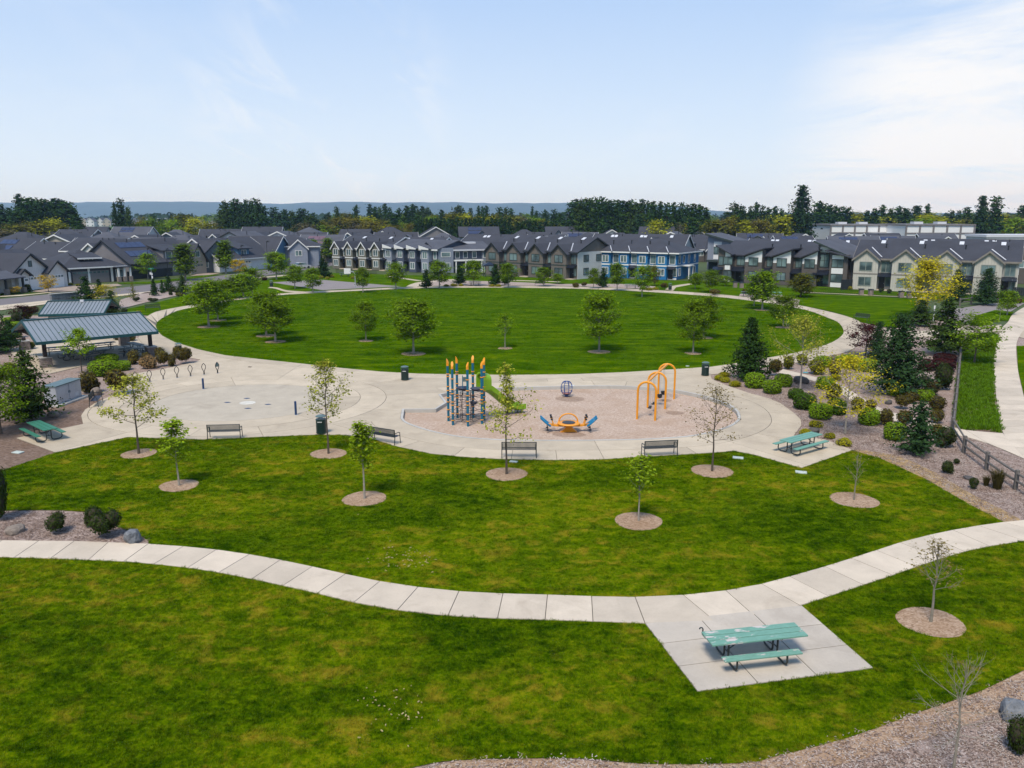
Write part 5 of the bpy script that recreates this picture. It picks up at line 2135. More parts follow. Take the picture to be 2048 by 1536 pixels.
def conifer(seed, h, w, mat='l_conifer', tiers=20, nb=8, needles=9, size=0.34, droop=-0.12, bark='bark', pw=0.85, base=0.06, tr=None, tuft=1.0, irregular=0.25):
    rg = random.Random(seed)
    tb = MB()
    tr = tr or h * 0.017
    tb.tube([(0, 0, -0.1), (0, 0, h * 0.5), (0, 0, h * 0.97)], [tr * 1.2, tr * 0.7, tr * 0.12], 6)
    C, N, S = [], [], []
    for i in range(tiers):
        t = (i + rg.uniform(0, 0.7)) / tiers
        z = h * (base + (0.97 - base) * t)
        Lm = w / 2 * (1 - t) ** pw + 0.04 * w * (1 - t * 0.6)
        for k in range(max(3, int(nb * (1 - 0.45 * t)))):
            a = rg.uniform(0, 2 * math.pi)
            L = Lm * rg.uniform(1 - irregular * 1.6, 1 + irregular * 0.45)
            el = 0.10 + 0.5 * t + droop + rg.uniform(-0.15, 0.15)
            d = Vector((math.cos(a) * math.cos(el), math.sin(a) * math.cos(el), math.sin(el)))
            p0 = Vector((0, 0, z))
            p1 = p0 + d * L
            if h > 2.0 and i % 2 == 0:
                tb.tube([p0, p1], [tr * 0.2, tr * 0.04], 3, cap=False)
            m = max(2, int(needles * (0.35 + 0.65 * (1 - t))))
            for j in range(m):
                f = 0.2 + 0.8 * (j + rg.random()) / m
                p = p0 + d * (L * f) + Vector((rg.gauss(0, 1), rg.gauss(0, 1), rg.gauss(0, 0.7))) * size * 0.42 * tuft
                p.z -= 0.10 * L * f * f
                C.append(tuple(p))
                N.append((d.x * 0.8 + rg.gauss(0, 0.35), d.y * 0.8 + rg.gauss(0, 0.35), 0.45))
                S.append(size * (1.15 - 0.35 * f) * (1 - 0.25 * t))
    trunk = tb.mesh('trunk', M[bark], True)
    crown = leaf_mesh('crown', C, N, np.array(S), M[mat], seed, 0.55)
    A = np.array(C)
    return trunk, crown, float(A[:, 2].max()) + 0.1, 2 * float(np.percentile(np.hypot(A[:, 0], A[:, 1]), 95))


def shrub(seed, kind, mat, n=1300, leaf=0.085):
    """about 1 m wide and 1 m tall; leaves on a shaped surface, solid dark core inside as painted inner shade"""
    rg = random.Random(seed)
    C, N = [], []
    core = MB()
    blobs = []
    if kind == 'clipped':
        blobs = [((0, 0, 0.5), (0.50, 0.50, 0.52), 3.2)]
    elif kind == 'mound':
        blobs = [((0, 0, 0.36), (0.5, 0.5, 0.5), 2.0), ((0.12, 0.1, 0.5), (0.3, 0.3, 0.42), 2.0)]
    else:
        for k in range(7):
            a, r = rg.uniform(0, 6.28), rg.uniform(0.05, 0.27)
            s = rg.uniform(0.22, 0.34)
            blobs.append(((math.cos(a) * r, math.sin(a) * r, rg.uniform(0.3, 0.68)), (s, s, s * 1.05), 2.0))
    for (c, s, e) in blobs:
        m = n // len(blobs)
        for _ in range(m):
            v = Vector((rg.gauss(0, 1), rg.gauss(0, 1), rg.gauss(0, 1))).normalized()
            k = (abs(v.x) ** e + abs(v.y) ** e + abs(v.z) ** e) ** (-1 / e) if e != 2.0 else 1.0
            if kind == 'clipped':      # round in plan, flat on top
                hz = math.hypot(v.x, v.y)
                k = (hz ** e + abs(v.z) ** e) ** (-1 / e)
            j = rg.uniform(0.88, 1.05) if kind != 'loose' else rg.uniform(0.75, 1.18)
            p = Vector((c[0] + v.x * k * s[0] * j, c[1] + v.y * k * s[1] * j, c[2] + v.z * k * s[2] * j))
            if p.z < 0.03:
                continue
            C.append(tuple(p))
            N.append((v.x, v.y, v.z + 0.35))
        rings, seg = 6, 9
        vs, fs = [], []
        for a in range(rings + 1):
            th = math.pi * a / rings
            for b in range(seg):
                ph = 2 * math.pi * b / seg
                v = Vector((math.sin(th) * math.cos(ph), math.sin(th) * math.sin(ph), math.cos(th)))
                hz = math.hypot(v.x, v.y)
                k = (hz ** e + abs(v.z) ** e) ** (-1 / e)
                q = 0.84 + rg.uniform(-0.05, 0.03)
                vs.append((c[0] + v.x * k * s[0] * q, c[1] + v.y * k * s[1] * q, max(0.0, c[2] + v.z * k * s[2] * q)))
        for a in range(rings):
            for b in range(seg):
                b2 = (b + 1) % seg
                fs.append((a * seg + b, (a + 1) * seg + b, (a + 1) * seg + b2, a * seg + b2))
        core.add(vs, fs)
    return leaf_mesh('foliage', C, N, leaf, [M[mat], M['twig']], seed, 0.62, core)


def grass_clump(seed, mat, n=260):
    rg = random.Random(seed)
    V, var = [], []
    for _ in range(n):
        a = rg.uniform(0, 6.28)
        r = rg.uniform(0, 0.18)
        p = Vector((math.cos(a) * r, math.sin(a) * r, 0))
        o = rg.uniform(0.1, 0.5)
        q = p + Vector((math.cos(a) * o * 0.5, math.sin(a) * o * 0.5, rg.uniform(0.5, 0.8)))
        e = q + Vector((math.cos(a) * o * 0.6, math.sin(a) * o * 0.6, rg.uniform(-0.1, 0.35)))
        sd = Vector((-math.sin(a), math.cos(a), 0)) * 0.012
        V += [p - sd, p + sd, q + sd * 0.8, q - sd * 0.8, q - sd * 0.8, q + sd * 0.8, e + sd * 0.1, e - sd * 0.1]
        var += [rg.random()] * 2
    return quads('foliage', np.array([tuple(v) for v in V]), M[mat], np.array(var))


def nth(k):
    return f'{k}{"th" if 10 < k % 100 < 14 else {1: "st", 2: "nd", 3: "rd"}.get(k % 10, "th")}'


M['twig'] = plain('twig', (0.040, 0.034, 0.018), 0.9, 0.3, 8)  # dark colour of the solid shrub core, painted in as shade between the leaves
rnd = lambda t: max(0.25, math.sin(math.pi * (0.12 + 0.80 * t)) ** 0.8)
low = lambda t: max(0.2, (1 - t) ** 0.55)
egg = lambda t: max(0.22, math.sin(math.pi * (0.22 + 0.72 * t)) ** 0.9)
vase = lambda t: max(0.35, 0.5 + 0.6 * math.sin(math.pi * t * 0.8))
col = lambda t: max(0.3, math.sin(math.pi * (0.15 + 0.75 * t)) ** 0.5)
skirt = lambda t: 0.95 if t < 0.30 else max(0.16, 0.42 * (1.15 - t))
PR = {}
for k in range(4):
    PR['park%d' % k] = broadleaf(20 + k, 6.0, 4.4, 1.7, rnd if k % 2 else egg, 26, 5, 20, 0.20, 0.24, 0.085, 'bark_pale', 'l_green' if k < 3 else 'l_mid', (12, 75))
PR['thin'] = broadleaf(41, 5.0, 2.6, 1.7, egg, 16, 3, 9, 0.19, 0.2, 0.06, 'bark_pale', 'l_green', (25, 78))
for k in range(3):
    PR['street%d' % k] = broadleaf(50 + k, 6.0, 4.2, 1.6, rnd, 22, 4, 18, 0.25, 0.28, 0.09, 'bark_pale', ['l_green', 'l_mid', 'l_mid'][k], (20, 75), twigs=False)
PR['olive'] = broadleaf(60, 5.5, 4.6, 0.9, vase, 22, 4, 11, 0.24, 0.28, 0.08, 'bark', 'l_olive', (30, 78), twigs=False, multi=2)
for k in range(2):
    PR['columnar%d' % k] = broadleaf(70 + k, 11.0, 4.2, 1.6, col, 40, 4, 10, 0.34, 0.34, 0.12, 'bark_pale', 'l_mid', (50, 80), twigs=False)
PR['roundcity'] = broadleaf(75, 7.0, 5.0, 1.9, rnd, 26, 5, 11, 0.28, 0.3, 0.12, 'bark_pale', 'l_mid', (15, 75), twigs=False)
PR['yellow_tall'] = broadleaf(80, 9.5, 7.4, 1.8, egg, 36, 6, 12, 0.26, 0.36, 0.12, 'bark_pale', 'l_yellow', (20, 75))
PR['gold'] = broadleaf(81, 4.6, 4.4, 1.2, vase, 16, 5, 10, 0.26, 0.26, 0.07, 'bark', 'l_gold', (15, 65))
PR['maroon'] = broadleaf(82, 5.0, 4.6, 1.5, rnd, 20, 5, 9, 0.24, 0.24, 0.09, 'bark', 'l_maroon', (15, 70))
PR['locust'] = broadleaf(83, 6.0, 5.6, 1.9, vase, 20, 5, 11, 0.26, 0.24, 0.09, 'bark', 'l_mid', (15, 65))
PR['maple_left'] = broadleaf(84, 7.0, 6.6, 1.6, rnd, 30, 6, 12, 0.24, 0.30, 0.13, 'bark', 'l_mid', (5, 70))
PR['serviceberry'] = broadleaf(85, 4.6, 3.5, 1.9, low, 18, 5, 10, 0.20, 0.17, 0.06, 'bark', 'l_mid', (5, 70))
PR['spring_a'] = broadleaf(86, 7.0, 5.2, 2.3, egg, 24, 6, 8, 0.17, 0.26, 0.075, 'bark_pale', 'l_spring', (12, 72))
PR['spring_b'] = broadleaf(87, 7.2, 5.6, 2.2, egg, 24, 6, 9, 0.17, 0.26, 0.075, 'bark_pale', 'l_yellow', (5, 70))
PR['cedar0'] = conifer(90, 6.0, 3.8, 'l_conifer', 34, 14, 20, 0.27, 0.05, pw=0.75)
PR['pine0'] = conifer(91, 6.5, 4.6, 'l_conifer_b', 32, 15, 22, 0.28, 0.22, pw=0.55, tuft=1.2)
PR['pine1'] = conifer(92, 6.0, 3.8, 'l_pine', 26, 12, 20, 0.29, 0.22, pw=0.6, tuft=1.3, irregular=0.4)
PR['pine2'] = conifer(93, 3.0, 2.2, 'l_conifer_b', 17, 11, 20, 0.20, 0.25, pw=0.5, tuft=1.4, irregular=0.5)
PR['spruce_small'] = conifer(94, 3.4, 1.9, 'l_conifer', 20, 11, 14, 0.24, 0.05)
PR['yew'] = conifer(95, 4.5, 2.0, 'l_conifer', 22, 11, 13, 0.30, 0.3, pw=0.5)
PR['larch'] = conifer(96, 4.0, 2.6, 'l_olive', 16, 7, 9, 0.22, 0.0)
for k in range(3):
    PR['fir%d' % k] = conifer(100 + k, 24, 9.0, ['l_conifer', 'l_conifer_b', 'l_conifer'][k], 30, 10, 10, 1.55, -0.05, pw=[0.8, 0.7, 0.95][k], base=0.10, irregular=[0.3, 0.4, 0.25][k])
PR['fir3'] = conifer(108, 22, 11, 'l_pine', 24, 12, 10, 1.5, 0.25, pw=0.45, base=0.25, irregular=0.5)
PR['fir4'] = conifer(109, 24, 8, 'l_conifer', 34, 10, 9, 1.4, -0.15, pw=1.1, base=0.05, irregular=0.3)
PR['firbig'] = conifer(105, 28, 13, 'l_conifer_b', 34, 14, 15, 1.35, 0.02, pw=0.62, base=0.05, irregular=0.4)
PR['hedgecol'] = conifer(106, 11, 4.6, 'l_conifer', 22, 10, 9, 1.0, 0.4, pw=0.35, base=0.02)
for k, m in enumerate(('l_mid', 'l_olive', 'l_gold_far', 'l_brown_far', 'l_yel_far')):
    M['l_gold_far'] = M.get('l_gold_far') or leaf_mat('leaf_gold_far', (0.17, 0.15, 0.022))
    M['l_brown_far'] = M.get('l_brown_far') or leaf_mat('leaf_brown_far', (0.15, 0.135, 0.065))
    M['l_yel_far'] = M.get('l_yel_far') or leaf_mat('leaf_yellowgreen_far', (0.36, 0.37, 0.020))
    PR['wood%d' % k] = broadleaf(110 + k, 14, 12, 2.0, rnd, 22, 4, 7, 0.85, 0.8, 0.25, 'bark', m, (10, 75), twigs=False)
PR['poplar'] = broadleaf(116, 15, 5.0, 1.5, col, 26, 3, 8, 0.8, 0.6, 0.2, 'bark_pale', 'l_yel_far', (55, 82), twigs=False)
PR['bare_far'] = broadleaf(117, 12, 8, 2.0, egg, 26, 6, 1, 0.5, 0.6, 0.22, 'bark_bare', 'l_brown_far', (40, 80))


def plant(proto, px, py, top, wpx, name, label, cat='tree', group=None, base=None, rz=None):
    tm, cm, h, w = PR[proto]
    b = base if base is not None else at(px, py)
    H = max(0.4, top_z(top, b))
    W = span(wpx, b)
    t = thing(name, b, R.uniform(0, 6.28) if rz is None else rz, label, cat, group)
    t.scale = (W / w, W / w, H / h)
    link('trunk', tm, t)
    link('crown', cm, t)
    return t


# --- oval lawn
GO = 'young trees round the oval lawn'
ol = ['leafy tree at the left end of the oval lawn, nearer of the pair', 'leafy tree at the left end of the oval lawn, farther of the pair',
      'tree with a thin trunk left of the lower left oval tree', 'bushy tree low on the left of the oval lawn', 'small round tree between the bushy left trees and the widest tree',
      'widest round dark green tree on the oval lawn', 'slim sparse sapling in the middle of the oval lawn', 'full tree with upswept branches right of the sapling on the oval lawn',
      'tree in front of its twin on the right of the oval lawn', 'tree behind its twin on the right of the oval lawn', 'tree at the right edge of the oval lawn beside the path', 'tree at the far right of the oval lawn under the grey townhouses']
op = ['park0', 'park1', 'park2', 'park0', 'park1', 'park3', 'thin', 'park2', 'park1', 'park0', 'park2', 'street1']
for (px, py, top, w), lab, p in zip(OVAL_TREES, ol, op):
    plant(p, px, py, top, w, 'park_tree', lab, 'tree', GO)
fars = [(455, 597, 556, 54), (487, 596, 545, 56), (505, 590, 530, 50), (553, 559, 499, 46), (590, 577, 527, 38), (626, 586, 531, 40), (726, 585, 531, 32), (792, 578, 522, 40), (879, 577, 517, 50), (947, 572, 516, 40), (1017, 576, 523, 36),
        (1087, 573, 531, 36), (1187, 577, 533, 26), (1234, 582, 522, 34), (1284, 594, 525, 42), (1310, 572, 527, 24), (1390, 578, 544, 28), (1420, 585, 536, 42), (1450, 572, 550, 26), (1115, 568, 546, 24), (1508, 612, 560, 34)]
fl = ['leftmost of the trees behind the left oval pair', 'tall bushy tree behind the two lower left oval trees', 'rounded tree at the left bend of the far path', 'tree on the grass beyond the road bend, left of the court', 'left tree of two in front of the court',
      'right tree of two in front of the court', 'tree beside the basketball hoop', 'tree in front of the taupe terrace, right end', 'broad tree in front of the slate blue terrace', 'tree in front of the slate blue end house',
      'tree left of the brown terrace by the path', 'tree before the second gable of the brown terrace', 'small tree at the pale end wall of the brown terrace', 'slim tree at the left end of the blue terrace', 'largest tree in front of the blue terrace',
      'narrow brownish tree before the blue terrace porch', 'small tree between the blue and the grey terraces', 'rounded tree left of the grey terrace beside the far path', 'small tree before the first bay of the grey terrace',
      'low young tree before the brown terrace, right part', 'tree close left of the far right oval tree']
for i, ((px, py, top, w), lab) in enumerate(zip(fars, fl)):
    plant('olive' if i == 15 else 'street%d' % (i % 3), px, py, top, w, 'park_tree', lab, 'tree', 'trees along the far side of the lawn')
plant('olive', 1600, 594, 543, 56, 'park_tree', 'olive green multi-stemmed tree before the tall grey end house', 'tree', 'trees along the far side of the lawn')
GC = 'dark upright evergreens along the far path'
for px, py, top, w, lab in ((853, 577, 537, 24, 'dark evergreen left of the broad tree by the slate terrace'), (920, 570, 527, 24, 'dark evergreen before the slate blue end house'), (991, 572, 526, 26, 'dark evergreen at the left end of the brown terrace'),
                            (1206, 575, 535, 22, 'dark evergreen at the left corner of the blue terrace'), (648, 555, 514, 28, 'dark evergreen at the left end of the taupe terrace'), (1010, 570, 534, 16, 'low dark evergreen beside the brown terrace entrance')):
    plant('yew', px, py, top, w, 'evergreen', lab, 'evergreen tree', GC)
GT = 'tall trees along the street'
for p, px, py, top, w, lab in (('columnar0', 371, 561, 484, 44, 'tall broad columnar tree in front of the solar panel house'), ('columnar1', 452, 547, 478, 36, 'tall columnar tree left of the white house with the blue dormer'),
                               ('columnar0', 628, 527, 477, 22, 'narrow tall tree left of the taupe terrace, nearer'), ('columnar1', 656, 525, 474, 28, 'narrow tall tree touching the taupe terrace'), ('roundcity', 296, 558, 504, 42, 'round green street tree before the black fence'),
                               ('columnar1', 563, 548, 505, 24, 'slim street tree in front of the teal gable')):
    plant(p, px, py, top, w, 'street_tree', lab, 'tree', GT)
for k in range(6):
    b = at(186 + k * 13, 556) + Vector((0, 6 + k * 1.2, 0))
    plant('roundcity', 0, 0, 512 + (k % 3) * 3, 34, 'hedge_tree', f'bright green tree of the clump behind the dark hipped house, {ordn[k]} from the left', 'tree', 'green clump behind the dark hipped house', b)
GT_ = ((232, 512, 490, 22), (575, 505, 484, 18), (602, 500, 482, 16), (690, 494, 474, 20), (716, 490, 474, 16), (745, 488, 470, 16), (830, 486, 472, 14), (905, 484, 470, 16), (1060, 482, 470, 14), (1440, 486, 470, 18), (1560, 484, 470, 16), (1690, 484, 466, 22),
       (1745, 486, 468, 20), (1908, 484, 468, 18), (400, 510, 492, 18), (135, 520, 502, 16), (520, 498, 480, 18), (340, 505, 492, 14), (1240, 482, 470, 14), (1325, 484, 472, 14), (275, 500, 482, 18), (310, 512, 494, 16), (430, 502, 482, 20), (470, 498, 480, 16), (545, 492, 472, 18),
       (650, 488, 470, 18), (780, 484, 468, 16), (860, 482, 468, 14), (960, 480, 468, 16), (1150, 480, 468, 14), (180, 508, 488, 20), (95, 512, 492, 18), (1830, 484, 466, 20), (1610, 482, 466, 18))
gx_ = sorted(g[0] for g in GT_)
for k, (px, py, top, w) in enumerate(GT_):
    plant('roundcity' if k % 2 else 'street1', px, py + 6, top - 3, w * 1.15, 'garden_tree', f'small green garden tree among the roofs, {nth(gx_.index(px) + 1)} from left', 'tree', 'garden trees among the roofs')
# --- left side, round the shelter
plant('pine1', 62, 842, 694, 100, 'pine_tree', 'dark bushy pine beside the steel cabinet', 'pine tree')
plant('maple_left', 2, 868, 716, 124, 'maple_tree', 'bright green maple at the left edge in front of the dark pine', 'maple tree')
plant('cedar0', -8, 705, 606, 84, 'conifer', 'dark conifer at the left edge behind the shelter', 'conifer')
plant('cedar0', 22, 690, 640, 40, 'conifer', 'lower dark conifer between the left edge and the shelter roof', 'conifer')
plant('serviceberry', 164, 745, 652, 58, 'park_tree', 'small fresh green tree in front of the shelter', 'tree')
plant('pine1', 226, 640, 578, 42, 'pine_tree', 'dark conifer at the right end of the smaller metal roof', 'conifer')
plant('spring_b', 216, 618, 564, 56, 'park_tree', 'yellow-green tree behind the conifer by the smaller metal roof', 'tree')
plant('spring_a', 124, 650, 604, 20, 'sapling', 'thin bronze sapling between the two metal roofs', 'sapling')
GE = 'young conifers between the street and the smaller metal roof'
for p, px, py, top, w, lab in (('spruce_small', 173, 603, 551, 40, 'largest dark young conifer behind the stone wall'), ('spruce_small', 200, 594, 557, 24, 'narrow dark conifer right of the largest young one'), ('larch', 267, 600, 563, 28, 'yellowish young conifer on the gravel'),
                               ('spruce_small', 309, 592, 556, 18, 'slim dark conifer in the middle of the gravel'), ('spruce_small', 338, 583, 551, 26, 'bushy dark conifer on the gravel beside the shrubs'), ('pine1', 366, 588, 549, 28, 'loose dark conifer at the right end of the gravel'),
                               ('spruce_small', 325, 587, 559, 12, 'smallest slim conifer on the gravel')):
    plant(p, px, py, top, w, 'young_conifer', lab, 'conifer', GE)
plant('gold', 97, 584, 546, 36, 'golden_tree', 'golden yellow small tree before the white garage doors', 'tree')
plant('gold', 480, 551, 515, 36, 'golden_tree', 'golden yellow bush tree before the white house', 'tree')
plant('gold', 600, 527, 506, 24, 'golden_tree', 'golden yellow tree before the grey porch gable', 'tree')
plant('gold', 640, 523, 502, 18, 'golden_tree', 'golden yellow tree between the two narrow tall trees', 'tree')
plant('gold', 30, 588, 571, 24, 'golden_tree', 'low golden bush beside the porch of the white house', 'bush')
plant('maroon', 48, 640, 608, 50, 'maroon_bush', 'low maroon spreading tree behind the shelter at the left', 'tree')
# --- right garden
plant('cedar0', 1497, 758, 631, 84, 'conifer', 'dark cone-shaped conifer beside the bin at the right of the playground', 'conifer')
plant('pine0', 1792, 790, 622, 118, 'conifer', 'biggest blue-green conifer in the right garden', 'conifer')
plant('pine1', 1888, 708, 588, 92, 'conifer', 'tall open dark conifer behind the maroon hedge', 'conifer')
plant('pine1', 1840, 652, 597, 56, 'conifer', 'dark conifer under the tall yellow tree', 'conifer')
plant('pine0', 1752, 730, 640, 40, 'conifer', 'dark conifer behind the left shoulder of the biggest one', 'conifer')
plant('pine2', 1833, 908, 796, 84, 'small_pine', 'small ragged pine beside the path crossing the mulch', 'pine tree')
plant('maroon', 1731, 712, 642, 76, 'plum_tree', 'maroon-leaved tree in front of the biggest conifer', 'tree')
plant('yellow_tall', 1852, 632, 508, 104, 'yellow_tree', 'tall yellow tree in front of the cream terrace', 'tree')
plant('pine0', 1971, 610, 534, 54, 'conifer', 'dark conifer before the right end of the cream terrace', 'conifer')
plant('pine0', 1911, 600, 537, 44, 'conifer', 'dark conifer between the yellow tree and the cream terrace', 'conifer')
plant('locust', 1948, 728, 616, 96, 'locust_tree', 'feathery green tree on the grass strip beside the pavement', 'tree')
plant('street1', 2014, 630, 578, 38, 'park_tree', 'small tree beside the bend of the right pavement', 'tree')
plant('thin', 1999, 640, 600, 18, 'sapling', 'tiny sapling left of the small tree at the pavement bend', 'sapling')
plant('spring_a', 1600, 782, 618, 108, 'spring_tree', 'pale yellow-green tree in the mulch beside the dark cone-shaped conifer', 'tree', 'yellow spring trees in the right garden')
plant('spring_b', 1690, 868, 690, 142, 'spring_tree', 'bright yellow leaning tree in the mulch behind the right picnic table', 'tree', 'yellow spring trees in the right garden')
# --- young trees of the front lawn: each grown on its own
def young(seed, i, top, wpx, h0f, nprim, nsec, per, leaf, clump, tr, bark, mat, elev, prof, label, bare_low=0.0, name='young_tree', base=None):
    px, py, _ = RINGS[i] if i is not None else (0, 0, 0)
    b = at(px, py) if base is None else base
    H, W = top_z(top, b), span(wpx, b)
    tm, cm, h2, w2 = broadleaf(seed, H, W, H * h0f, prof, nprim, nsec, per, leaf, clump, tr, bark, mat, elev, bare_low, True, 0.03, 0.7)
    t = thing(name, b, 0.6 * seed, label, 'tree', 'young trees on the front lawn')
    t.scale = (W / w2, W / w2, H / h2)
    link('trunk', tm, t)
    link('crown', cm, t)
    return t


young(201, 0, 742, 128, 0.34, 15, 6, 9, 0.115, 0.12, 0.052, 'bark', 'l_spring', (5, 70), low, 'sparse yellow-green young tree with long low branches, leftmost on the front lawn')
young(202, 1, 833, 52, 0.36, 15, 4, 9, 0.105, 0.10, 0.030, 'bark_pale', 'l_lime', (45, 80), egg, 'slim young tree with fresh green leaves right of the leftmost one')
young(203, 2, 714, 78, 0.38, 20, 6, 6, 0.11, 0.12, 0.045, 'bark', 'l_spring', (20, 72), egg, 'young tree with yellow-green leaves right beside the nearer bin')
young(204, 3, 840, 50, 0.38, 16, 4, 9, 0.105, 0.10, 0.032, 'bark_pale', 'l_lime', (48, 80), egg, 'slim green young tree in front of the angled bench')
young(205, 4, 722, 122, 0.33, 22, 6, 6, 0.11, 0.13, 0.050, 'bark', 'l_spring', (8, 66), skirt, 'wide yellow-green young tree in front of the slide')
young(206, 5, 757, 104, 0.34, 22, 7, 3, 0.085, 0.13, 0.042, 'bark', 'l_brown', (15, 70), egg, 'nearly bare young tree with bronze buds in front of the playground right end')
young(207, 6, 902, 54, 0.38, 16, 4, 5, 0.10, 0.12, 0.026, 'bark_pale', 'l_lime', (45, 80), egg, 'thin young tree with faint green leaves in the ring nearest the path')
young(208, 7, 905, 46, 0.30, 14, 4, 1, 0.06, 0.10, 0.022, 'bark_bare', 'l_brown', (45, 78), egg, 'bare thin sapling below the right picnic table')
young(209, 8, 1072, 100, 0.42, 18, 6, 2, 0.055, 0.09, 0.028, 'bark_bare', 'l_brown', (40, 75), egg, 'budding thin sapling in the ring right of the peeling table')
young(210, None, 1300, 190, 0.36, 24, 6, 1, 0.04, 0.05, 0.036, 'bark_bare', 'l_brown', (-5, 62), egg, 'bare pale branched tree at the bottom right corner', base=at(1905, 1552))

# --- woods behind the roofs
GF = {'fir': ('dark conifer in the wooded line behind the roofs', 'conifer', 'dark conifers behind the roofs', 'conifer'),
      'wood0': ('fresh green broadleaf tree at the foot of the wooded line', 'tree', 'fresh green trees behind the roofs', 'broadleaf_tree'),
      'wood1': ('olive broadleaf tree at the foot of the wooded line', 'tree', 'olive trees behind the roofs', 'broadleaf_tree'),
      'wood2': ('golden-brown tree at the foot of the wooded line', 'tree', 'golden-brown trees behind the roofs', 'broadleaf_tree'),
      'wood3': ('grey-brown leafless-looking tree at the foot of the wooded line', 'tree', 'grey-brown trees behind the roofs', 'broadleaf_tree'),
      'wood4': ('yellow-green tree at the foot of the wooded line', 'tree', 'yellow-green trees behind the roofs', 'broadleaf_tree'),
      'poplar': ('slender yellow-green tree at the foot of the wooded line', 'tree', 'slender trees behind the roofs', 'broadleaf_tree'),
      'bare_far': ('bare pale tree at the foot of the wooded line', 'tree', 'bare trees behind the roofs', 'broadleaf_tree'),
      'hedgecol': ('dark evergreen in the long even row behind the slate terrace', 'conifer', 'long even evergreen row', 'evergreen')}
RF = random.Random(3)


FAR = []


def far(proto, px, top, w, dist):
    if proto in ('fir0', 'fir1') and RF.random() < 0.35:
        proto = 'fir3' if RF.random() < 0.5 else 'fir4'
    key = 'fir' if proto.startswith('fir') else proto
    lab, cat, grp, nm = GF[key]
    d = view_dir(px, 500)
    b = Vector((d.x / d.y * dist, dist, 0))
    if (540 < px < 1130 or px > 1415) and proto not in ('hedgecol', 'firbig'):
        w *= 1.45 if key == 'fir' else 1.3
    o = plant(proto, 0, 0, top, w, nm, lab, cat, grp, b)
    if key == 'fir':
        k = RF.uniform(0.75, 1.35)
        o.scale.x *= k
        o.scale.y *= k
    elif key.startswith('wood'):
        o.scale.x *= 1.25
        o.scale.y *= 1.25
    FAR.append((px, key, o))
    return o


for px, top in ((-30, 405), (-12, 412), (10, 407), (28, 415), (50, 387), (64, 396), (75, 394), (88, 399), (98, 396), (110, 400), (122, 395), (132, 399), (143, 403), (152, 412), (160, 428), (20, 430), (40, 420)):
    far('fir%d' % RF.randrange(3), px, top, RF.uniform(42, 56), RF.uniform(285, 330))
for px, top, w, p in ((10, 450, 50, 'wood3'), (36, 440, 46, 'wood1'), (58, 440, 50, 'wood3'), (82, 434, 46, 'wood1'), (112, 433, 44, 'wood4'), (128, 440, 36, 'wood1'), (30, 478, 40, 'wood1'), (8, 486, 44, 'wood4')):
    far(p, px, top, w, RF.uniform(262, 280))
for px, top, w in ((237, 404, 22), (249, 396, 26), (263, 411, 20)):
    far('fir%d' % RF.randrange(3), px, top, w, 325)
for px, top, w, p in ((200, 455, 44, 'bare_far'), (182, 458, 36, 'wood4'), (285, 434, 40, 'wood1'), (306, 432, 38, 'wood0'), (327, 437, 34, 'fir1'), (346, 433, 40, 'wood0'), (366, 421, 46, 'wood1'), (394, 432, 44, 'wood4'), (418, 440, 44, 'wood1'),
                      (444, 434, 40, 'wood3'), (275, 448, 30, 'wood4'), (300, 455, 30, 'wood0'), (355, 452, 36, 'wood4'), (384, 455, 34, 'wood0'), (225, 455, 34, 'wood3'), (430, 455, 34, 'wood4')):
    far(p, px, top, w, RF.uniform(322, 350))
for px, top in ((456, 398), (470, 402), (478, 396), (488, 404), (498, 398), (508, 400), (516, 396), (524, 404), (532, 412), (447, 418), (462, 420)):
    far('fir%d' % RF.randrange(3), px, top, RF.uniform(30, 40), RF.uniform(318, 345))
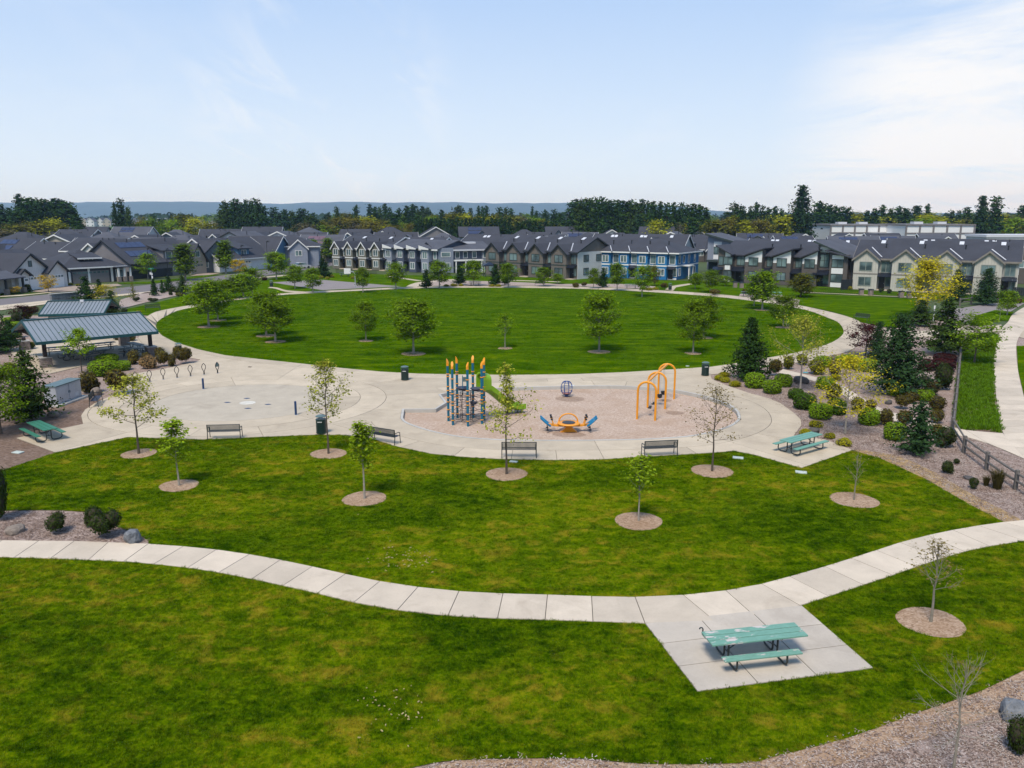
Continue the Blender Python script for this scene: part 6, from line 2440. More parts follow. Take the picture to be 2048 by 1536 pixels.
for px, top, w, p in ((520, 444, 34, 'bare_far'), (548, 452, 24, 'wood4'), (552, 414, 28, 'fir1'), (566, 424, 26, 'fir1'), (574, 418, 26, 'fir1'), (587, 419, 24, 'fir1'), (597, 430, 24, 'fir1'), (608, 416, 26, 'fir1'), (622, 428, 26, 'fir1'), (634, 436, 24, 'fir0'),
                      (620, 452, 30, 'wood4'), (645, 434, 34, 'wood1'), (660, 424, 16, 'fir0'), (690, 449, 16, 'fir0'), (675, 430, 32, 'wood2'), (694, 419, 30, 'wood1'), (677, 410, 16, 'fir0'), (716, 440, 36, 'wood3'), (735, 446, 30, 'wood2'), (715, 410, 22, 'fir0'),
                      (742, 408, 20, 'fir2'), (752, 413, 20, 'fir0'), (762, 411, 20, 'fir1'), (773, 407, 22, 'fir2'), (782, 414, 20, 'fir0'), (776, 432, 34, 'wood1'), (790, 428, 26, 'fir0'), (805, 440, 30, 'wood0'), (800, 416, 20, 'fir0'), (815, 411, 22, 'fir2'),
                      (828, 408, 22, 'fir0'), (838, 414, 18, 'fir1'), (846, 412, 18, 'fir2'), (856, 412, 20, 'fir0'), (822, 443, 24, 'wood2'), (838, 430, 30, 'fir0'), (870, 422, 30, 'wood1'), (884, 419, 16, 'fir2'), (898, 424, 24, 'wood2'), (918, 408, 26, 'fir0'), (942, 415, 18, 'fir1'),
                      (958, 411, 16, 'fir2'), (966, 412, 16, 'fir0'), (973, 411, 16, 'fir2'), (988, 420, 22, 'wood1'), (1000, 414, 18, 'fir0'), (1012, 412, 18, 'fir1'), (1022, 416, 16, 'fir2'), (1064, 412, 12, 'fir2'), (1072, 421, 12, 'fir2'), (1042, 425, 30, 'wood3'),
                      (1090, 419, 16, 'fir0'), (1108, 418, 18, 'fir1'), (1120, 428, 20, 'fir0'), (1000, 450, 36, 'wood2'), (1110, 452, 24, 'wood2'), (1085, 432, 30, 'wood1'), (1055, 438, 26, 'fir0'), (1125, 445, 26, 'fir2')):
    far(p, px, top, w, RF.uniform(355, 470) if top < 425 else RF.uniform(320, 350))
for px, top, w, p in ((612, 440, 36, 'wood3'), (655, 446, 34, 'wood0'), (704, 430, 36, 'wood2'), (725, 432, 34, 'wood1'), (748, 438, 38, 'wood2'), (768, 448, 30, 'wood4'), (786, 446, 30, 'wood2'), (812, 452, 28, 'wood4'), (848, 432, 34, 'wood1'), (862, 426, 30, 'wood0'),
                      (905, 416, 30, 'wood1'), (930, 424, 34, 'wood4'), (952, 428, 30, 'wood2'), (1030, 422, 34, 'wood1'), (1048, 448, 30, 'wood0'), (1068, 444, 30, 'wood3'), (1098, 440, 34, 'wood1'), (1118, 456, 30, 'wood2'), (560, 456, 28, 'wood0'), (590, 452, 26, 'wood1')):
    far(p, px, top, w, RF.uniform(322, 352))
for k in range(22):
    far('hedgecol', 838 + k * 8.6, 434 + RF.uniform(-3, 4), 19, 312 + RF.uniform(-3, 3))
for k in range(8):
    far('hedgecol', 1036 + k * 11, 440 + RF.uniform(-6, 6), 24, 318 + RF.uniform(-6, 6))
for px, top in ((1143, 404), (1152, 398), (1161, 394), (1172, 396), (1181, 392), (1192, 395), (1201, 393), (1212, 396), (1222, 400), (1233, 399), (1243, 401), (1256, 399), (1268, 400), (1281, 398), (1293, 401), (1304, 402), (1318, 402),
                (1331, 405), (1345, 404), (1360, 404), (1372, 409), (1383, 407), (1396, 408), (1408, 414), (1150, 425), (1180, 420), (1215, 425), (1275, 428), (1310, 425), (1350, 420), (1140, 440), (1405, 430)):
    far('fir%d' % RF.randrange(3), px, top, RF.uniform(32, 44), RF.uniform(296, 335))
for px, top, w, p in ((1312, 437, 40, 'wood4'), (1335, 448, 28, 'bare_far'), (1358, 444, 32, 'bare_far'), (1380, 437, 34, 'wood4'), (1300, 455, 30, 'wood1'), (1372, 456, 30, 'wood3'), (1430, 432, 40, 'wood1'), (1448, 432, 36, 'wood2'), (1470, 428, 30, 'poplar'), (1486, 438, 24, 'poplar'),
                      (1508, 432, 38, 'wood3'), (1520, 436, 36, 'wood2'), (1545, 428, 30, 'wood4'), (1560, 432, 26, 'poplar'), (1576, 426, 28, 'poplar'), (1588, 442, 24, 'poplar'), (1425, 448, 30, 'wood2'), (1494, 450, 30, 'wood4'), (1466, 402, 26, 'fir0'), (1480, 411, 22, 'fir1'),
                      (1497, 412, 22, 'fir2'), (1508, 404, 24, 'fir0'), (1520, 410, 22, 'fir1'), (1532, 414, 20, 'fir0'), (1546, 412, 20, 'fir2'), (1558, 416, 20, 'fir0'), (1540, 424, 26, 'fir1'), (1480, 424, 30, 'fir0')):
    far(p, px, top, w, RF.uniform(290, 310) if top > 420 else RF.uniform(325, 360))
far('firbig', 1597, 370, 62, 300)
far('firbig', 1955, 391, 58, 300)
far('fir1', 1981, 392, 34, 310)
for px, top, w, p in ((1632, 402, 26, 'fir0'), (1641, 406, 24, 'fir1'), (1655, 409, 26, 'fir2'), (1666, 411, 24, 'fir0'), (1680, 412, 26, 'fir1'), (1690, 414, 24, 'fir0'), (1708, 416, 32, 'wood1'), (1728, 420, 24, 'fir1'), (1744, 416, 22, 'fir0'), (1758, 409, 24, 'fir2'), (1775, 414, 26, 'fir1'),
                      (1791, 412, 24, 'fir0'), (1806, 416, 22, 'fir1'), (1826, 411, 40, 'firbig'), (1847, 407, 22, 'fir0'), (1850, 424, 44, 'wood4'), (1880, 427, 44, 'wood1'), (1896, 418, 24, 'fir0'), (1910, 420, 22, 'fir1'), (1926, 414, 26, 'fir2'), (1976, 432, 46, 'wood4'), (2003, 432, 44, 'wood4'),
                      (2012, 424, 40, 'wood3'), (2036, 410, 36, 'fir0'), (2044, 434, 44, 'wood4'), (1740, 440, 44, 'wood3'), (1770, 440, 40, 'wood1'), (1800, 440, 44, 'wood2'), (1640, 446, 34, 'wood0'), (1675, 440, 30, 'wood3'), (1935, 440, 40, 'wood3'), (1905, 436, 40, 'wood1'), (1616, 428, 26, 'fir1'),
                      (1650, 424, 34, 'fir0'), (1700, 432, 30, 'fir2'), (1820, 432, 40, 'fir1'), (2066, 420, 50, 'fir1'), (1950, 428, 50, 'wood3')):
    far(p, px, top, w, RF.uniform(345, 420))
for px, top, w, p in ((1165, 448, 34, 'wood1'), (1225, 452, 34, 'wood0'), (1262, 450, 34, 'wood4'), (1445, 440, 40, 'wood4'), (1535, 438, 40, 'wood0'), (1630, 440, 40, 'wood4'), (1715, 428, 44, 'wood4'), (1765, 432, 44, 'wood4'), (1838, 430, 44, 'wood0'), (1868, 432, 44, 'wood4'), (1928, 432, 44, 'wood1'),
                      (1990, 424, 48, 'wood4'), (2025, 430, 48, 'wood0'), (900, 436, 34, 'wood4'), (690, 438, 36, 'wood0'), (735, 430, 36, 'wood4'), (640, 444, 34, 'wood4'), (870, 438, 32, 'wood0'), (975, 432, 30, 'wood4'), (1075, 430, 32, 'wood0')):
    far(p, px, top, w, RF.uniform(330, 380))
# a looser belt farther out closes the view to the ridge
for k in range(70):
    px = -60 + k * 31 + RF.uniform(-12, 12)
    if 158 < px < 236 or 1660 < px < 1660:
        continue
    p = RF.choice(['fir0', 'fir1', 'fir2', 'wood1', 'wood3', 'fir0', 'wood0'])
    far(p, px, RF.uniform(422, 430), RF.uniform(18, 30), RF.uniform(520, 900))
# every far tree gets the label of its place along the line
ZONES = [(190, 'the dark wood at the far left'), (300, 'the stretch around the tall pair left'), (440, 'the stretch above the solar panel house'), (545, 'the dark clump above the white house'),
         (700, 'the stretch above the taupe terrace'), (862, 'the stretch above the slate blue terrace'), (1128, 'the stretch above the brown terrace'), (1250, 'the big dark wood, left half'),
         (1415, 'the big dark wood, right half'), (1570, 'the stretch above the grey terrace'), (1700, 'the stretch around the tallest fir'), (1870, 'the stretch above the commercial buildings'), (9999, 'the stretch at the far right')]
SHORT = {'fir': 'dark conifer', 'wood0': 'fresh green tree', 'wood1': 'olive tree', 'wood2': 'golden-brown tree', 'wood3': 'grey-brown tree', 'wood4': 'yellow-green tree', 'poplar': 'slender pale tree', 'bare_far': 'bare pale tree', 'hedgecol': 'hedge-like evergreen'}
lo_ = -9999
for zx, zn in ZONES:
    for key in SHORT:
        for k, (px, _, o) in enumerate(sorted([f for f in FAR if f[1] == key and lo_ <= f[0] < zx], key=lambda f: f[0])):
            o['label'] = f'{SHORT[key]}, {nth(k + 1)} from left in {zn}'
    lo_ = zx
woodm = leaf_mat('distant_wood_leaves', (0.022, 0.042, 0.020), 0.6, 0.1)
rgw = np.random.default_rng(8)
nW = 16000
wx, wy = rgw.uniform(-1500, 1700, nW), rgw.uniform(900, 2100, nW)
keep = ~((wx > -0.56 * wy - 40) & (wx < -0.48 * wy + 20) & (wy < 1100))
wx, wy = wx[keep], wy[keep]
wz = rgw.beta(1.5, 1.2, len(wx)) * 13 * (0.6 + 0.6 * np.sin(wx * 0.013 + wy * 0.007) ** 2)
wo = link('distant_wood', leaf_mesh('distant_wood', np.stack([wx, wy, wz], 1), np.tile([0, -0.5, 0.8], (len(wx), 1)), 7.0, woodm, 9, 0.8))
tag(wo, None, None, None, 'stuff')
sheet('field', [(-640, 760), (-330, 760), (-420, 1080), (-700, 1080)], 0.4, plain('field_green', (0.045, 0.115, 0.015), 0.95, 0.25, 0.02))

# ------------------------------------------------------------------ shrubs, grasses, boulders
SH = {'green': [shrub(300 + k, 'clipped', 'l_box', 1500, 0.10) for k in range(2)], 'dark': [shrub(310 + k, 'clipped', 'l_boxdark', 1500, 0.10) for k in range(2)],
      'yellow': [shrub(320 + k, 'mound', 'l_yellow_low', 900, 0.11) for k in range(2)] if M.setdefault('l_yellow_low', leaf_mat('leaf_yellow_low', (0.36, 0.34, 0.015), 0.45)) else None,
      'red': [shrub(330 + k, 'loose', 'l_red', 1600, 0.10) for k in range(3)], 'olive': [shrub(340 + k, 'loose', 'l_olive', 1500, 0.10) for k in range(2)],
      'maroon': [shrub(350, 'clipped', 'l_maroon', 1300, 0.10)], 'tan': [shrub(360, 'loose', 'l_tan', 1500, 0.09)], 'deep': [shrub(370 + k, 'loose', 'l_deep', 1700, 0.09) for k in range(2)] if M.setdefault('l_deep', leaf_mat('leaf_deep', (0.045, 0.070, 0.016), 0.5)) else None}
WORD = {'green': 'bright green clipped shrub', 'dark': 'dark green clipped shrub', 'yellow': 'low yellow shrub', 'red': 'reddish brown loose shrub', 'olive': 'olive green loose shrub', 'maroon': 'maroon clipped shrub', 'tan': 'tan twiggy shrub', 'deep': 'dark evergreen loose shrub'}
GS = {'r': 'shrubs in the right garden', 'l': 'shrubs round the shelter', 'f': 'shrubs in the left front bed', 's': 'shrubs by the far path and street'}


def put_shrub(kind, cx, cy, wpx, hpx, where, g):
    """cx, cy: centre of the shrub in the photo"""
    b = at(cx, cy + hpx * 0.42)
    W = span(wpx, b)
    H = max(0.25, (top_z(cy - hpx * 0.5, b)) * (1.4 if kind in ('red', 'olive', 'deep', 'tan') else 1.02))
    W *= 1.06
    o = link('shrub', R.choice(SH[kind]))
    o.location = b
    o.rotation_euler = (0, 0, R.uniform(0, 6.28))
    o.scale = (W * R.uniform(0.94, 1.02), W * R.uniform(0.94, 1.02), H)
    return tag(o, f'{WORD[kind]} {where}', 'shrub', GS[g])


for kind, cx, cy, w, h, where in (
        ('green', 1509, 762, 38, 30, 'directly in front of the dark cone-shaped conifer'), ('green', 1544, 775, 36, 26, 'right of and below the one before the cone-shaped conifer'), ('green', 1566, 762, 32, 25, 'left of the pale spring tree trunk'),
        ('green', 1650, 767, 35, 25, 'at the lower edge of the garden path, first from the bend'), ('olive', 1667, 787, 38, 26, 'under the low gold branches beside the garden path'), ('dark', 1591, 789, 29, 21, 'behind the largest dark clipped one'),
        ('dark', 1609, 804, 42, 32, 'largest of its kind, right of the plaza curve'), ('green', 1640, 824, 42, 30, 'nearest the plaza curve, above two yellow shrubs'), ('dark', 1673, 815, 37, 32, 'left of the yellow leaning tree trunk'),
        ('green', 1737, 835, 39, 33, 'right of the yellow leaning tree trunk'), ('green', 1789, 865, 40, 34, 'beside the small ragged pine'), ('yellow', 1438, 755, 19, 12, 'leftmost of the trio beside the right bin'), ('yellow', 1449, 748, 22, 11, 'rear one of the trio beside the right bin'),
        ('yellow', 1451, 759, 20, 12, 'front one of the trio beside the right bin'), ('yellow', 1470, 767, 23, 13, 'alone before the big clipped shrub by the cone-shaped conifer'), ('yellow', 1632, 848, 26, 15, 'below the clipped shrub nearest the plaza curve'),
        ('yellow', 1611, 864, 24, 16, 'behind the left end of the right picnic table'), ('yellow', 1659, 871, 22, 13, 'behind the right end of the right picnic table'), ('yellow', 1687, 884, 29, 17, 'rightmost of those behind the right picnic table'),
        ('yellow', 1671, 754, 22, 13, 'beside the garden path at its bend'), ('red', 1550, 741, 30, 27, 'right behind the cone-shaped conifer'), ('red', 1668, 739, 26, 23, 'above the garden path bend'), ('red', 1718, 812, 30, 22, 'behind the trunk of the yellow leaning tree'),
        ('red', 1737, 815, 26, 20, 'left edge of the garden path behind a bright clipped shrub'), ('red', 1775, 840, 32, 26, 'between two bright clipped shrubs by the garden path'), ('olive', 1577, 729, 28, 22, 'left end of the upper garden row'),
        ('olive', 1632, 738, 42, 24, 'middle of the upper garden row above the teal lid'), ('green', 1645, 724, 32, 22, 'in the upper garden row'), ('yellow', 1663, 725, 14, 10, 'between the upper row shrubs and the maroon-leaved tree'), ('green', 1694, 724, 42, 26, 'under the maroon-leaved tree, left'),
        ('green', 1731, 731, 40, 24, 'under the maroon-leaved tree, right'), ('olive', 1604, 722, 28, 18, 'behind the pale spring tree trunk'), ('green', 1793, 780, 38, 26, 'at the foot of the biggest conifer'), ('green', 1847, 791, 36, 22, 'right of the one at the biggest conifer'),
        ('red', 1800, 807, 32, 22, 'above the ragged pine, left'), ('red', 1822, 798, 30, 20, 'behind the ragged pine'), ('deep', 1849, 766, 28, 20, 'halfway up the bed right of the biggest conifer'), ('red', 1863, 780, 32, 24, 'right of the bright clipped shrub in the middle bed'),
        ('deep', 1882, 762, 38, 42, 'tall one below the maroon hedge blocks'), ('red', 1876, 811, 36, 24, 'beside the split rail fence, upper'), ('red', 1873, 836, 30, 24, 'beside the split rail fence at the garden path'), ('red', 1808, 838, 34, 24, 'left of the ragged pine at the garden path'),
        ('red', 1870, 868, 32, 24, 'right of the ragged pine, left one of two'), ('deep', 1893, 881, 40, 32, 'right of the ragged pine, right one of two'), ('maroon', 1852, 731, 28, 24, 'left of the pair of maroon blocks'), ('maroon', 1889, 717, 40, 17, 'rear block of the maroon pair'),
        ('maroon', 1887, 731, 40, 26, 'front block of the maroon pair'), ('deep', 1893, 938, 26, 20, 'small and pointed, on the bare mulch left of the rail fence'), ('deep', 1912, 924, 13, 8, 'tiny, on the bare mulch left of the rail fence'), ('deep', 1948, 970, 20, 17, 'small and round, beside the ornamental grass'),
        ('deep', 2032, 1485, 46, 60, 'at the bottom right corner beside the grey boulder'), ('green', 1862, 634, 24, 12, 'under the tall yellow tree'), ('red', 1905, 690, 30, 22, 'behind the tall open conifer')):
    put_shrub(kind, cx, cy, w, h, where, 'r')
for kind, cx, cy, w, h, where in (
        ('green', 207, 737, 49, 31, 'largest of the three before the shelter'), ('green', 215, 718, 40, 18, 'rear one of the three before the shelter'), ('green', 245, 732, 30, 19, 'right one of the three before the shelter'), ('red', 264, 719, 27, 22, 'right of the three bright clipped shrubs'),
        ('red', 294, 718, 19, 16, 'at the right stone pier of the shelter'), ('tan', 299, 727, 35, 23, 'beside the bike loops'), ('red', 322, 712, 23, 22, 'right of the shelter pier, rear'), ('red', 328, 723, 29, 24, 'right of the shelter pier, front'), ('red', 354, 709, 19, 20, 'left of the half hidden bin'),
        ('red', 372, 717, 35, 26, 'at the tip of the bed before the half hidden bin'), ('red', 183, 772, 44, 34, 'behind the steel cabinet, left'), ('red', 227, 773, 50, 42, 'behind the steel cabinet, right, largest'), ('red', 342, 724, 20, 20, 'between the two pairs near the bed tip'),
        ('red', 258, 677, 26, 13, 'behind the shelter at its right rear pier'), ('red', 236, 676, 22, 11, 'behind the shelter left of its right rear pier'), ('olive', 60, 693, 26, 12, 'behind the left rear post of the shelter'), ('green', 32, 650, 30, 12, 'left of the shelter roof, near one'), ('green', 20, 640, 28, 10, 'left of the shelter roof, far one'),
        ('olive', 36, 666, 30, 20, 'left of the rear shelter post under the conifers'), ('deep', 36, 640, 24, 18, 'behind the maroon spreading tree'), ('olive', 56, 630, 24, 22, 'right of the maroon spreading tree'), ('red', 68, 622, 22, 12, 'left end of the smaller metal roof'), ('olive', 20, 745, 40, 26, 'between the bright maple and the shelter')):
    put_shrub(kind, cx, cy, w, h, where, 'l')
for kind, cx, cy, w, h, where in (('deep', 112, 1052, 39, 33, 'alone between the two boulders of the front bed'), ('deep', 192, 1038, 40, 30, 'rear one of the touching pair in the front bed'), ('deep', 213, 1055, 52, 44, 'front one of the touching pair in the front bed'), ('deep', -4, 1004, 52, 92, 'tall one cut by the left picture edge')):
    put_shrub(kind, cx, cy, w, h, where, 'f')
for kind, cx, cy, w, h, where in (('yellow', 642, 554, 11, 7, 'left of the three beside the court'), ('yellow', 655, 556, 9, 6, 'middle of the three beside the court'), ('yellow', 663, 552, 11, 7, 'right of the three beside the court'), ('yellow', 707, 555, 12, 6, 'under the basketball hoop'),
                                  ('maroon', 528, 558, 12, 7, 'on the grass left of the court'), ('yellow', 893, 571, 12, 6, 'left end of the far gravel bed'), ('yellow', 908, 570, 14, 7, 'second in the far gravel bed'), ('yellow', 922, 570, 10, 6, 'third in the far gravel bed'),
                                  ('yellow', 983, 571, 12, 6, 'before the brown terrace, left'), ('yellow', 996, 571, 13, 6, 'before the brown terrace, right'), ('yellow', 1298, 578, 15, 7, 'left half of the yellow pair before the blue terrace'), ('yellow', 1311, 577, 13, 7, 'right half of the yellow pair before the blue terrace'),
                                  ('red', 1150, 572, 16, 8, 'on the gravel before the pale end wall'), ('red', 1170, 570, 14, 7, 'right of the one before the pale end wall'), ('red', 1328, 574, 16, 10, 'beside the far bin'), ('red', 1430, 586, 24, 10, 'before the grey terrace, left'), ('red', 1490, 584, 16, 10, 'before the grey terrace, right'),
                                  ('deep', 359, 584, 20, 10, 'rear right on the street gravel'), ('deep', 345, 581, 16, 8, 'rear on the street gravel'), ('deep', 273, 600, 12, 8, 'under the yellowish young conifer'), ('deep', 306, 601, 18, 7, 'under the slim conifer on the gravel'), ('deep', 341, 588, 9, 7, 'small and round on the gravel'),
                                  ('olive', 358, 590, 18, 6, 'flat one at the right of the gravel'), ('yellow', 141, 568, 10, 6, 'before the grey garage, left'), ('yellow', 156, 570, 9, 5, 'before the grey garage, right'), ('yellow', 25, 583, 12, 5, 'low by the white porch'), ('yellow', 278, 623, 11, 5, 'by the left bench'),
                                  ('deep', 250, 623, 12, 7, 'behind the smaller roof, by the left bench'), ('deep', 1762, 582, 10, 7, 'before the cream terrace, left'), ('deep', 1778, 584, 10, 7, 'before the cream terrace, middle'), ('yellow', 1700, 576, 10, 8, 'at the corner between grey and cream terraces'), ('yellow', 1800, 588, 12, 8, 'left of the tall yellow tree'),
                                  ('deep', 6, 577, 16, 10, 'at the very left by the white porch'), ('deep', 55, 578, 16, 12, 'right of the golden porch bush'), ('red', 2038, 603, 14, 10, 'beyond the pavement bend, right edge')):
    put_shrub(kind, cx, cy, w, h, where, 's')
oc = {'l_grass_dry': (0.085, 0.070, 0.018)}
M['l_grass_dry'] = leaf_mat('grass_dry', oc['l_grass_dry'], 0.5)
gm = grass_clump(401, 'l_grass_dry')
for px, py, w, lab in ((1994, 978, 46, 'large dark ornamental grass clump beside the rail fence'), (1972, 972, 24, 'small pale ornamental grass clump left of the large one')):
    b = at(px, py)
    o = link('ornamental_grass', gm)
    o.location = b
    s = span(w, b) / 1.1
    o.scale = (s, s, s)
    tag(o, lab, 'ornamental grass', 'ornamental grass clumps')


def boulder(px, py, wpx, hpx, mat, lab, seed):
    b = at(px, py + hpx * 0.4)
    bm = bmesh.new()
    bmesh.ops.create_icosphere(bm, subdivisions=3, radius=0.5)
    for v in bm.verts:
        n = noise.noise(v.co * 1.7 + Vector((seed, 0, 0))) * 0.30 + noise.noise(v.co * 5 + Vector((seed, 3, 0))) * 0.08
        q = v.co.normalized()
        k = 0.5 + n * 0.55
        m = max(abs(q.x), abs(q.y), abs(q.z))
        v.co = q * k * (0.75 + 0.25 / m)
    me = bpy.data.meshes.new('boulder')
    bm.to_mesh(me)
    bm.free()
    me.materials.append(M[mat])
    o = link('boulder', me)
    W = span(wpx, b)
    H = span(hpx, b) / 0.9
    o.location = b + Vector((0, 0, H * 0.30))
    o.rotation_euler = (0, 0, seed)
    o.scale = (W, W * 0.8, H)
    tag(o, lab, 'boulder', 'landscape boulders')


for a in ((33, 1057, 36, 20, 'boulder_tan', 'tan wedge-shaped boulder at the left of the front bed', 1.0), (266, 1072, 36, 30, 'boulder_grey', 'speckled grey boulder at the tip of the front bed', 2.3), (107, 828, 22, 13, 'boulder_tan', 'pale boulder behind the left picnic table', 3.1),
          (194, 783, 22, 18, 'boulder_tan', 'tan boulder between the steel cabinet and its bench', 4.4), (2034, 1424, 60, 44, 'boulder_grey', 'large blue-grey boulder at the bottom right', 5.7), (1603, 760, 28, 16, 'boulder_dark', 'dark pointed boulder at the garden path', 6.1),
          (1668, 714, 16, 11, 'boulder_dark', 'dark round boulder by the oval path', 7.3), (1608, 716, 16, 10, 'boulder_dark', 'dark boulder behind the pale spring tree', 1.9), (1628, 860, 20, 11, 'boulder_dark', 'dark flat boulder behind the right picnic table', 2.8),
          (1777, 804, 16, 9, 'boulder_dark', 'dark boulder at the upper edge of the garden path', 3.9), (1937, 955, 22, 6, 'boulder_dark', 'flat dark stone on the bare mulch by the rail fence', 4.9), (256, 731, 12, 7, 'boulder_tan', 'small tan boulder among the shrubs before the shelter', 8.2)):
    boulder(*a)


# ------------------------------------------------------------------ street furniture
def u_leg(mb, x, sgn, top_y, out_y, zt=0.70, zs=0.42, r=0.03):
    pts = [(x, sgn * top_y, zt)]
    pts += [(x, sgn * top_y, 0.16), (x, sgn * (top_y + 0.03), 0.075), (x, sgn * (top_y + 0.12), 0.035), (x, sgn * (out_y - 0.16), 0.035), (x, sgn * (out_y - 0.05), 0.07), (x, sgn * out_y, 0.17), (x, sgn * (out_y - 0.02), zs)]
    mb.tube(pts, r, 8)


def picnic_table(label, centre, rz, L, mat, bx=None, peel=None, W=0.76, name='picnic_table', planks=3, fr='bench_metal'):
    t = thing(name, centre, rz, label, 'picnic table', 'picnic tables in the park')
    bx = bx or (-L / 2, L / 2)
    pw = W / planks
    for k in range(planks):
        y = -W / 2 + pw * k
        mb = MB()
        mb.bbox(-L / 2 + R.uniform(0, 0.012), L / 2 - R.uniform(0, 0.012), y + 0.014, y + pw - 0.014, 0.705, 0.75, 0.006)
        mb.build('plank', M[peel or mat], t)
    for s in (-1, 1):
        mb = MB()
        mb.bbox(bx[0], bx[1], s * 0.66 - 0.13, s * 0.66 + 0.13, 0.415, 0.455, 0.006)
        mb.build('bench', M[peel or mat], t)
    xl = bx[0] + 0.42
    xr = bx[1] - 0.42
    for x in (xl, xr):
        for s in (-1, 1):
            mb = MB()
            u_leg(mb, x, s, 0.13, 0.70)
            mb.build('leg', M[fr], t, True)
        mb = MB()
        mb.tube([(x, -0.36, 0.69), (x, 0.36, 0.69)], 0.022, 6)
        mb.tube([(x, -0.13, 0.30), (x, 0.13, 0.30)], 0.020, 6)
        mb.build('cross_bar', M[fr], t)
        mb = MB()
        d = 0.62 if x == xl else -0.62
        mb.tube([(x, 0, 0.30), (x + d, 0, 0.69)], 0.016, 6)
        mb.build('brace', M[fr], t)
    return t


def table_on_edge(label, pa, pb, mat, W=0.76, Lmin=None, **k):
    """pa-pb: the near long edge of the table top, in photo pixels"""
    a, b = at(*pa, 0.75), at(*pb, 0.75)
    L, rz = front_frame(a, b)
    L2 = Lmin or L
    n = Vector((-math.sin(rz), math.cos(rz), 0))
    c = (a + b) / 2 + n * W / 2
    c.z = 0.045
    return picnic_table(label, c, rz, L2, mat, W=W, **k)


t = table_on_edge('green picnic table with peeling paint on the concrete pad by the front path', (1425.5, 1294), (1617.5, 1273.5), 'table_green', peel='table_peel', bx=(-1.28, 1.10), W=0.80)
mb = MB()
mb.tube([(0, 0, 0), (0, 0, 0.10), (-0.03, 0, 0.14), (-0.09, 0, 0.14), (-0.11, 0, 0.10)], 0.02, 6)
o = mb.build('pipe_end', M['bench_metal'], t)
o.location = (-1.33, 0.62, 0.60)
table_on_edge('pale green picnic table on the pad at the right end of the plaza', (1582, 887), (1646, 870), 'table_pale', W=0.76)
a, b = at(52, 846, 0.75), at(87, 862.5, 0.75)
table_on_edge('fresh green picnic table on the pad at the left end of the plaza', (52, 846), (87, 862.5), 'table_green', W=0.76)
for lab, pa, pb in (('grey picnic table under the shelter, rear left', (100, 697), (134, 694.5)), ('grey picnic table standing crosswise under the left of the shelter', (117, 699), (139, 708)), ('grey picnic table in the front middle of the shelter', (173, 707), (217, 701)),
                    ('grey picnic table in the rear middle of the shelter', (180, 690), (231, 685)), ('grey picnic table standing crosswise under the right of the shelter', (247, 685), (277, 692)), ('green-grey picnic table at the right front pier of the shelter', (236, 700), (294, 697))):
    table_on_edge(lab, pa, pb, 'table_grey', Lmin=2.4)
for lab, px, py, rz, m in (('small far picnic table beside the yellow shrubs of the court', 690, 553, 0.0, 'table_grey'), ('green far picnic table on the gravel before the slate end house', 950, 571, 0.0, 'table_green'), ('grey far picnic table before the blue terrace', 1262, 577, -0.1, 'table_grey'),
                           ('dark far picnic table before the grey terrace', 1496, 593, -0.3, 'table_grey'), ('pale far picnic table right of the dark one before the grey terrace', 1548, 594, -0.2, 'table_pale')):
    b = at(px, py)
    b.z = 0.03
    picnic_table(lab, b, rz, 2.3, m)


def bench_proto():
    t = thing('bench', (0, 0, 0), 0, 'x', 'bench', 'slatted metal benches')
    L = 1.84
    mb = MB()
    n = 30
    for k in range(n):
        x = -L / 2 + 0.05 + (L - 0.1) * k / (n - 1)
        mb.box(x - 0.017, x + 0.017, -0.30, -0.285, 0.50, 0.86, M=None)
    mb.build('back_slats', M['bench_metal'], t)['kind'] = 'stuff'
    mb = MB()
    for k in range(n):
        x = -L / 2 + 0.05 + (L - 0.1) * k / (n - 1)
        mb.box(x - 0.017, x + 0.017, -0.26, 0.20, 0.425, 0.44)
    mb.build('seat_slats', M['deck_blue'], t)['kind'] = 'stuff'
    mb = MB()
    mb.tube([(-L / 2, -0.295, 0.87), (L / 2, -0.295, 0.87)], 0.022, 6)
    mb.build('back_rail', M['bench_metal'], t)
    mb = MB()
    mb.tube([(-L / 2, -0.285, 0.49), (L / 2, -0.285, 0.49)], 0.02, 6)
    mb.build('back_rail', M['bench_metal'], t)
    mb = MB()
    mb.tube([(-L / 2, 0.20, 0.43), (L / 2, 0.20, 0.43)], 0.022, 6)
    mb.build('seat_rail', M['bench_metal'], t)
    for x in (-L / 2, L / 2):
        mb = MB()
        mb.tube([(x, -0.33, 0.0), (x, -0.27, 0.42), (x, -0.30, 0.88)], 0.024, 6)
        mb.build('leg', M['bench_metal'], t)
        mb = MB()
        mb.tube([(x, 0.24, 0.0), (x, 0.20, 0.43), (x, 0.19, 0.62), (x, 0.12, 0.66), (x, -0.26, 0.66)], 0.022, 6)
        mb.build('arm_leg', M['bench_metal'], t)
    return t


benches = [((451, 877), 0.10, 'slatted bench seen from behind at the front edge of the splash plaza'), ((770, 885), -0.50, 'angled slatted bench between the nearer bin and the playground'), ((1038, 914), 0.0, 'slatted bench behind the wide yellow-green young tree'),
           ((1318, 911), 0.16, 'slatted bench near the bronze-budded young tree'), ((194, 810), -1.25, 'dark bench on the plaza edge before the steel cabinet'), ((1722, 642), 2.2, 'dark blue bench on the lawn edge at the far right bend'), ((306, 622), -2.6, 'blue-grey bench beside the left bend of the oval path'), ((1080, 572), 0.0, 'low far bench before the brown terrace')]
b0 = None
for (p, rz, lab) in benches:
    o = bench_proto() if b0 is None else copy_tree(b0)
    b0 = b0 or o
    v = at(*p)
    v.z = 0.042
    o.location = v
    o.rotation_euler = (0, 0, rz)
    o['label'] = lab


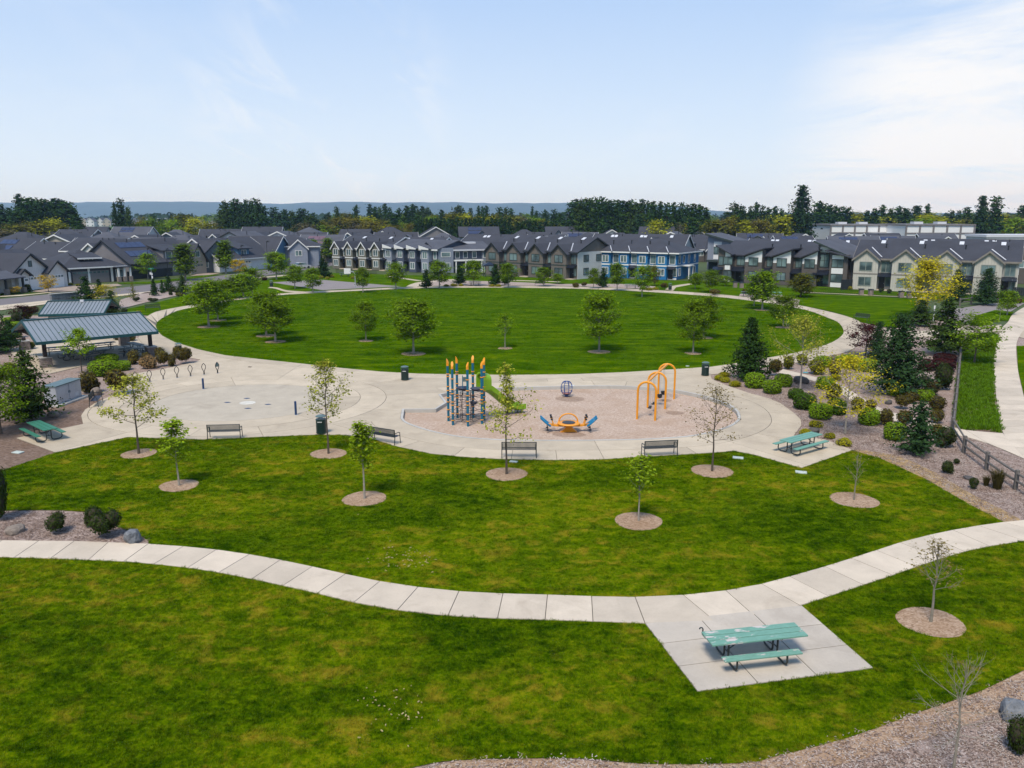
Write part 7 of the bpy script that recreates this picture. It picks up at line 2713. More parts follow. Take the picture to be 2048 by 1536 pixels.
def bin_proto():
    t = thing('litter_bin', (0, 0, 0), 0, 'x', 'litter bin', 'dark green litter bins')
    MB().lathe([(0.20, 0.04), (0.235, 0.08), (0.235, 0.78), (0.2, 0.80)], 16).build('liner', M['black_metal'], t)
    mb = MB()
    for k in range(26):
        a = 2 * math.pi * k / 26
        mb.box(0.248, 0.262, -0.022, 0.022, 0.04, 0.82, M=Matrix.Rotation(a, 4, 'Z'))
    mb.build('slats', M['bin_green'], t)['kind'] = 'stuff'
    for z in (0.05, 0.80):
        MB().lathe([(0.245, z), (0.275, z), (0.275, z + 0.05), (0.245, z + 0.05)], 20).build('band', M['bin_green'], t)
    for k in range(3):
        a = 2 * math.pi * k / 3 + 0.4
        MB().tube([(0.22 * math.cos(a), 0.22 * math.sin(a), 0.82), (0.2 * math.cos(a), 0.2 * math.sin(a), 1.0)], 0.013, 5).build('lid_post', M['lid'], t)
    MB().lathe([(0.02, 0.99), (0.27, 0.99), (0.275, 1.02), (0.15, 1.08), (0.02, 1.10)], 20).build('lid', M['lid'], t)
    return t


b0 = None
for (p, lab) in (((643, 868), 'litter bin with a pale round lid beside the yellow-green young tree'), ((810, 761), 'litter bin on the plaza below the oval lawn edge'), ((1410, 752), 'litter bin beside the cone-shaped conifer'), ((358, 711), 'litter bin half hidden behind reddish shrubs by the shelter'),
                 ((543, 574), 'tiny far litter bin at the left corner of the court'), ((1340, 580), 'tiny far litter bin before the blue terrace porch')):
    o = bin_proto() if b0 is None else copy_tree(b0)
    b0 = b0 or o
    v = at(*p)
    v.z = 0.04
    o.location = v
    o['label'] = lab
    if p == (643, 868):
        o.scale = (1.12, 1.12, 1.05)
        for k in range(4):
            m = MB().box(-0.022, 0.022, -0.004, 0.0, 0, 0.05)
            q = m.build('white_mark', M['white'], o)
            q.location = (-0.09 + 0.06 * k, -0.279, 0.70)

# bike loops and bollards
b0 = None
rk = ['leftmost bike loop, partly behind the leftmost young tree', 'second bike loop from the left', 'third bike loop from the left', 'middle bike loop of the seven', 'third bike loop from the right', 'second bike loop from the right', 'rightmost bike loop with a grey plate']
for k, ((px, py), lab) in enumerate(zip(((272, 768), (300, 764.5), (327, 760), (354.5, 756.5), (381.5, 753.5), (408.5, 750), (435.5, 747.5)), rk)):
    if b0 is None:
        t = thing('bike_loop', (0, 0, 0), 0, lab, 'bike rack', 'bike loops on the plaza')
        for s in (-1, 1):
            pts = [(s * 0.03, 0, 0.0), (s * 0.03, 0, 0.28), (s * 0.10, 0, 0.42), (s * 0.165, 0, 0.58), (s * 0.16, 0, 0.70), (s * 0.09, 0, 0.84), (0, 0, 0.93)]
            MB().tube(pts, 0.026, 6).build('tube', M['black_metal'], t)
        MB().box(-0.11, 0.11, -0.07, 0.07, 0, 0.012).build('foot_plate', M['steel'], t)
        b0 = t
    else:
        t = copy_tree(b0)
    v = at(px, py)
    v.z = 0.04
    t.location = v
    t.rotation_euler = (0, 0, 0.15 + 0.13 * k)
    t['label'] = lab
    if k == 6:
        MB().front([(-0.12, 0.55), (0.12, 0.55), (0.13, 0.75), (0, 0.9), (-0.13, 0.75)], -0.01, 0.01).build('plate', M['lid'], t)
b0 = None
for (p, h, lab) in (((407, 779), 0.82, 'blue spray post near the bike loops'), ((592, 831), 0.92, 'blue spray post at the right of the splash pad')):
    t = thing('spray_post', (0, 0, 0), 0, lab, 'spray post', 'blue spray posts')
    MB().lathe([(0.075, 0), (0.075, h - 0.05), (0.055, h - 0.005), (0.02, h)], 12).build('post', M['bollard_blue'], t)
    MB().lathe([(0.12, 0), (0.12, 0.015), (0.078, 0.02)], 12).build('flange', M['steel'], t)
    v = at(*p)
    v.z = 0.04
    t.location = v
for (p, lab) in (((455, 806), 'blue floor spray plate, leftmost in the splash pad'), ((494, 798), 'blue floor spray plate behind the pale disc'), ((496, 818), 'blue floor spray plate in front of the pale disc'), ((536, 810), 'blue floor spray plate, rightmost in the splash pad')):
    v = at(*p)
    o = MB().prism([(-0.24, 0), (0, -0.16), (0.24, 0), (0, 0.16)], 0, 0.012).build('spray_plate', M['bollard_blue'])
    o.location = (v.x, v.y, 0.043)
    tag(o, lab, 'spray plate', 'blue floor spray plates')
for (p, w, lab, m) in (((1476, 917), 0.55, 'white valve box lid in the lawn near the right picnic pad', 'pale_lid'), ((1602, 946), 0.55, 'white valve box lid below the right picnic pad', 'pale_lid'), ((1027, 925), 0.42, 'pale green valve box lid below the bench behind the wide young tree', 'pale_lid'),
                       ((36, 906), 0.55, 'pale valve box lid on the bare soil at the left', 'pale_lid'), ((1611, 746), 0.40, 'teal valve box lid beside the garden path', 'teal'), ((1375, 733), 0.30, 'white valve box lid at the oval lawn edge', 'pale_lid'), ((1145, 772), 0.30, 'grey drain lid between oval lawn and spinner', 'steel'), ((500, 735), 0.3, 'rusty drain lid on the plaza near the bike loops', 'timber')):
    M['teal'] = M.get('teal') or plain('teal_lid', (0.10, 0.36, 0.42), 0.5)
    v = at(*p)
    o = MB().bbox(-w / 2, w / 2, -w * 0.32, w * 0.32, 0, 0.05, 0.01).build('valve_lid', M[m])
    o.location = (v.x, v.y, 0.02)
    o.rotation_euler = (0, 0, -0.3)
    tag(o, lab, 'valve lid', 'valve box lids')

# steel cabinet
a, b = at(115, 813), at(164, 795)
a.z = b.z = 0.0
L, rz = front_frame(a, b)
t = thing('utility_cabinet', a, rz, 'brushed steel double-door cabinet on a concrete plinth beside the bushy pine', 'utility cabinet')
Hc = top_z(771, a) - 0.12
MB().bbox(-0.25, L + 0.3, -0.35, 1.15, -0.05, 0.12, 0.02).build('plinth', M['kerb'], t)
MB().box(0, L, 0.0, 0.85, 0.12, Hc).build('body', M['steel'], t)
MB().profile([(-0.08, Hc), (0.93, Hc + 0.02), (0.93, Hc + 0.08), (-0.08, Hc + 0.06)], -0.06, L + 0.06).build('lid', M['lid'], t)
for k in (0, 1):
    d = MB().bbox(L * 0.5 * k + 0.03, L * 0.5 * (k + 1) - 0.03, -0.03, 0.0, 0.2, Hc - 0.06, 0.01).build('door', M['steel'], t)
    MB().box(L * 0.5 - 0.09 + 0.14 * k, L * 0.5 - 0.05 + 0.14 * k, -0.06, -0.03, Hc * 0.50, Hc * 0.62).build('handle', M['lid'], d)
for k in range(4):
    x = L * 0.74 + 0.09 * k
    MB().front([(x, Hc * 0.22), (x + 0.05, Hc * 0.22), (x + 0.065, Hc * 0.42), (x + 0.035, Hc * 0.42)], -0.036, -0.031).build('white_mark', M['white'], t)

# split rail fence along the right garden
pl = [at(1922, 694), at(1905, 867)]
pts = []
d = pl[1] - pl[0]
nseg = int(d.length / 2.6)
for k in range(nseg):
    pts.append(pl[0] + d * (k / nseg))
pts += [at(1904, 867), at(1927, 906), at(1972, 940), at(2030, 979), at(2110, 1030), at(2220, 1095)]
t = thing('rail_fence', pts[0], 0, 'weathered wooden split rail fence between the mulch garden and the grass strip', 'fence')
o0 = pts[0]
for k, p in enumerate(pts):
    h = 0.98
    mb = MB()
    mb.bbox(-0.085, 0.085, -0.075, 0.075, -0.1, h, 0.02)
    o = mb.build('post', M['fence_wood'], t)
    o.location = p - o0
    o.rotation_euler = (R.uniform(-0.02, 0.02), R.uniform(-0.02, 0.02), R.uniform(-0.2, 0.2))
    if k < len(pts) - 1:
        q = pts[k + 1]
        for z in (0.42, 0.82):
            mb = MB()
            u = (q - p).normalized() * 0.06
            mb.tube([p - o0 - u + Vector((0, 0, z + R.uniform(-0.03, 0.03))), (p + q) / 2 - o0 + Vector((0, 0, z + R.uniform(-0.02, 0.02))), q - o0 + u + Vector((0, 0, z + R.uniform(-0.03, 0.03)))], 0.055, 6)
            mb.build('rail', M['fence_wood'], t)
pts = [at(1919, 612), at(1942, 609), at(1968, 606.5), at(1995, 604.5)]
t = thing('rail_fence', pts[0], 0, 'short split rail fence before the conifers of the cream terrace', 'fence')
for k, p in enumerate(pts):
    o = MB().bbox(-0.1, 0.1, -0.1, 0.1, -0.1, 1.15, 0.02).build('post', M['fence_wood'], t)
    o.location = p - pts[0]
    if k < 3:
        for z in (0.5, 0.95):
            MB().tube([p - pts[0] + Vector((0, 0, z)), pts[k + 1] - pts[0] + Vector((0, 0, z))], 0.08, 6).build('rail', M['fence_wood'], t)
b = at(1866, 645)
o = thing('marker_post', b, 0, 'white marker post beside the tall yellow tree', 'post')
MB().tube([(0, 0, 0), (0.0, 0, top_z(612, b))], 0.06, 8).build('post', M['white'], o)
MB().box(-0.09, 0.09, -0.02, 0.02, top_z(612, b) - 0.3, top_z(612, b) + 0.05).build('plate', M['white'], o)

# low stone wall by the street
a, b = at(104, 606), at(160, 601)
L, rz = front_frame(a, b)
t = thing('stone_wall', a, rz, 'low grey stone retaining wall by the street behind the smaller metal roof', 'wall')
hh = top_z(589, a)
for r in range(4):
    x = -0.25 * (r % 2)
    while x < L:
        w = R.uniform(0.5, 0.9)
        mb = MB().bbox(max(0, x) + 0.012, min(L, x + w) - 0.012, R.uniform(-0.04, 0.0), 0.5, hh * r / 4 + 0.01, hh * (r + 1) / 4 - 0.005, 0.03)
        if min(L, x + w) - max(0, x) > 0.15:
            mb.build('block', M['boulder_grey'], t)
        x += w
MB().bbox(-0.08, L + 0.08, -0.1, 0.58, hh, hh + 0.1, 0.02).build('cap', M['kerb'], t)

# street lamps, street signs
b0 = None
for (p, top, lab) in (((300, 559), 495, 'black street lamp left of the round street tree'), ((337, 555), 497, 'black street lamp before the solar panel house'), ((485, 541), 490, 'black street lamp before the white house, left'), ((536, 537), 482, 'black street lamp before the teal gable'),
                      ((158, 560), 492, 'black street lamp behind the dark hipped house, left'), ((181, 557), 497, 'black street lamp behind the dark hipped house, right')):
    v = at(*p)
    if p[0] in (158, 181):
        v += Vector((-4, 22, 0))
    if b0 is None:
        t = thing('street_lamp', v, 0, lab, 'street lamp', 'black street lamps')
        MB().tube([(0, 0, 0), (0, 0, 0.8), (0, 0, 1)], [0.07, 0.055, 0.045], 8).build('pole', M['black_metal'], t)
        MB().tube([(0, 0, 0.94), (0.25, 0, 0.985), (0.5, 0, 0.985)], 0.03, 6).build('arm', M['black_metal'], t)
        MB().bbox(0.35, 0.85, -0.14, 0.14, 0.965, 0.985, 0.004).build('lamp_head', M['black_metal'], t)
        b0 = t
    else:
        t = copy_tree(b0)
        t.location = v
        t['label'] = lab
    t.scale = (1, 1, top_z(top, v))
v = at(305, 572)
t = thing('street_sign', v, 0.3, 'green street name sign with small white plates on a pole', 'street sign')
hz = top_z(536, v)
M['sign_green'] = plain('sign_green', (0.01, 0.20, 0.09), 0.4, 0.1)
MB().tube([(0, 0, 0), (0, 0, hz)], 0.045, 8).build('pole', M['steel'], t)
MB().box(-0.45, 0.45, -0.02, 0.02, hz - 0.22, hz).build('name_plate', M['sign_green'], t)
MB().box(-0.02, 0.02, -0.5, 0.4, hz - 0.48, hz - 0.26).build('name_plate', M['sign_green'], t)
for x, z in ((-0.18, 1.2), (0.10, 1.3), (0.12, 1.9)):
    MB().box(x - 0.1, x + 0.1, -0.07, -0.05, hz - z, hz - z + 0.42).build('notice_plate', M['white'], t)

# basketball hoop
v = at(711, 576.5)
t = thing('basketball_hoop', v, 0.2, 'basketball hoop with a white backboard at the rear of the court', 'basketball hoop')
hz = top_z(538, v)
MB().tube([(0, 0, 0), (0, 0, hz * 0.72), (-0.25, 0, hz * 0.86), (-1.0, 0, hz * 0.90)], 0.07, 8).build('pole', M['steel'], t)
MB().box(-1.9, -0.75, -0.04, 0.04, hz * 0.76, hz * 1.04).build('backboard', M['white'], t)
ring = [(-1.32 + 0.23 * math.cos(2 * math.pi * k / 12), 0.30 + 0.23 * math.sin(2 * math.pi * k / 12), hz * 0.79) for k in range(13)]
MB().tube(ring, 0.018, 5).build('rim', M['orange'], t)

# cars
def car(label, v, rz, paint):
    t = thing('parked_car', v, rz, label, 'car', 'parked cars')
    pm = plain('car_paint', paint, 0.25, 0.05, 1, 0.2, 0.6)
    body = [(-2.1, 0.35), (2.15, 0.35), (2.2, 0.62), (2.05, 0.80), (1.2, 0.93), (-1.85, 0.98), (-2.15, 0.85)]
    MB().profile([(p[0], p[1]) for p in body], -0.88, 0.88).build('body', pm, t)
    MB().profile([(-1.75, 0.95), (1.15, 0.92), (0.45, 1.42), (-1.25, 1.45)], -0.74, 0.74).build('cabin', GLASS, t)
    MB().profile([(-1.2, 1.44), (0.42, 1.41), (0.38, 1.47), (-1.15, 1.50)], -0.70, 0.70).build('roof', pm, t)
    for y in (-1.35, 1.35):
        for x in (-0.80, 0.80):
            mb = MB()
            mb.lathe([(0.10, -0.1), (0.32, -0.1), (0.32, 0.1), (0.10, 0.1)], 12, M=TR(x, y, 0.32, ry=math.pi / 2))
            mb.build('wheel', M['black_metal'], t)
    return t


car('red parked car by the narrow tall trees left of the taupe terrace', at(646, 522), 0.9, (0.42, 0.04, 0.02))
car('white parked car behind the court near the road', at(604, 537), -0.7, (0.72, 0.72, 0.72))
car('white parked car beside the brown terrace gazebo', at(967, 547), 0.2, (0.72, 0.72, 0.72))
v = at(979, 553)
t = thing('gazebo', v, 0.2, 'small dark roofed gazebo between the slate and brown terraces', 'gazebo')
for x in (-1, 1):
    for y in (-1, 1):
        MB().box(x * 1.1 - 0.08, x * 1.1 + 0.08, y * 1.1 - 0.08, y * 1.1 + 0.08, 0, 2.3).build('post', M['frame_dark'], t)
mb = MB()
hip_mesh(mb, -1.2, 1.2, -1.2, 1.2, 2.3, 3.1, 0.3)
mb.build('roof', M['awning'], t)
for k, (px, py, lab) in enumerate(((1722, 590, 'left of the left walk of the cream terrace'), (1741, 591, 'right of the left walk of the cream terrace'), (1802, 595, 'left of the middle walk of the cream terrace'), (1818, 596, 'right of the middle walk of the cream terrace'), (1470, 575, 'left before the grey terrace'), (1483, 576, 'right before the grey terrace'))):
    v = at(px, py)
    t = thing('stone_pillar', v, 0.0, 'squat stone gate pillar ' + lab, 'gate pillar', 'stone gate pillars')
    MB().bbox(-0.32, 0.32, -0.32, 0.32, 0, 0.95, 0.03).build('shaft', M['pier'], t)
    MB().bbox(-0.38, 0.38, -0.38, 0.38, 0.95, 1.05, 0.02).build('cap', M['fascia_dark'], t)
for lab, pa, pb in (('low black railing before the lawn of the tall grey end house', (1618, 586), (1719, 590)), ('low black railing between the two walks of the cream terrace', (1745, 591.5), (1800, 595)), ('low black railing before the taupe terrace', (672, 546), (755, 549))):
    a, b = at(*pa), at(*pb)
    L, rz = front_frame(a, b)
    t = thing('railing', a, rz, lab, 'railing', 'low black front railings')
    for z in (0.12, 0.85):
        MB().box(0, L, -0.02, 0.02, z, z + 0.04).build('rail', M['black_metal'], t)
    mb = MB()
    for k in range(int(L / 0.16)):
        mb.box(k * 0.16, k * 0.16 + 0.025, -0.012, 0.012, 0.0, 0.95)
    mb.build('bars', M['black_metal'], t)['kind'] = 'stuff'
v = at(1706, 580)
a, b = at(1681, 580), at(1704, 579)
L, rz = front_frame(a, b)
t = thing('board_fence', a, rz, 'tall dark board fence between the grey end house and the cream terrace', 'fence')
bme = MB().box(0.008, 0.28, -0.02, 0.02, 0.0, 1.8).mesh('board', M['fascia_dark'])
for k in range(int(L / 0.29)):
    o = link('board', bme, t)
    o.location = (k * 0.29, 0, 0)
MB().box(0, L, 0.02, 0.07, 1.4, 1.5).build('rail', M['fascia_dark'], t)
a, b = at(2022, 597), at(2110, 602)
L, rz = front_frame(a, b)
t = thing('board_fence', a, rz, 'tall dark board fence right of the cream terrace', 'fence')
for k in range(int(L / 0.29)):
    o = link('board', bme, t)
    o.location = (k * 0.29, 0, 0)
MB().box(0, L, 0.02, 0.07, 1.4, 1.5).build('rail', M['fascia_dark'], t)


# ------------------------------------------------------------------ picnic shelter and the smaller roofed building
def shelter(label, EL, ER, RL, ze, zr, posts, name='picnic_shelter', nseam=24, wall=None):
    ex = ER - EL
    L = ex.length
    rz = math.atan2(ex.y, ex.x)
    dp = (RL - EL)
    Dp = abs(-math.sin(rz) * dp.x + math.cos(rz) * dp.y)
    t = thing(name, (EL.x, EL.y, 0), rz, label, 'shelter')
    s = (zr - ze) / (Dp / 2)
    for k, (ya, yb, za, zb) in enumerate(((0, Dp / 2, ze, zr), (Dp, Dp / 2, ze, zr))):
        n = nseam
        for i in range(n):           # standing seam pans, each a sheet of its own
            x0, x1 = L * i / n, L * (i + 1) / n
            mb = MB()
            vs = [(x0 + 0.012, ya, za), (x1 - 0.012, ya, za), (x1 - 0.012, yb, zb), (x0 + 0.012, yb, zb)]
            up = [(p[0], p[1], p[2] + 0.03) for p in vs]
            mb.add(vs + up, [(0, 1, 2, 3), (7, 6, 5, 4), (0, 4, 5, 1), (1, 5, 6, 2), (2, 6, 7, 3), (3, 7, 4, 0)])
            mb.build('roof_pan', M['roof_metal'], t)
        mb = MB()
        for i in range(n + 1):
            x = L * i / n
            mb.add([(x - 0.014, ya, za), (x + 0.014, ya, za), (x + 0.014, yb, zb), (x - 0.014, yb, zb), (x - 0.014, ya, za + 0.07), (x + 0.014, ya, za + 0.07), (x + 0.014, yb, zb + 0.07), (x - 0.014, yb, zb + 0.07)],
                   [(0, 1, 2, 3), (7, 6, 5, 4), (0, 4, 5, 1), (1, 5, 6, 2), (2, 6, 7, 3), (3, 7, 4, 0)])
        mb.build('seams', M['roof_edge'], t)['kind'] = 'stuff'
        mb = MB()
        sg = -1 if k == 0 else 1
        mb.box(-0.06, L + 0.06, ya + (-0.09 if k == 0 else 0.0), ya + (0.0 if k == 0 else 0.09), ze - 0.18, ze + 0.07)
        mb.build('gutter', M['roof_edge'], t)
        for x in (-0.09, L + 0.03):
            mb = MB()
            mb.add([(x, ya, za - 0.16), (x + 0.06, ya, za - 0.16), (x + 0.06, yb, zb - 0.16), (x, yb, zb - 0.16), (x, ya, za + 0.09), (x + 0.06, ya, za + 0.09), (x + 0.06, yb, zb + 0.09), (x, yb, zb + 0.09)],
                   [(0, 1, 2, 3), (7, 6, 5, 4), (0, 4, 5, 1), (1, 5, 6, 2), (2, 6, 7, 3), (3, 7, 4, 0)])
            mb.build('rake_trim', M['roof_edge'], t)
    MB().box(-0.05, L + 0.05, Dp / 2 - 0.14, Dp / 2 + 0.14, zr + 0.03, zr + 0.11).build('ridge_cap', M['roof_edge'], t)
    inv = Matrix.Rotation(-rz, 4, 'Z') @ Matrix.Translation((-EL.x, -EL.y, 0))
    for p in posts:
        q = inv @ p
        zt = min(ze + s * min(q.y, Dp - q.y), zr) - 0.1
        po = MB().bbox(q.x - 0.15, q.x + 0.15, q.y - 0.15, q.y + 0.15, 0.85, zt, 0.02).build('post', M['timber'], t)
        # stone pier, course by course
        pier = MB().box(q.x - 0.36, q.x + 0.36, q.y - 0.36, q.y + 0.36, 0, 0.86).build('pier_core', M['joint'], t)
        for c in range(5):
            for sx, sy, ax in ((0, -1, 0), (0, 1, 0), (-1, 0, 1), (1, 0, 1)):
                u = -0.40
                while u < 0.39:
                    w = min(R.uniform(0.18, 0.36), 0.40 - u)
                    o_ = R.uniform(0.39, 0.43)
                    mb = MB()
                    if ax == 0:
                        mb.box(q.x + u + 0.006, q.x + u + w - 0.006, q.y + sy * o_ - 0.02, q.y + sy * o_ + 0.02, c * 0.17 + 0.01, c * 0.17 + 0.16)
                    else:
                        mb.box(q.x + sx * o_ - 0.02, q.x + sx * o_ + 0.02, q.y + u + 0.006, q.y + u + w - 0.006, c * 0.17 + 0.01, c * 0.17 + 0.16)
                    mb.build('stone', M['pier'], pier)
                    u += w
        MB().bbox(q.x - 0.46, q.x + 0.46, q.y - 0.46, q.y + 0.46, 0.86, 0.94, 0.02).build('pier_cap', M['kerb'], pier)
    for x in (0.8, L - 0.8):
        for a, b in (((0.3, ze - 0.05 + 0.3 * s - 0.1), (Dp / 2, zr - 0.15)), ((Dp - 0.3, ze - 0.15 + 0.3 * s), (Dp / 2, zr - 0.15))):
            MB().tube([(x, a[0], a[1]), (x, b[0], b[1])], 0.11, 4).build('rafter', M['timber'], t)
        MB().box(x - 0.1, x + 0.1, 0.6, Dp - 0.6, ze + 0.6 * s - 0.35, ze + 0.6 * s - 0.12).build('tie_beam', M['timber'], t)
    for y in (0.9, Dp - 0.9):
        MB().box(0.3, L - 0.3, y - 0.1, y + 0.1, ze + 0.9 * s - 0.36, ze + 0.9 * s - 0.10).build('beam', M['timber'], t)
    return t, L, Dp


ze = 2.45
EL, ER, RL = at(73, 686, ze), at(315, 664, ze), at(31, 661, ze)
zmid = at(47, 642, 3.75)
shelter('picnic shelter with a blue-grey standing seam roof on stone piers', EL, ER, RL, ze, 3.78, [at(93, 735), at(303, 712), at(50, 700), at(249, 690)])
pav = G([(60, 742), (100, 748), (186, 728), (250, 721), (308, 712), (292, 698), (276, 677), (225, 676), (110, 685), (30, 697), (20, 706), (45, 724)])
pv_ = sheet('shelter_slab', pav, 0.010, M['joint'])
ln = []
pA, pB, pC = at(60, 742), at(308, 712), at(20, 700)
for k in range(1, 6):
    q = pA.lerp(pB, k / 6)
    ln.append([V2(q - (pC - pA) * 0.5), V2(q + (pC - pA) * 1.6)])
for k in range(1, 5):
    q = pA.lerp(pC, k / 4)
    ln.append([V2(q - (pB - pA) * 0.6), V2(q + (pB - pA) * 1.5)])
slab_field(pv_, pav, [], ln, -0.1, 0.036, M['concrete'], 0.014)
ze = 2.7
EL, ER = at(78, 630, ze), at(207, 627, ze)
dv = (ER - EL).normalized()
RL = EL + Vector((-dv.y, dv.x, 0)) * 6.4
t, L, Dp = shelter('smaller plain building with a blue-grey standing seam roof behind the shelter', EL, ER, RL, ze, 3.75, [], 'park_building', 18)
MB().box(0.6, L * 0.80, 0.7, Dp - 0.7, 0, ze + 0.05).build('wall', M['w_beige'], t)
for x in (L * 0.86, L * 0.95):
    MB().box(x - 0.1, x + 0.1, 0.6, 0.8, 0, ze + 0.1).build('post', M['timber'], t)
door(t, L * 0.3, 0.69, 0.02, 1.0, 2.1, 'frame_green')
MB().box(-0.18, 0.18, -0.18, 0.18, 0, 0.22).build('roof_vent', M['flash'], t).location = (L * 0.55, Dp * 0.46, 3.68)

# ------------------------------------------------------------------ playground
PZ = -0.19
pb = [((897, 842), 717), ((906, 850), 723), ((915, 836), 712), ((936, 852.5), 724), ((946.5, 836), 711), ((964, 847.5), 722), ((968.5, 841), 715)]
base = [at(p[0][0], p[0][1], PZ) for p in pb]
cen = sum(base, Vector()) / len(base)
t = thing('climbing_tower', cen, 0, 'climbing tower of blue posts with orange caps, rope nets and a green slide', 'climbing frame')
loc = [b - cen for b in base]
hts = [top_z(p[1], b) - PZ for p, b in zip(pb, base)]
for k, (q, h) in enumerate(zip(loc, hts)):
    po = MB().tube([(q.x, q.y, 0), (q.x, q.y, h - 0.46)], 0.078, 10).build('post', M['blue_post'], t, True)
    a = R.uniform(0, 6)
    mb = MB()
    n = 10
    ring0 = [(q.x + 0.082 * math.cos(2 * math.pi * i / n), q.y + 0.082 * math.sin(2 * math.pi * i / n), h - 0.47) for i in range(n)]
    ring1 = [(p[0], p[1], h - 0.16 + 0.16 * math.cos(2 * math.pi * i / n - a)) for i, p in enumerate(ring0)]
    mb.add(ring0 + ring1, [tuple((i, (i + 1) % n, n + (i + 1) % n, n + i)) for i in range(n)] + [tuple(range(n, 2 * n)), tuple(reversed(range(n)))])
    mb.build('post_cap', M['orange'], po)
    zs = [0.28, 0.75, 1.28, 1.52, 1.95, 2.25] + ([3.0] if k % 2 else [2.85, 3.1])
    for z in zs:
        z += R.uniform(-0.06, 0.06)
        mb = MB()
        mb.lathe([(0.079, 0), (0.110, 0.010), (0.110, 0.052), (0.079, 0.06)], 10, M=Matrix.Translation((q.x, q.y, z)))
        mb.build('clamp', M['orange'], po)


def rope(pts, r=0.014):
    return MB().tube(pts, r, 5, cap=False).build('rope', M['rope'], t)


order = sorted(range(7), key=lambda i: math.atan2(loc[i].y, loc[i].x))
for z in (0.30, 0.75, 1.30, 1.55, 1.98):
    for i in range(7):
        a, b = loc[order[i]], loc[order[(i + 1) % 7]]
        if (a - b).length > 1.9 and z > 1.4:
            continue
        m = (a + b) / 2 * 0.90
        rope([(a.x, a.y, z), (m.x, m.y, z - 0.09), (b.x, b.y, z + R.uniform(-0.05, 0.05))])
        if z < 1.5:
            c = m * 0.45
            rope([(m.x, m.y, z - 0.09), (c.x, c.y, z - 0.05 + R.uniform(-0.1, 0.1))], 0.012)
for k in range(8):
    a = 2 * math.pi * k / 8
    rope([(0.38 * math.cos(a), 0.38 * math.sin(a), 0.15), (0.42 * math.cos(a), 0.42 * math.sin(a), 1.1), (0.36 * math.cos(a), 0.36 * math.sin(a), 1.95)], 0.014)
for z in (0.22, 0.5, 0.8, 1.1, 1.4, 1.7, 1.95):
    rope([(0.40 * math.cos(2 * math.pi * i / 8), 0.40 * math.sin(2 * math.pi * i / 8), z) for i in range(9)], 0.013)
for q, z, r in ((Vector((-0.25, 0.35, 0)), 2.12, 0.42), (Vector((0.62, 0.42, 0)), 2.05, 0.40), (Vector((0.45, 0.2, 0)), 1.18, 0.25)):
    MB().lathe([(0.02, -0.10), (r * 0.7, -0.08), (r, 0.06), (r * 0.97, 0.075), (r * 0.6, -0.03), (0.02, -0.05)], 14, M=Matrix.Translation((q.x, q.y, z))).build('deck', M['deck_blue'], t, True)
for i in range(7):
    a, b = loc[order[i]], loc[order[(i + 1) % 7]]
    MB().tube([(a.x, a.y, 1.84), (b.x, b.y, 1.84)], 0.022, 5).build('deck_ring', M['black_metal'], t)
MB().tube([(-0.25, 0.35, 1.7), (-0.25, 0.35, 2.95)], 0.03, 6).build('mast', M['blue_post'], t)
MB().box(-0.24, 0.0, 0.33, 0.37, 2.55, 2.85).build('panel', M['lid'], t)
# slide: a moulded trough
S0 = (loc[4] * 0.35 + loc[6] * 0.65)
E = at(1045, 823, PZ) - cen
d = Vector((E.x - S0.x, E.y - S0.y, 0))
Ls = d.length
d.normalize()
n_ = Vector((-d.y, d.x, 0))
prof = [(0.0, 2.05), (0.10, 2.03), (0.20, 1.90), (0.32, 1.60), (0.45, 1.22), (0.58, 0.86), (0.70, 0.57), (0.80, 0.40), (0.90, 0.33), (1.0, 0.31)]
secs = []
for f, z in prof:
    c = S0 + d * (Ls * f)
    w, th, sh = 0.35, 0.16 + 0.14 * math.sin(math.pi * min(1, f * 1.2)), 0.30
    sec = [(-w - 0.05, sh), (-w + 0.03, sh), (-w + 0.05, 0.06), (-0.12, 0.0), (0.12, 0.0), (w - 0.05, 0.06), (w - 0.03, sh), (w + 0.05, sh), (w + 0.04, -0.04), (0.14, -th), (-0.14, -th), (-w - 0.04, -0.04)]
    secs.append([(c.x + n_.x * u, c.y + n_.y * u, z + v) for u, v in sec])
mb = MB()
vs = [p for s_ in secs for p in s_]
k12 = 12
fs = []
for i in range(len(secs) - 1):
    for j in range(k12):
        j2 = (j + 1) % k12
        fs.append((i * k12 + j, i * k12 + j2, (i + 1) * k12 + j2, (i + 1) * k12 + j))
fs.append(tuple(range(k12)))
fs.append(tuple(reversed(range((len(secs) - 1) * k12, len(secs) * k12))))
mb.add(vs, fs)
sl = mb.build('slide', M['lime'], t, True)
# hood over the slide entry
mb = MB()
hs = []
for f in (0.0, 0.17):
    c = S0 + d * (Ls * f)
    tall = 1.10 if f == 0 else 0.92
    o_, i_ = [], []
    for a in range(9):
        th = math.pi * a / 8
        o_.append((0.44 * math.cos(th), tall * 0.62 + 0.38 * tall * math.sin(th)))
        i_.append((0.33 * math.cos(th), tall * 0.60 + 0.30 * tall * math.sin(th)))
    ring = [(0.44, -0.05)] + o_ + [(-0.44, -0.05), (-0.33, -0.05)] + i_[::-1] + [(0.33, -0.05)]
    hs.append([(c.x + n_.x * u, c.y + n_.y * u, 2.05 + v) for u, v in ring])
m = len(hs[0])
mb.add(hs[0] + hs[1], [(j, (j + 1) % m, m + (j + 1) % m, m + j) for j in range(m)] + [(j, j + 1, m - 2 - j, m - 1 - j) for j in range(m // 2 - 1)] + [(m + m - 1 - j, m + m - 2 - j, m + j + 1, m + j) for j in range(m // 2 - 1)])
mb.build('hood', M['lime'], sl)
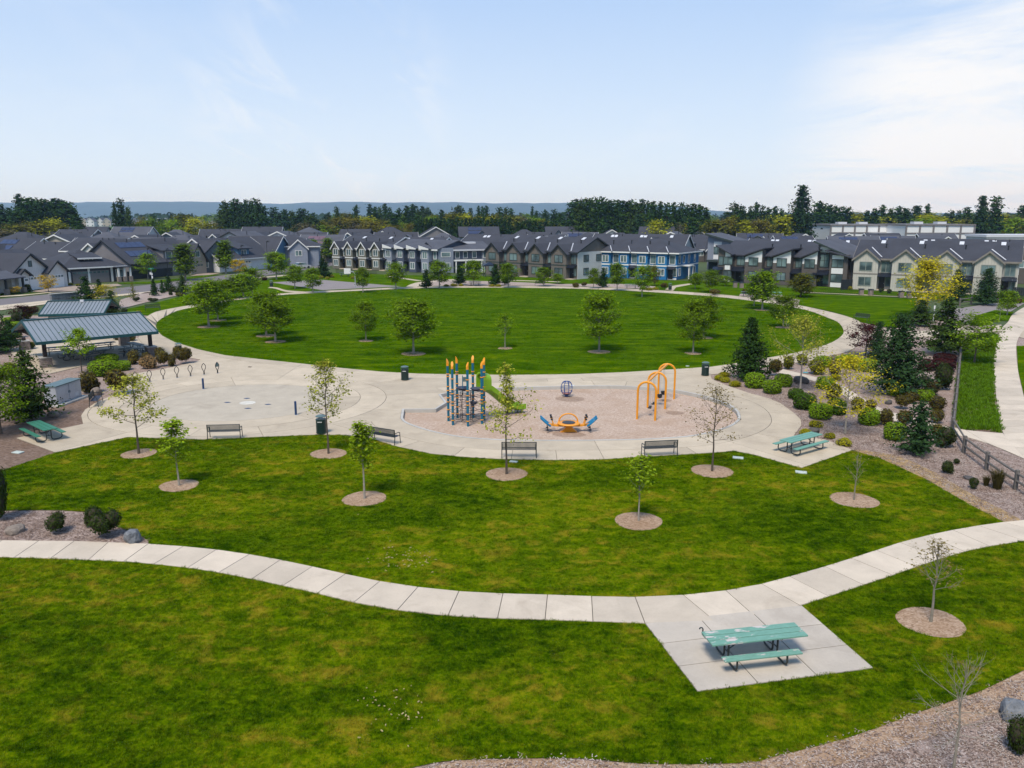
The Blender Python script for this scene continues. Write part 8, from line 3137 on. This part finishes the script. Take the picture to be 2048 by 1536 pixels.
for f in (0.62, 0.92):
    c = S0 + d * (Ls * f)
    z = 0.75 if f < 0.7 else 0.2
    for s in (-0.2, 0.2):
        MB().tube([(c.x + n_.x * s, c.y + n_.y * s, 0), (c.x + n_.x * s, c.y + n_.y * s, z)], 0.03, 6).build('slide_leg', M['black_metal'], sl)

# spinner
v = at(1133, 793, PZ)
t = thing('spinner', v, 0.3, 'blue globe-shaped cage spinner near the oval path', 'spinner')
hh = top_z(762, v) - PZ
rr = span(24, v) / 2
for k in range(8):
    a = math.pi * 2 * k / 8
    pts = [(rr * math.sin(math.pi * (0.06 + 0.88 * i / 10)) * math.cos(a), rr * math.sin(math.pi * (0.06 + 0.88 * i / 10)) * math.sin(a), hh * (0.12 + 0.88 * (1 - math.cos(math.pi * i / 10)) / 2)) for i in range(11)]
    MB().tube(pts, 0.022, 6).build('cage_bar', M['spin_blue'], t)
for f, q in ((0.35, 0.95), (0.62, 0.98), (0.9, 0.62)):
    MB().tube([(rr * q * math.cos(2 * math.pi * i / 16), rr * q * math.sin(2 * math.pi * i / 16), hh * f) for i in range(17)], 0.02, 6).build('cage_ring', M['spin_blue'], t)
MB().lathe([(0.12, 0), (0.14, 0.05), (0.10, hh * 0.14), (0.3, hh * 0.17), (0.05, hh * 0.2)], 14).build('pedestal', M['spin_blue'], t)
MB().lathe([(0.02, hh * 0.2), (rr * 0.68, hh * 0.2), (rr * 0.72, hh * 0.24), (rr * 0.4, hh * 0.27), (0.02, hh * 0.27)], 16).build('seat', M['red_disc'], t)

# swing frame and its four swings
arch = [((1274, 838), (1310, 841), 764), ((1295, 815), (1330, 818), 745), ((1316, 797), (1348, 798), 728)]
tops = []
c0 = at(1312, 820, PZ)
t = thing('swing_set', c0, 0, 'orange swing frame of three arches joined by a top beam', 'swing frame')
for (pa, pb_, top) in arch:
    a, b = at(*pa, PZ), at(*pb_, PZ)
    m_ = (a + b) / 2
    H = top_z(top, m_) - PZ
    w = (b - a) / 2
    rad_ = w.length * 0.98
    pts = [a - c0]
    for k in range(9):
        th = math.pi * k / 8
        p = m_ - w * math.cos(th)
        pts.append(Vector((p.x, p.y, PZ + H - rad_ * 0.95 + rad_ * 0.95 * math.sin(th))) - c0)
    pts.append(b - c0)
    for q in (pts[0], pts[-1]):
        q.z = 0
    MB().tube(pts, 0.072, 10).build('arch', M['orange'], t, True)
    tops.append(Vector((m_.x, m_.y, PZ + H)))
o = MB().tube([tops[0] - c0 + Vector((0, 0, -0.02)), tops[1] - c0 + Vector((0, 0, -0.02)), tops[2] - c0 + Vector((0, 0, -0.02))], 0.075, 10).build('top_beam', M['orange'], t, True)
bd = (tops[2] - tops[0]).normalized()
sw = ['belt swing nearest the camera in the near bay', 'belt swing farther back in the near bay', 'toddler bucket swing, front one in the far bay', 'toddler bucket swing, rear one in the far bay']
for k, (i, f) in enumerate(((0, 0.32), (0, 0.68), (1, 0.32), (1, 0.68))):
    p = tops[i].lerp(tops[i + 1], f)
    s_ = thing('swing', p, math.atan2(bd.y, bd.x), sw[k], 'swing', 'swings hanging in the orange frame')
    zb = -(p.z - PZ) + 0.50
    for x in (-0.24, 0.24):
        MB().tube([(x, 0, -0.05), (x * 0.95, 0, zb + (0.12 if k < 2 else 0.3))], 0.012, 4).build('chain', M['steel'], s_)
    if k < 2:
        n = 8
        vs = []
        for j in range(n + 1):
            u = -0.24 + 0.48 * j / n
            z = zb + 0.12 - 0.13 * math.cos(math.pi * (j / n - 0.5))
            vs += [(u, -0.09, z), (u, 0.09, z), (u, -0.09, z + 0.02), (u, 0.09, z + 0.02)]
        fs = []
        for j in range(n):
            b = j * 4
            fs += [(b, b + 1, b + 5, b + 4), (b + 2, b + 6, b + 7, b + 3), (b, b + 4, b + 6, b + 2), (b + 1, b + 3, b + 7, b + 5)]
        MB().add(vs, fs).build('seat', M['black_metal'], s_)
    else:
        MB().lathe([(0.05, zb), (0.15, zb + 0.04), (0.18, zb + 0.26), (0.16, zb + 0.27), (0.13, zb + 0.08), (0.04, zb + 0.05)], 14).build('seat', M['black_metal'], s_, True)

# seesaw
v = at(1137, 863, PZ)
t = thing('seesaw', v, 0.0, 'orange multi-seat seesaw with four blue winged seats', 'seesaw')
L = span(106, v)
MB().front([(-0.52, 0), (0.52, 0), (0.14, 0.34), (-0.14, 0.34)], -0.22, 0.22).build('base', M['orange'], t)
MB().front([(-L * 0.40, 0.42), (-L * 0.2, 0.34), (L * 0.2, 0.34), (L * 0.40, 0.42), (L * 0.40, 0.52), (L * 0.2, 0.46), (-L * 0.2, 0.46), (-L * 0.40, 0.52)], -0.13, 0.13).build('beam', M['orange'], t)
MB().lathe([(0.1, 0.46), (0.66, 0.48), (0.70, 0.53), (0.66, 0.57), (0.42, 0.56), (0.1, 0.56)], 24).build('platform', M['orange'], t, True)
MB().lathe([(0.02, 0.57), (0.40, 0.57), (0.40, 0.585), (0.02, 0.585)], 20).build('mat', M['black_metal'], t)
MB().tube([(0.58 * math.cos(math.pi * k / 12), 0.28, 0.55 + 0.50 * math.sin(math.pi * k / 12)) for k in range(13)], 0.045, 8).build('arch_rail', M['orange'], t, True)
for s in (-1, 1):
    for y in (-0.22, 0.22):
        mb = MB()
        N_, K_ = 9, 8
        vs, fs = [], []
        for i in range(N_):
            f = i / (N_ - 1)
            x = s * (L * 0.34 + f * 0.62)
            z = 0.40 + 0.52 * f ** 1.15
            wv = 0.17 * math.sin(math.pi * (0.12 + 0.83 * f)) ** 0.6 * (1 - 0.35 * f)
            for j in range(K_):
                a = 2 * math.pi * j / K_
                vs.append((x - s * 0.05 * math.sin(a) * 0.6, y + wv * math.cos(a), z + 0.06 * math.sin(a)))
        for i in range(N_ - 1):
            for j in range(K_):
                fs.append((i * K_ + j, i * K_ + (j + 1) % K_, (i + 1) * K_ + (j + 1) % K_, (i + 1) * K_ + j))
        fs += [tuple(range(K_)), tuple(range((N_ - 1) * K_, N_ * K_))]
        mb.add(vs, fs)
        mb.build('seat', M['seat_blue'], t, True)
        MB().tube([(s * L * 0.285, y, 0.45), (s * L * 0.335, y, 0.98)], 0.035, 6).build('handle', M['orange'], t)
        for z, x in ((0.98, 0.335), (0.82, 0.32)):
            MB().lathe([(0.04, -0.05), (0.07, -0.04), (0.07, 0.04), (0.04, 0.05)], 8, M=Matrix.Translation((s * L * x, y, z))).build('knob', M['black_metal'], t)
        MB().tube([(s * L * 0.40, y * 1.4, 0.42), (s * L * 0.40, y * 1.4, 0.2)], 0.025, 5).build('foot_stem', M['black_metal'], t)
        MB().lathe([(0.03, 0), (0.08, 0.01), (0.08, 0.06), (0.03, 0.07)], 8, M=Matrix.Translation((s * L * 0.40, y * 1.4, 0.14))).build('foot_peg', M['black_metal'], t)

# worn sandy hollows in the play chips
for px, py, w, h in ((1140, 798, 62, 10), (1350, 826, 40, 6), (1330, 801, 30, 5), (1137, 868, 66, 8), (1035, 828, 46, 6)):
    c = at(px, py, PZ)
    sheet('worn_patch', circle((c.x, c.y), span(w / 2, c), 22, span(w / 2, c) * 0.7, 0.12), PZ + 0.006, M['worn'] if 'worn' in M else M.setdefault('worn', mulch_mat('worn_chips', (0.22, 0.145, 0.10), (0.36, 0.255, 0.185), (0.46, 0.36, 0.29), 18.0)))

# ------------------------------------------------------------------ ground cover: blades of grass, bark chips, coarse grass
def tuft(name, seed, n, hgt, spread, wid, mat):
    rg = random.Random(seed)
    vs, fs = [], []
    for _ in range(n):
        a, r = rg.uniform(0, 6.283), spread * math.sqrt(rg.random())
        x, y = r * math.cos(a), r * math.sin(a)
        b = rg.uniform(0, 6.283)
        h = hgt * rg.uniform(0.5, 1.15)
        ln = h * rg.uniform(0.2, 0.8)
        c, s = math.cos(b), math.sin(b)
        w = wid * rg.uniform(0.7, 1.2)
        k = len(vs)
        vs += [(x - s * w, y + c * w, 0), (x + s * w, y - c * w, 0), (x + c * ln * 0.4 + s * w * 0.8, y + s * ln * 0.4 - c * w * 0.8, h * 0.65), (x + c * ln * 0.4 - s * w * 0.8, y + s * ln * 0.4 + c * w * 0.8, h * 0.65), (x + c * ln, y + s * ln, h)]
        fs += [(k, k + 1, k + 2, k + 3), (k + 3, k + 2, k + 4)]
    me = bpy.data.meshes.new(name)
    me.from_pydata(vs, [], fs)
    me.materials.append(mat)
    at_ = me.attributes.new('leafvar', 'FLOAT', 'FACE')
    at_.data.foreach_set('value', [0.15 + 0.7 * ((i // 2) % 7) / 6 for i in range(len(fs))])
    return bpy.data.objects.new(name, me)      # the shape the scattering repeats


def scatter(name, sheet_obj, tufts, density, smin, smax, seed=1, tilt=0.0):
    ng = bpy.data.node_groups.new(name, 'GeometryNodeTree')
    ng.interface.new_socket('Geometry', in_out='INPUT', socket_type='NodeSocketGeometry')
    ng.interface.new_socket('Geometry', in_out='OUTPUT', socket_type='NodeSocketGeometry')
    N, Lk = ng.nodes, ng.links
    gi, go = N.new('NodeGroupInput'), N.new('NodeGroupOutput')
    join = N.new('GeometryNodeJoinGeometry')
    for i, tf in enumerate(tufts):
        dp = N.new('GeometryNodeDistributePointsOnFaces')
        dp.inputs['Density'].default_value = density / len(tufts)
        dp.inputs['Seed'].default_value = seed + i
        Lk.new(gi.outputs[0], dp.inputs['Mesh'])
        oi = N.new('GeometryNodeObjectInfo')
        oi.inputs['Object'].default_value = tf
        oi.inputs['As Instance'].default_value = True
        ip = N.new('GeometryNodeInstanceOnPoints')
        Lk.new(dp.outputs['Points'], ip.inputs['Points'])
        Lk.new(oi.outputs['Geometry'], ip.inputs['Instance'])
        rv = N.new('FunctionNodeRandomValue')
        rv.data_type = 'FLOAT_VECTOR'
        rv.inputs[0].default_value = (-tilt, -tilt, 0)
        rv.inputs[1].default_value = (tilt, tilt, 6.283)
        rv.inputs['Seed'].default_value = 5 + i
        Lk.new(rv.outputs[0], ip.inputs['Rotation'])
        rs = N.new('FunctionNodeRandomValue')
        rs.inputs[2].default_value = smin
        rs.inputs[3].default_value = smax
        rs.inputs['Seed'].default_value = 9 + i
        Lk.new(rs.outputs[1], ip.inputs['Scale'])
        Lk.new(ip.outputs[0], join.inputs[0])
    Lk.new(join.outputs[0], go.inputs[0])
    md = sheet_obj.modifiers.new(name, 'NODES')
    md.node_group = ng
    sheet_obj['kind'] = 'stuff'
    return sheet_obj


tg = [tuft('grass_tuft', 500 + k, 26, 0.055, 0.10, 0.0042, M['blade']) for k in range(3)]
holes = [p for p in RING_POLYS]
nh = [p for p in holes if inside((sum(q[0] for q in p) / len(p), sum(q[1] for q in p) / len(p)), NEAR)]
fh = [p for p in holes if inside((sum(q[0] for q in p) / len(p), sum(q[1] for q in p) / len(p)), FRONT)]
scatter('grass', sheet('grass', NEAR, 0.022, M['lawn'], nh, None), tg, 75, 0.7, 1.25, 1)
scatter('grass', sheet('grass', FRONT, 0.022, M['lawn'], fh, None), tg, 45, 0.7, 1.25, 11)
ovh = []
scatter('grass', sheet('grass', OVAL, 0.022, M['lawn_far'], ovh, None), [tuft('grass_tuft', 520, 18, 0.06, 0.22, 0.012, M['blade_far'])], 5, 0.7, 1.3, 21)
M['cover'] = leaf_mat('ground_cover', (0.13, 0.25, 0.010), 0.6, 0.35)
cv = G([(1924, 690), (1950, 668), (1985, 668), (1999, 672), (1989, 693), (1985, 738), (1989, 799), (1994, 832), (2003, 866), (1925, 859), (1908, 848), (1914, 770)])
sheet('soil_strip', cv, 0.004, M['soil'])
scatter('coarse_grass', sheet('coarse_grass', cv, 0.008, plain('cover_base', (0.028, 0.06, 0.005), 0.9), (), None), [tuft('coarse_tuft', 540 + k, 44, 0.19, 0.17, 0.010, M['cover']) for k in range(2)], 17, 0.5, 1.7, 31)


def chip(seed, mat):
    rg = random.Random(seed)
    mb = MB()
    for _ in range(9):
        x, y = rg.uniform(-0.16, 0.16), rg.uniform(-0.16, 0.16)
        mb.box(-0.022 * rg.uniform(0.5, 1.6), 0.022 * rg.uniform(0.5, 1.6), -0.007, 0.007, 0, 0.007, M=TR(x, y, 0.004, rg.uniform(0, 6), rg.uniform(-0.4, 0.4), rg.uniform(-0.4, 0.4)))
    return bpy.data.objects.new('bark_chip', mb.mesh('bark_chip', mat))


ch = [chip(k, plain('chip_%s' % 'abc'[k], c, 0.9, 0.3, 8)) for k, c in enumerate(((0.38, 0.285, 0.235), (0.19, 0.125, 0.095), (0.50, 0.42, 0.37)))]
bedR = G([(1705, 903), (1588, 872), (1603, 852), (1602, 840), (1586, 825), (1536, 797), (1560, 748), (1628, 764), (1672, 784), (1740, 827), (1810, 849), (1900, 869), (1968, 886), (2052, 921), (2200, 1030), (2060, 1039), (2010, 1044), (1940, 1010), (1850, 958), (1760, 917)])
scatter('bark_chips', sheet('bark_chips', bedR, 0.006, M['mulch'], (), None), ch, 26, 0.8, 1.6, 41, 0.2)
bedC = G([(2060, 1345), (1960, 1385), (1850, 1423), (1700, 1477), (1490, 1530), (1300, 1531), (1087, 1519), (920, 1523), (840, 1540), (1000, 1600), (2200, 1620), (2200, 1330)])
scatter('bark_chips', sheet('bark_chips', bedC, 0.006, M['mulch'], (), None), ch, 60, 0.7, 1.4, 51, 0.2)
bedL = G([(296, 1086), (275, 1070), (215, 1050), (170, 1026), (0, 1024), (-100, 1030), (-100, 1084), (10, 1080), (150, 1081)])
scatter('bark_chips', sheet('bark_chips', bedL, 0.006, mulch_mat('brown_mulch', (0.09, 0.06, 0.045), (0.19, 0.135, 0.105), (0.32, 0.25, 0.21)), (), None), ch[:2], 40, 0.7, 1.4, 61, 0.2)
# dry clippings lying on the grass
M['straw'] = plain('dry_clippings', (0.46, 0.36, 0.17), 0.9, 0.3, 9)
mb = MB()
for cx, cy, n, sx, sy in ((812, 1122, 60, 62, 26), (800, 1430, 34, 66, 46), (770, 1080, 8, 60, 60), (730, 1420, 8, 40, 60)):
    for _ in range(n):
        p = at(cx + R.gauss(0, sx * 0.5), cy + R.gauss(0, sy * 0.5))
        w = R.uniform(0.010, 0.040)
        mb.box(-w, w, -w * 0.4, w * 0.4, 0, 0.02, M=TR(p.x, p.y, 0.068, R.uniform(0, 6), R.uniform(-0.3, 0.3), R.uniform(-0.3, 0.3)))
mb.build('dry_clippings', M['straw'])['kind'] = 'stuff'

# ------------------------------------------------------------------ the air
hz = NT('haze_air')
hz.n.remove(hz.bsdf)
pv = hz.node('ShaderNodeVolumePrincipled')
pv.inputs['Color'].default_value = (0.45, 0.68, 1.0, 1)
pv.inputs['Density'].default_value = 0.00011
pv.inputs['Absorption Color'].default_value = (1, 1, 1, 1)
pv.inputs['Anisotropy'].default_value = 0.1
hz.l.new(pv.outputs[0], hz.out.inputs['Volume'])
mb = MB()
mb.box(-7600, 7600, -100, 8000, -1.3, 182)
mb.build('haze', hz.mat)['kind'] = 'stuff'
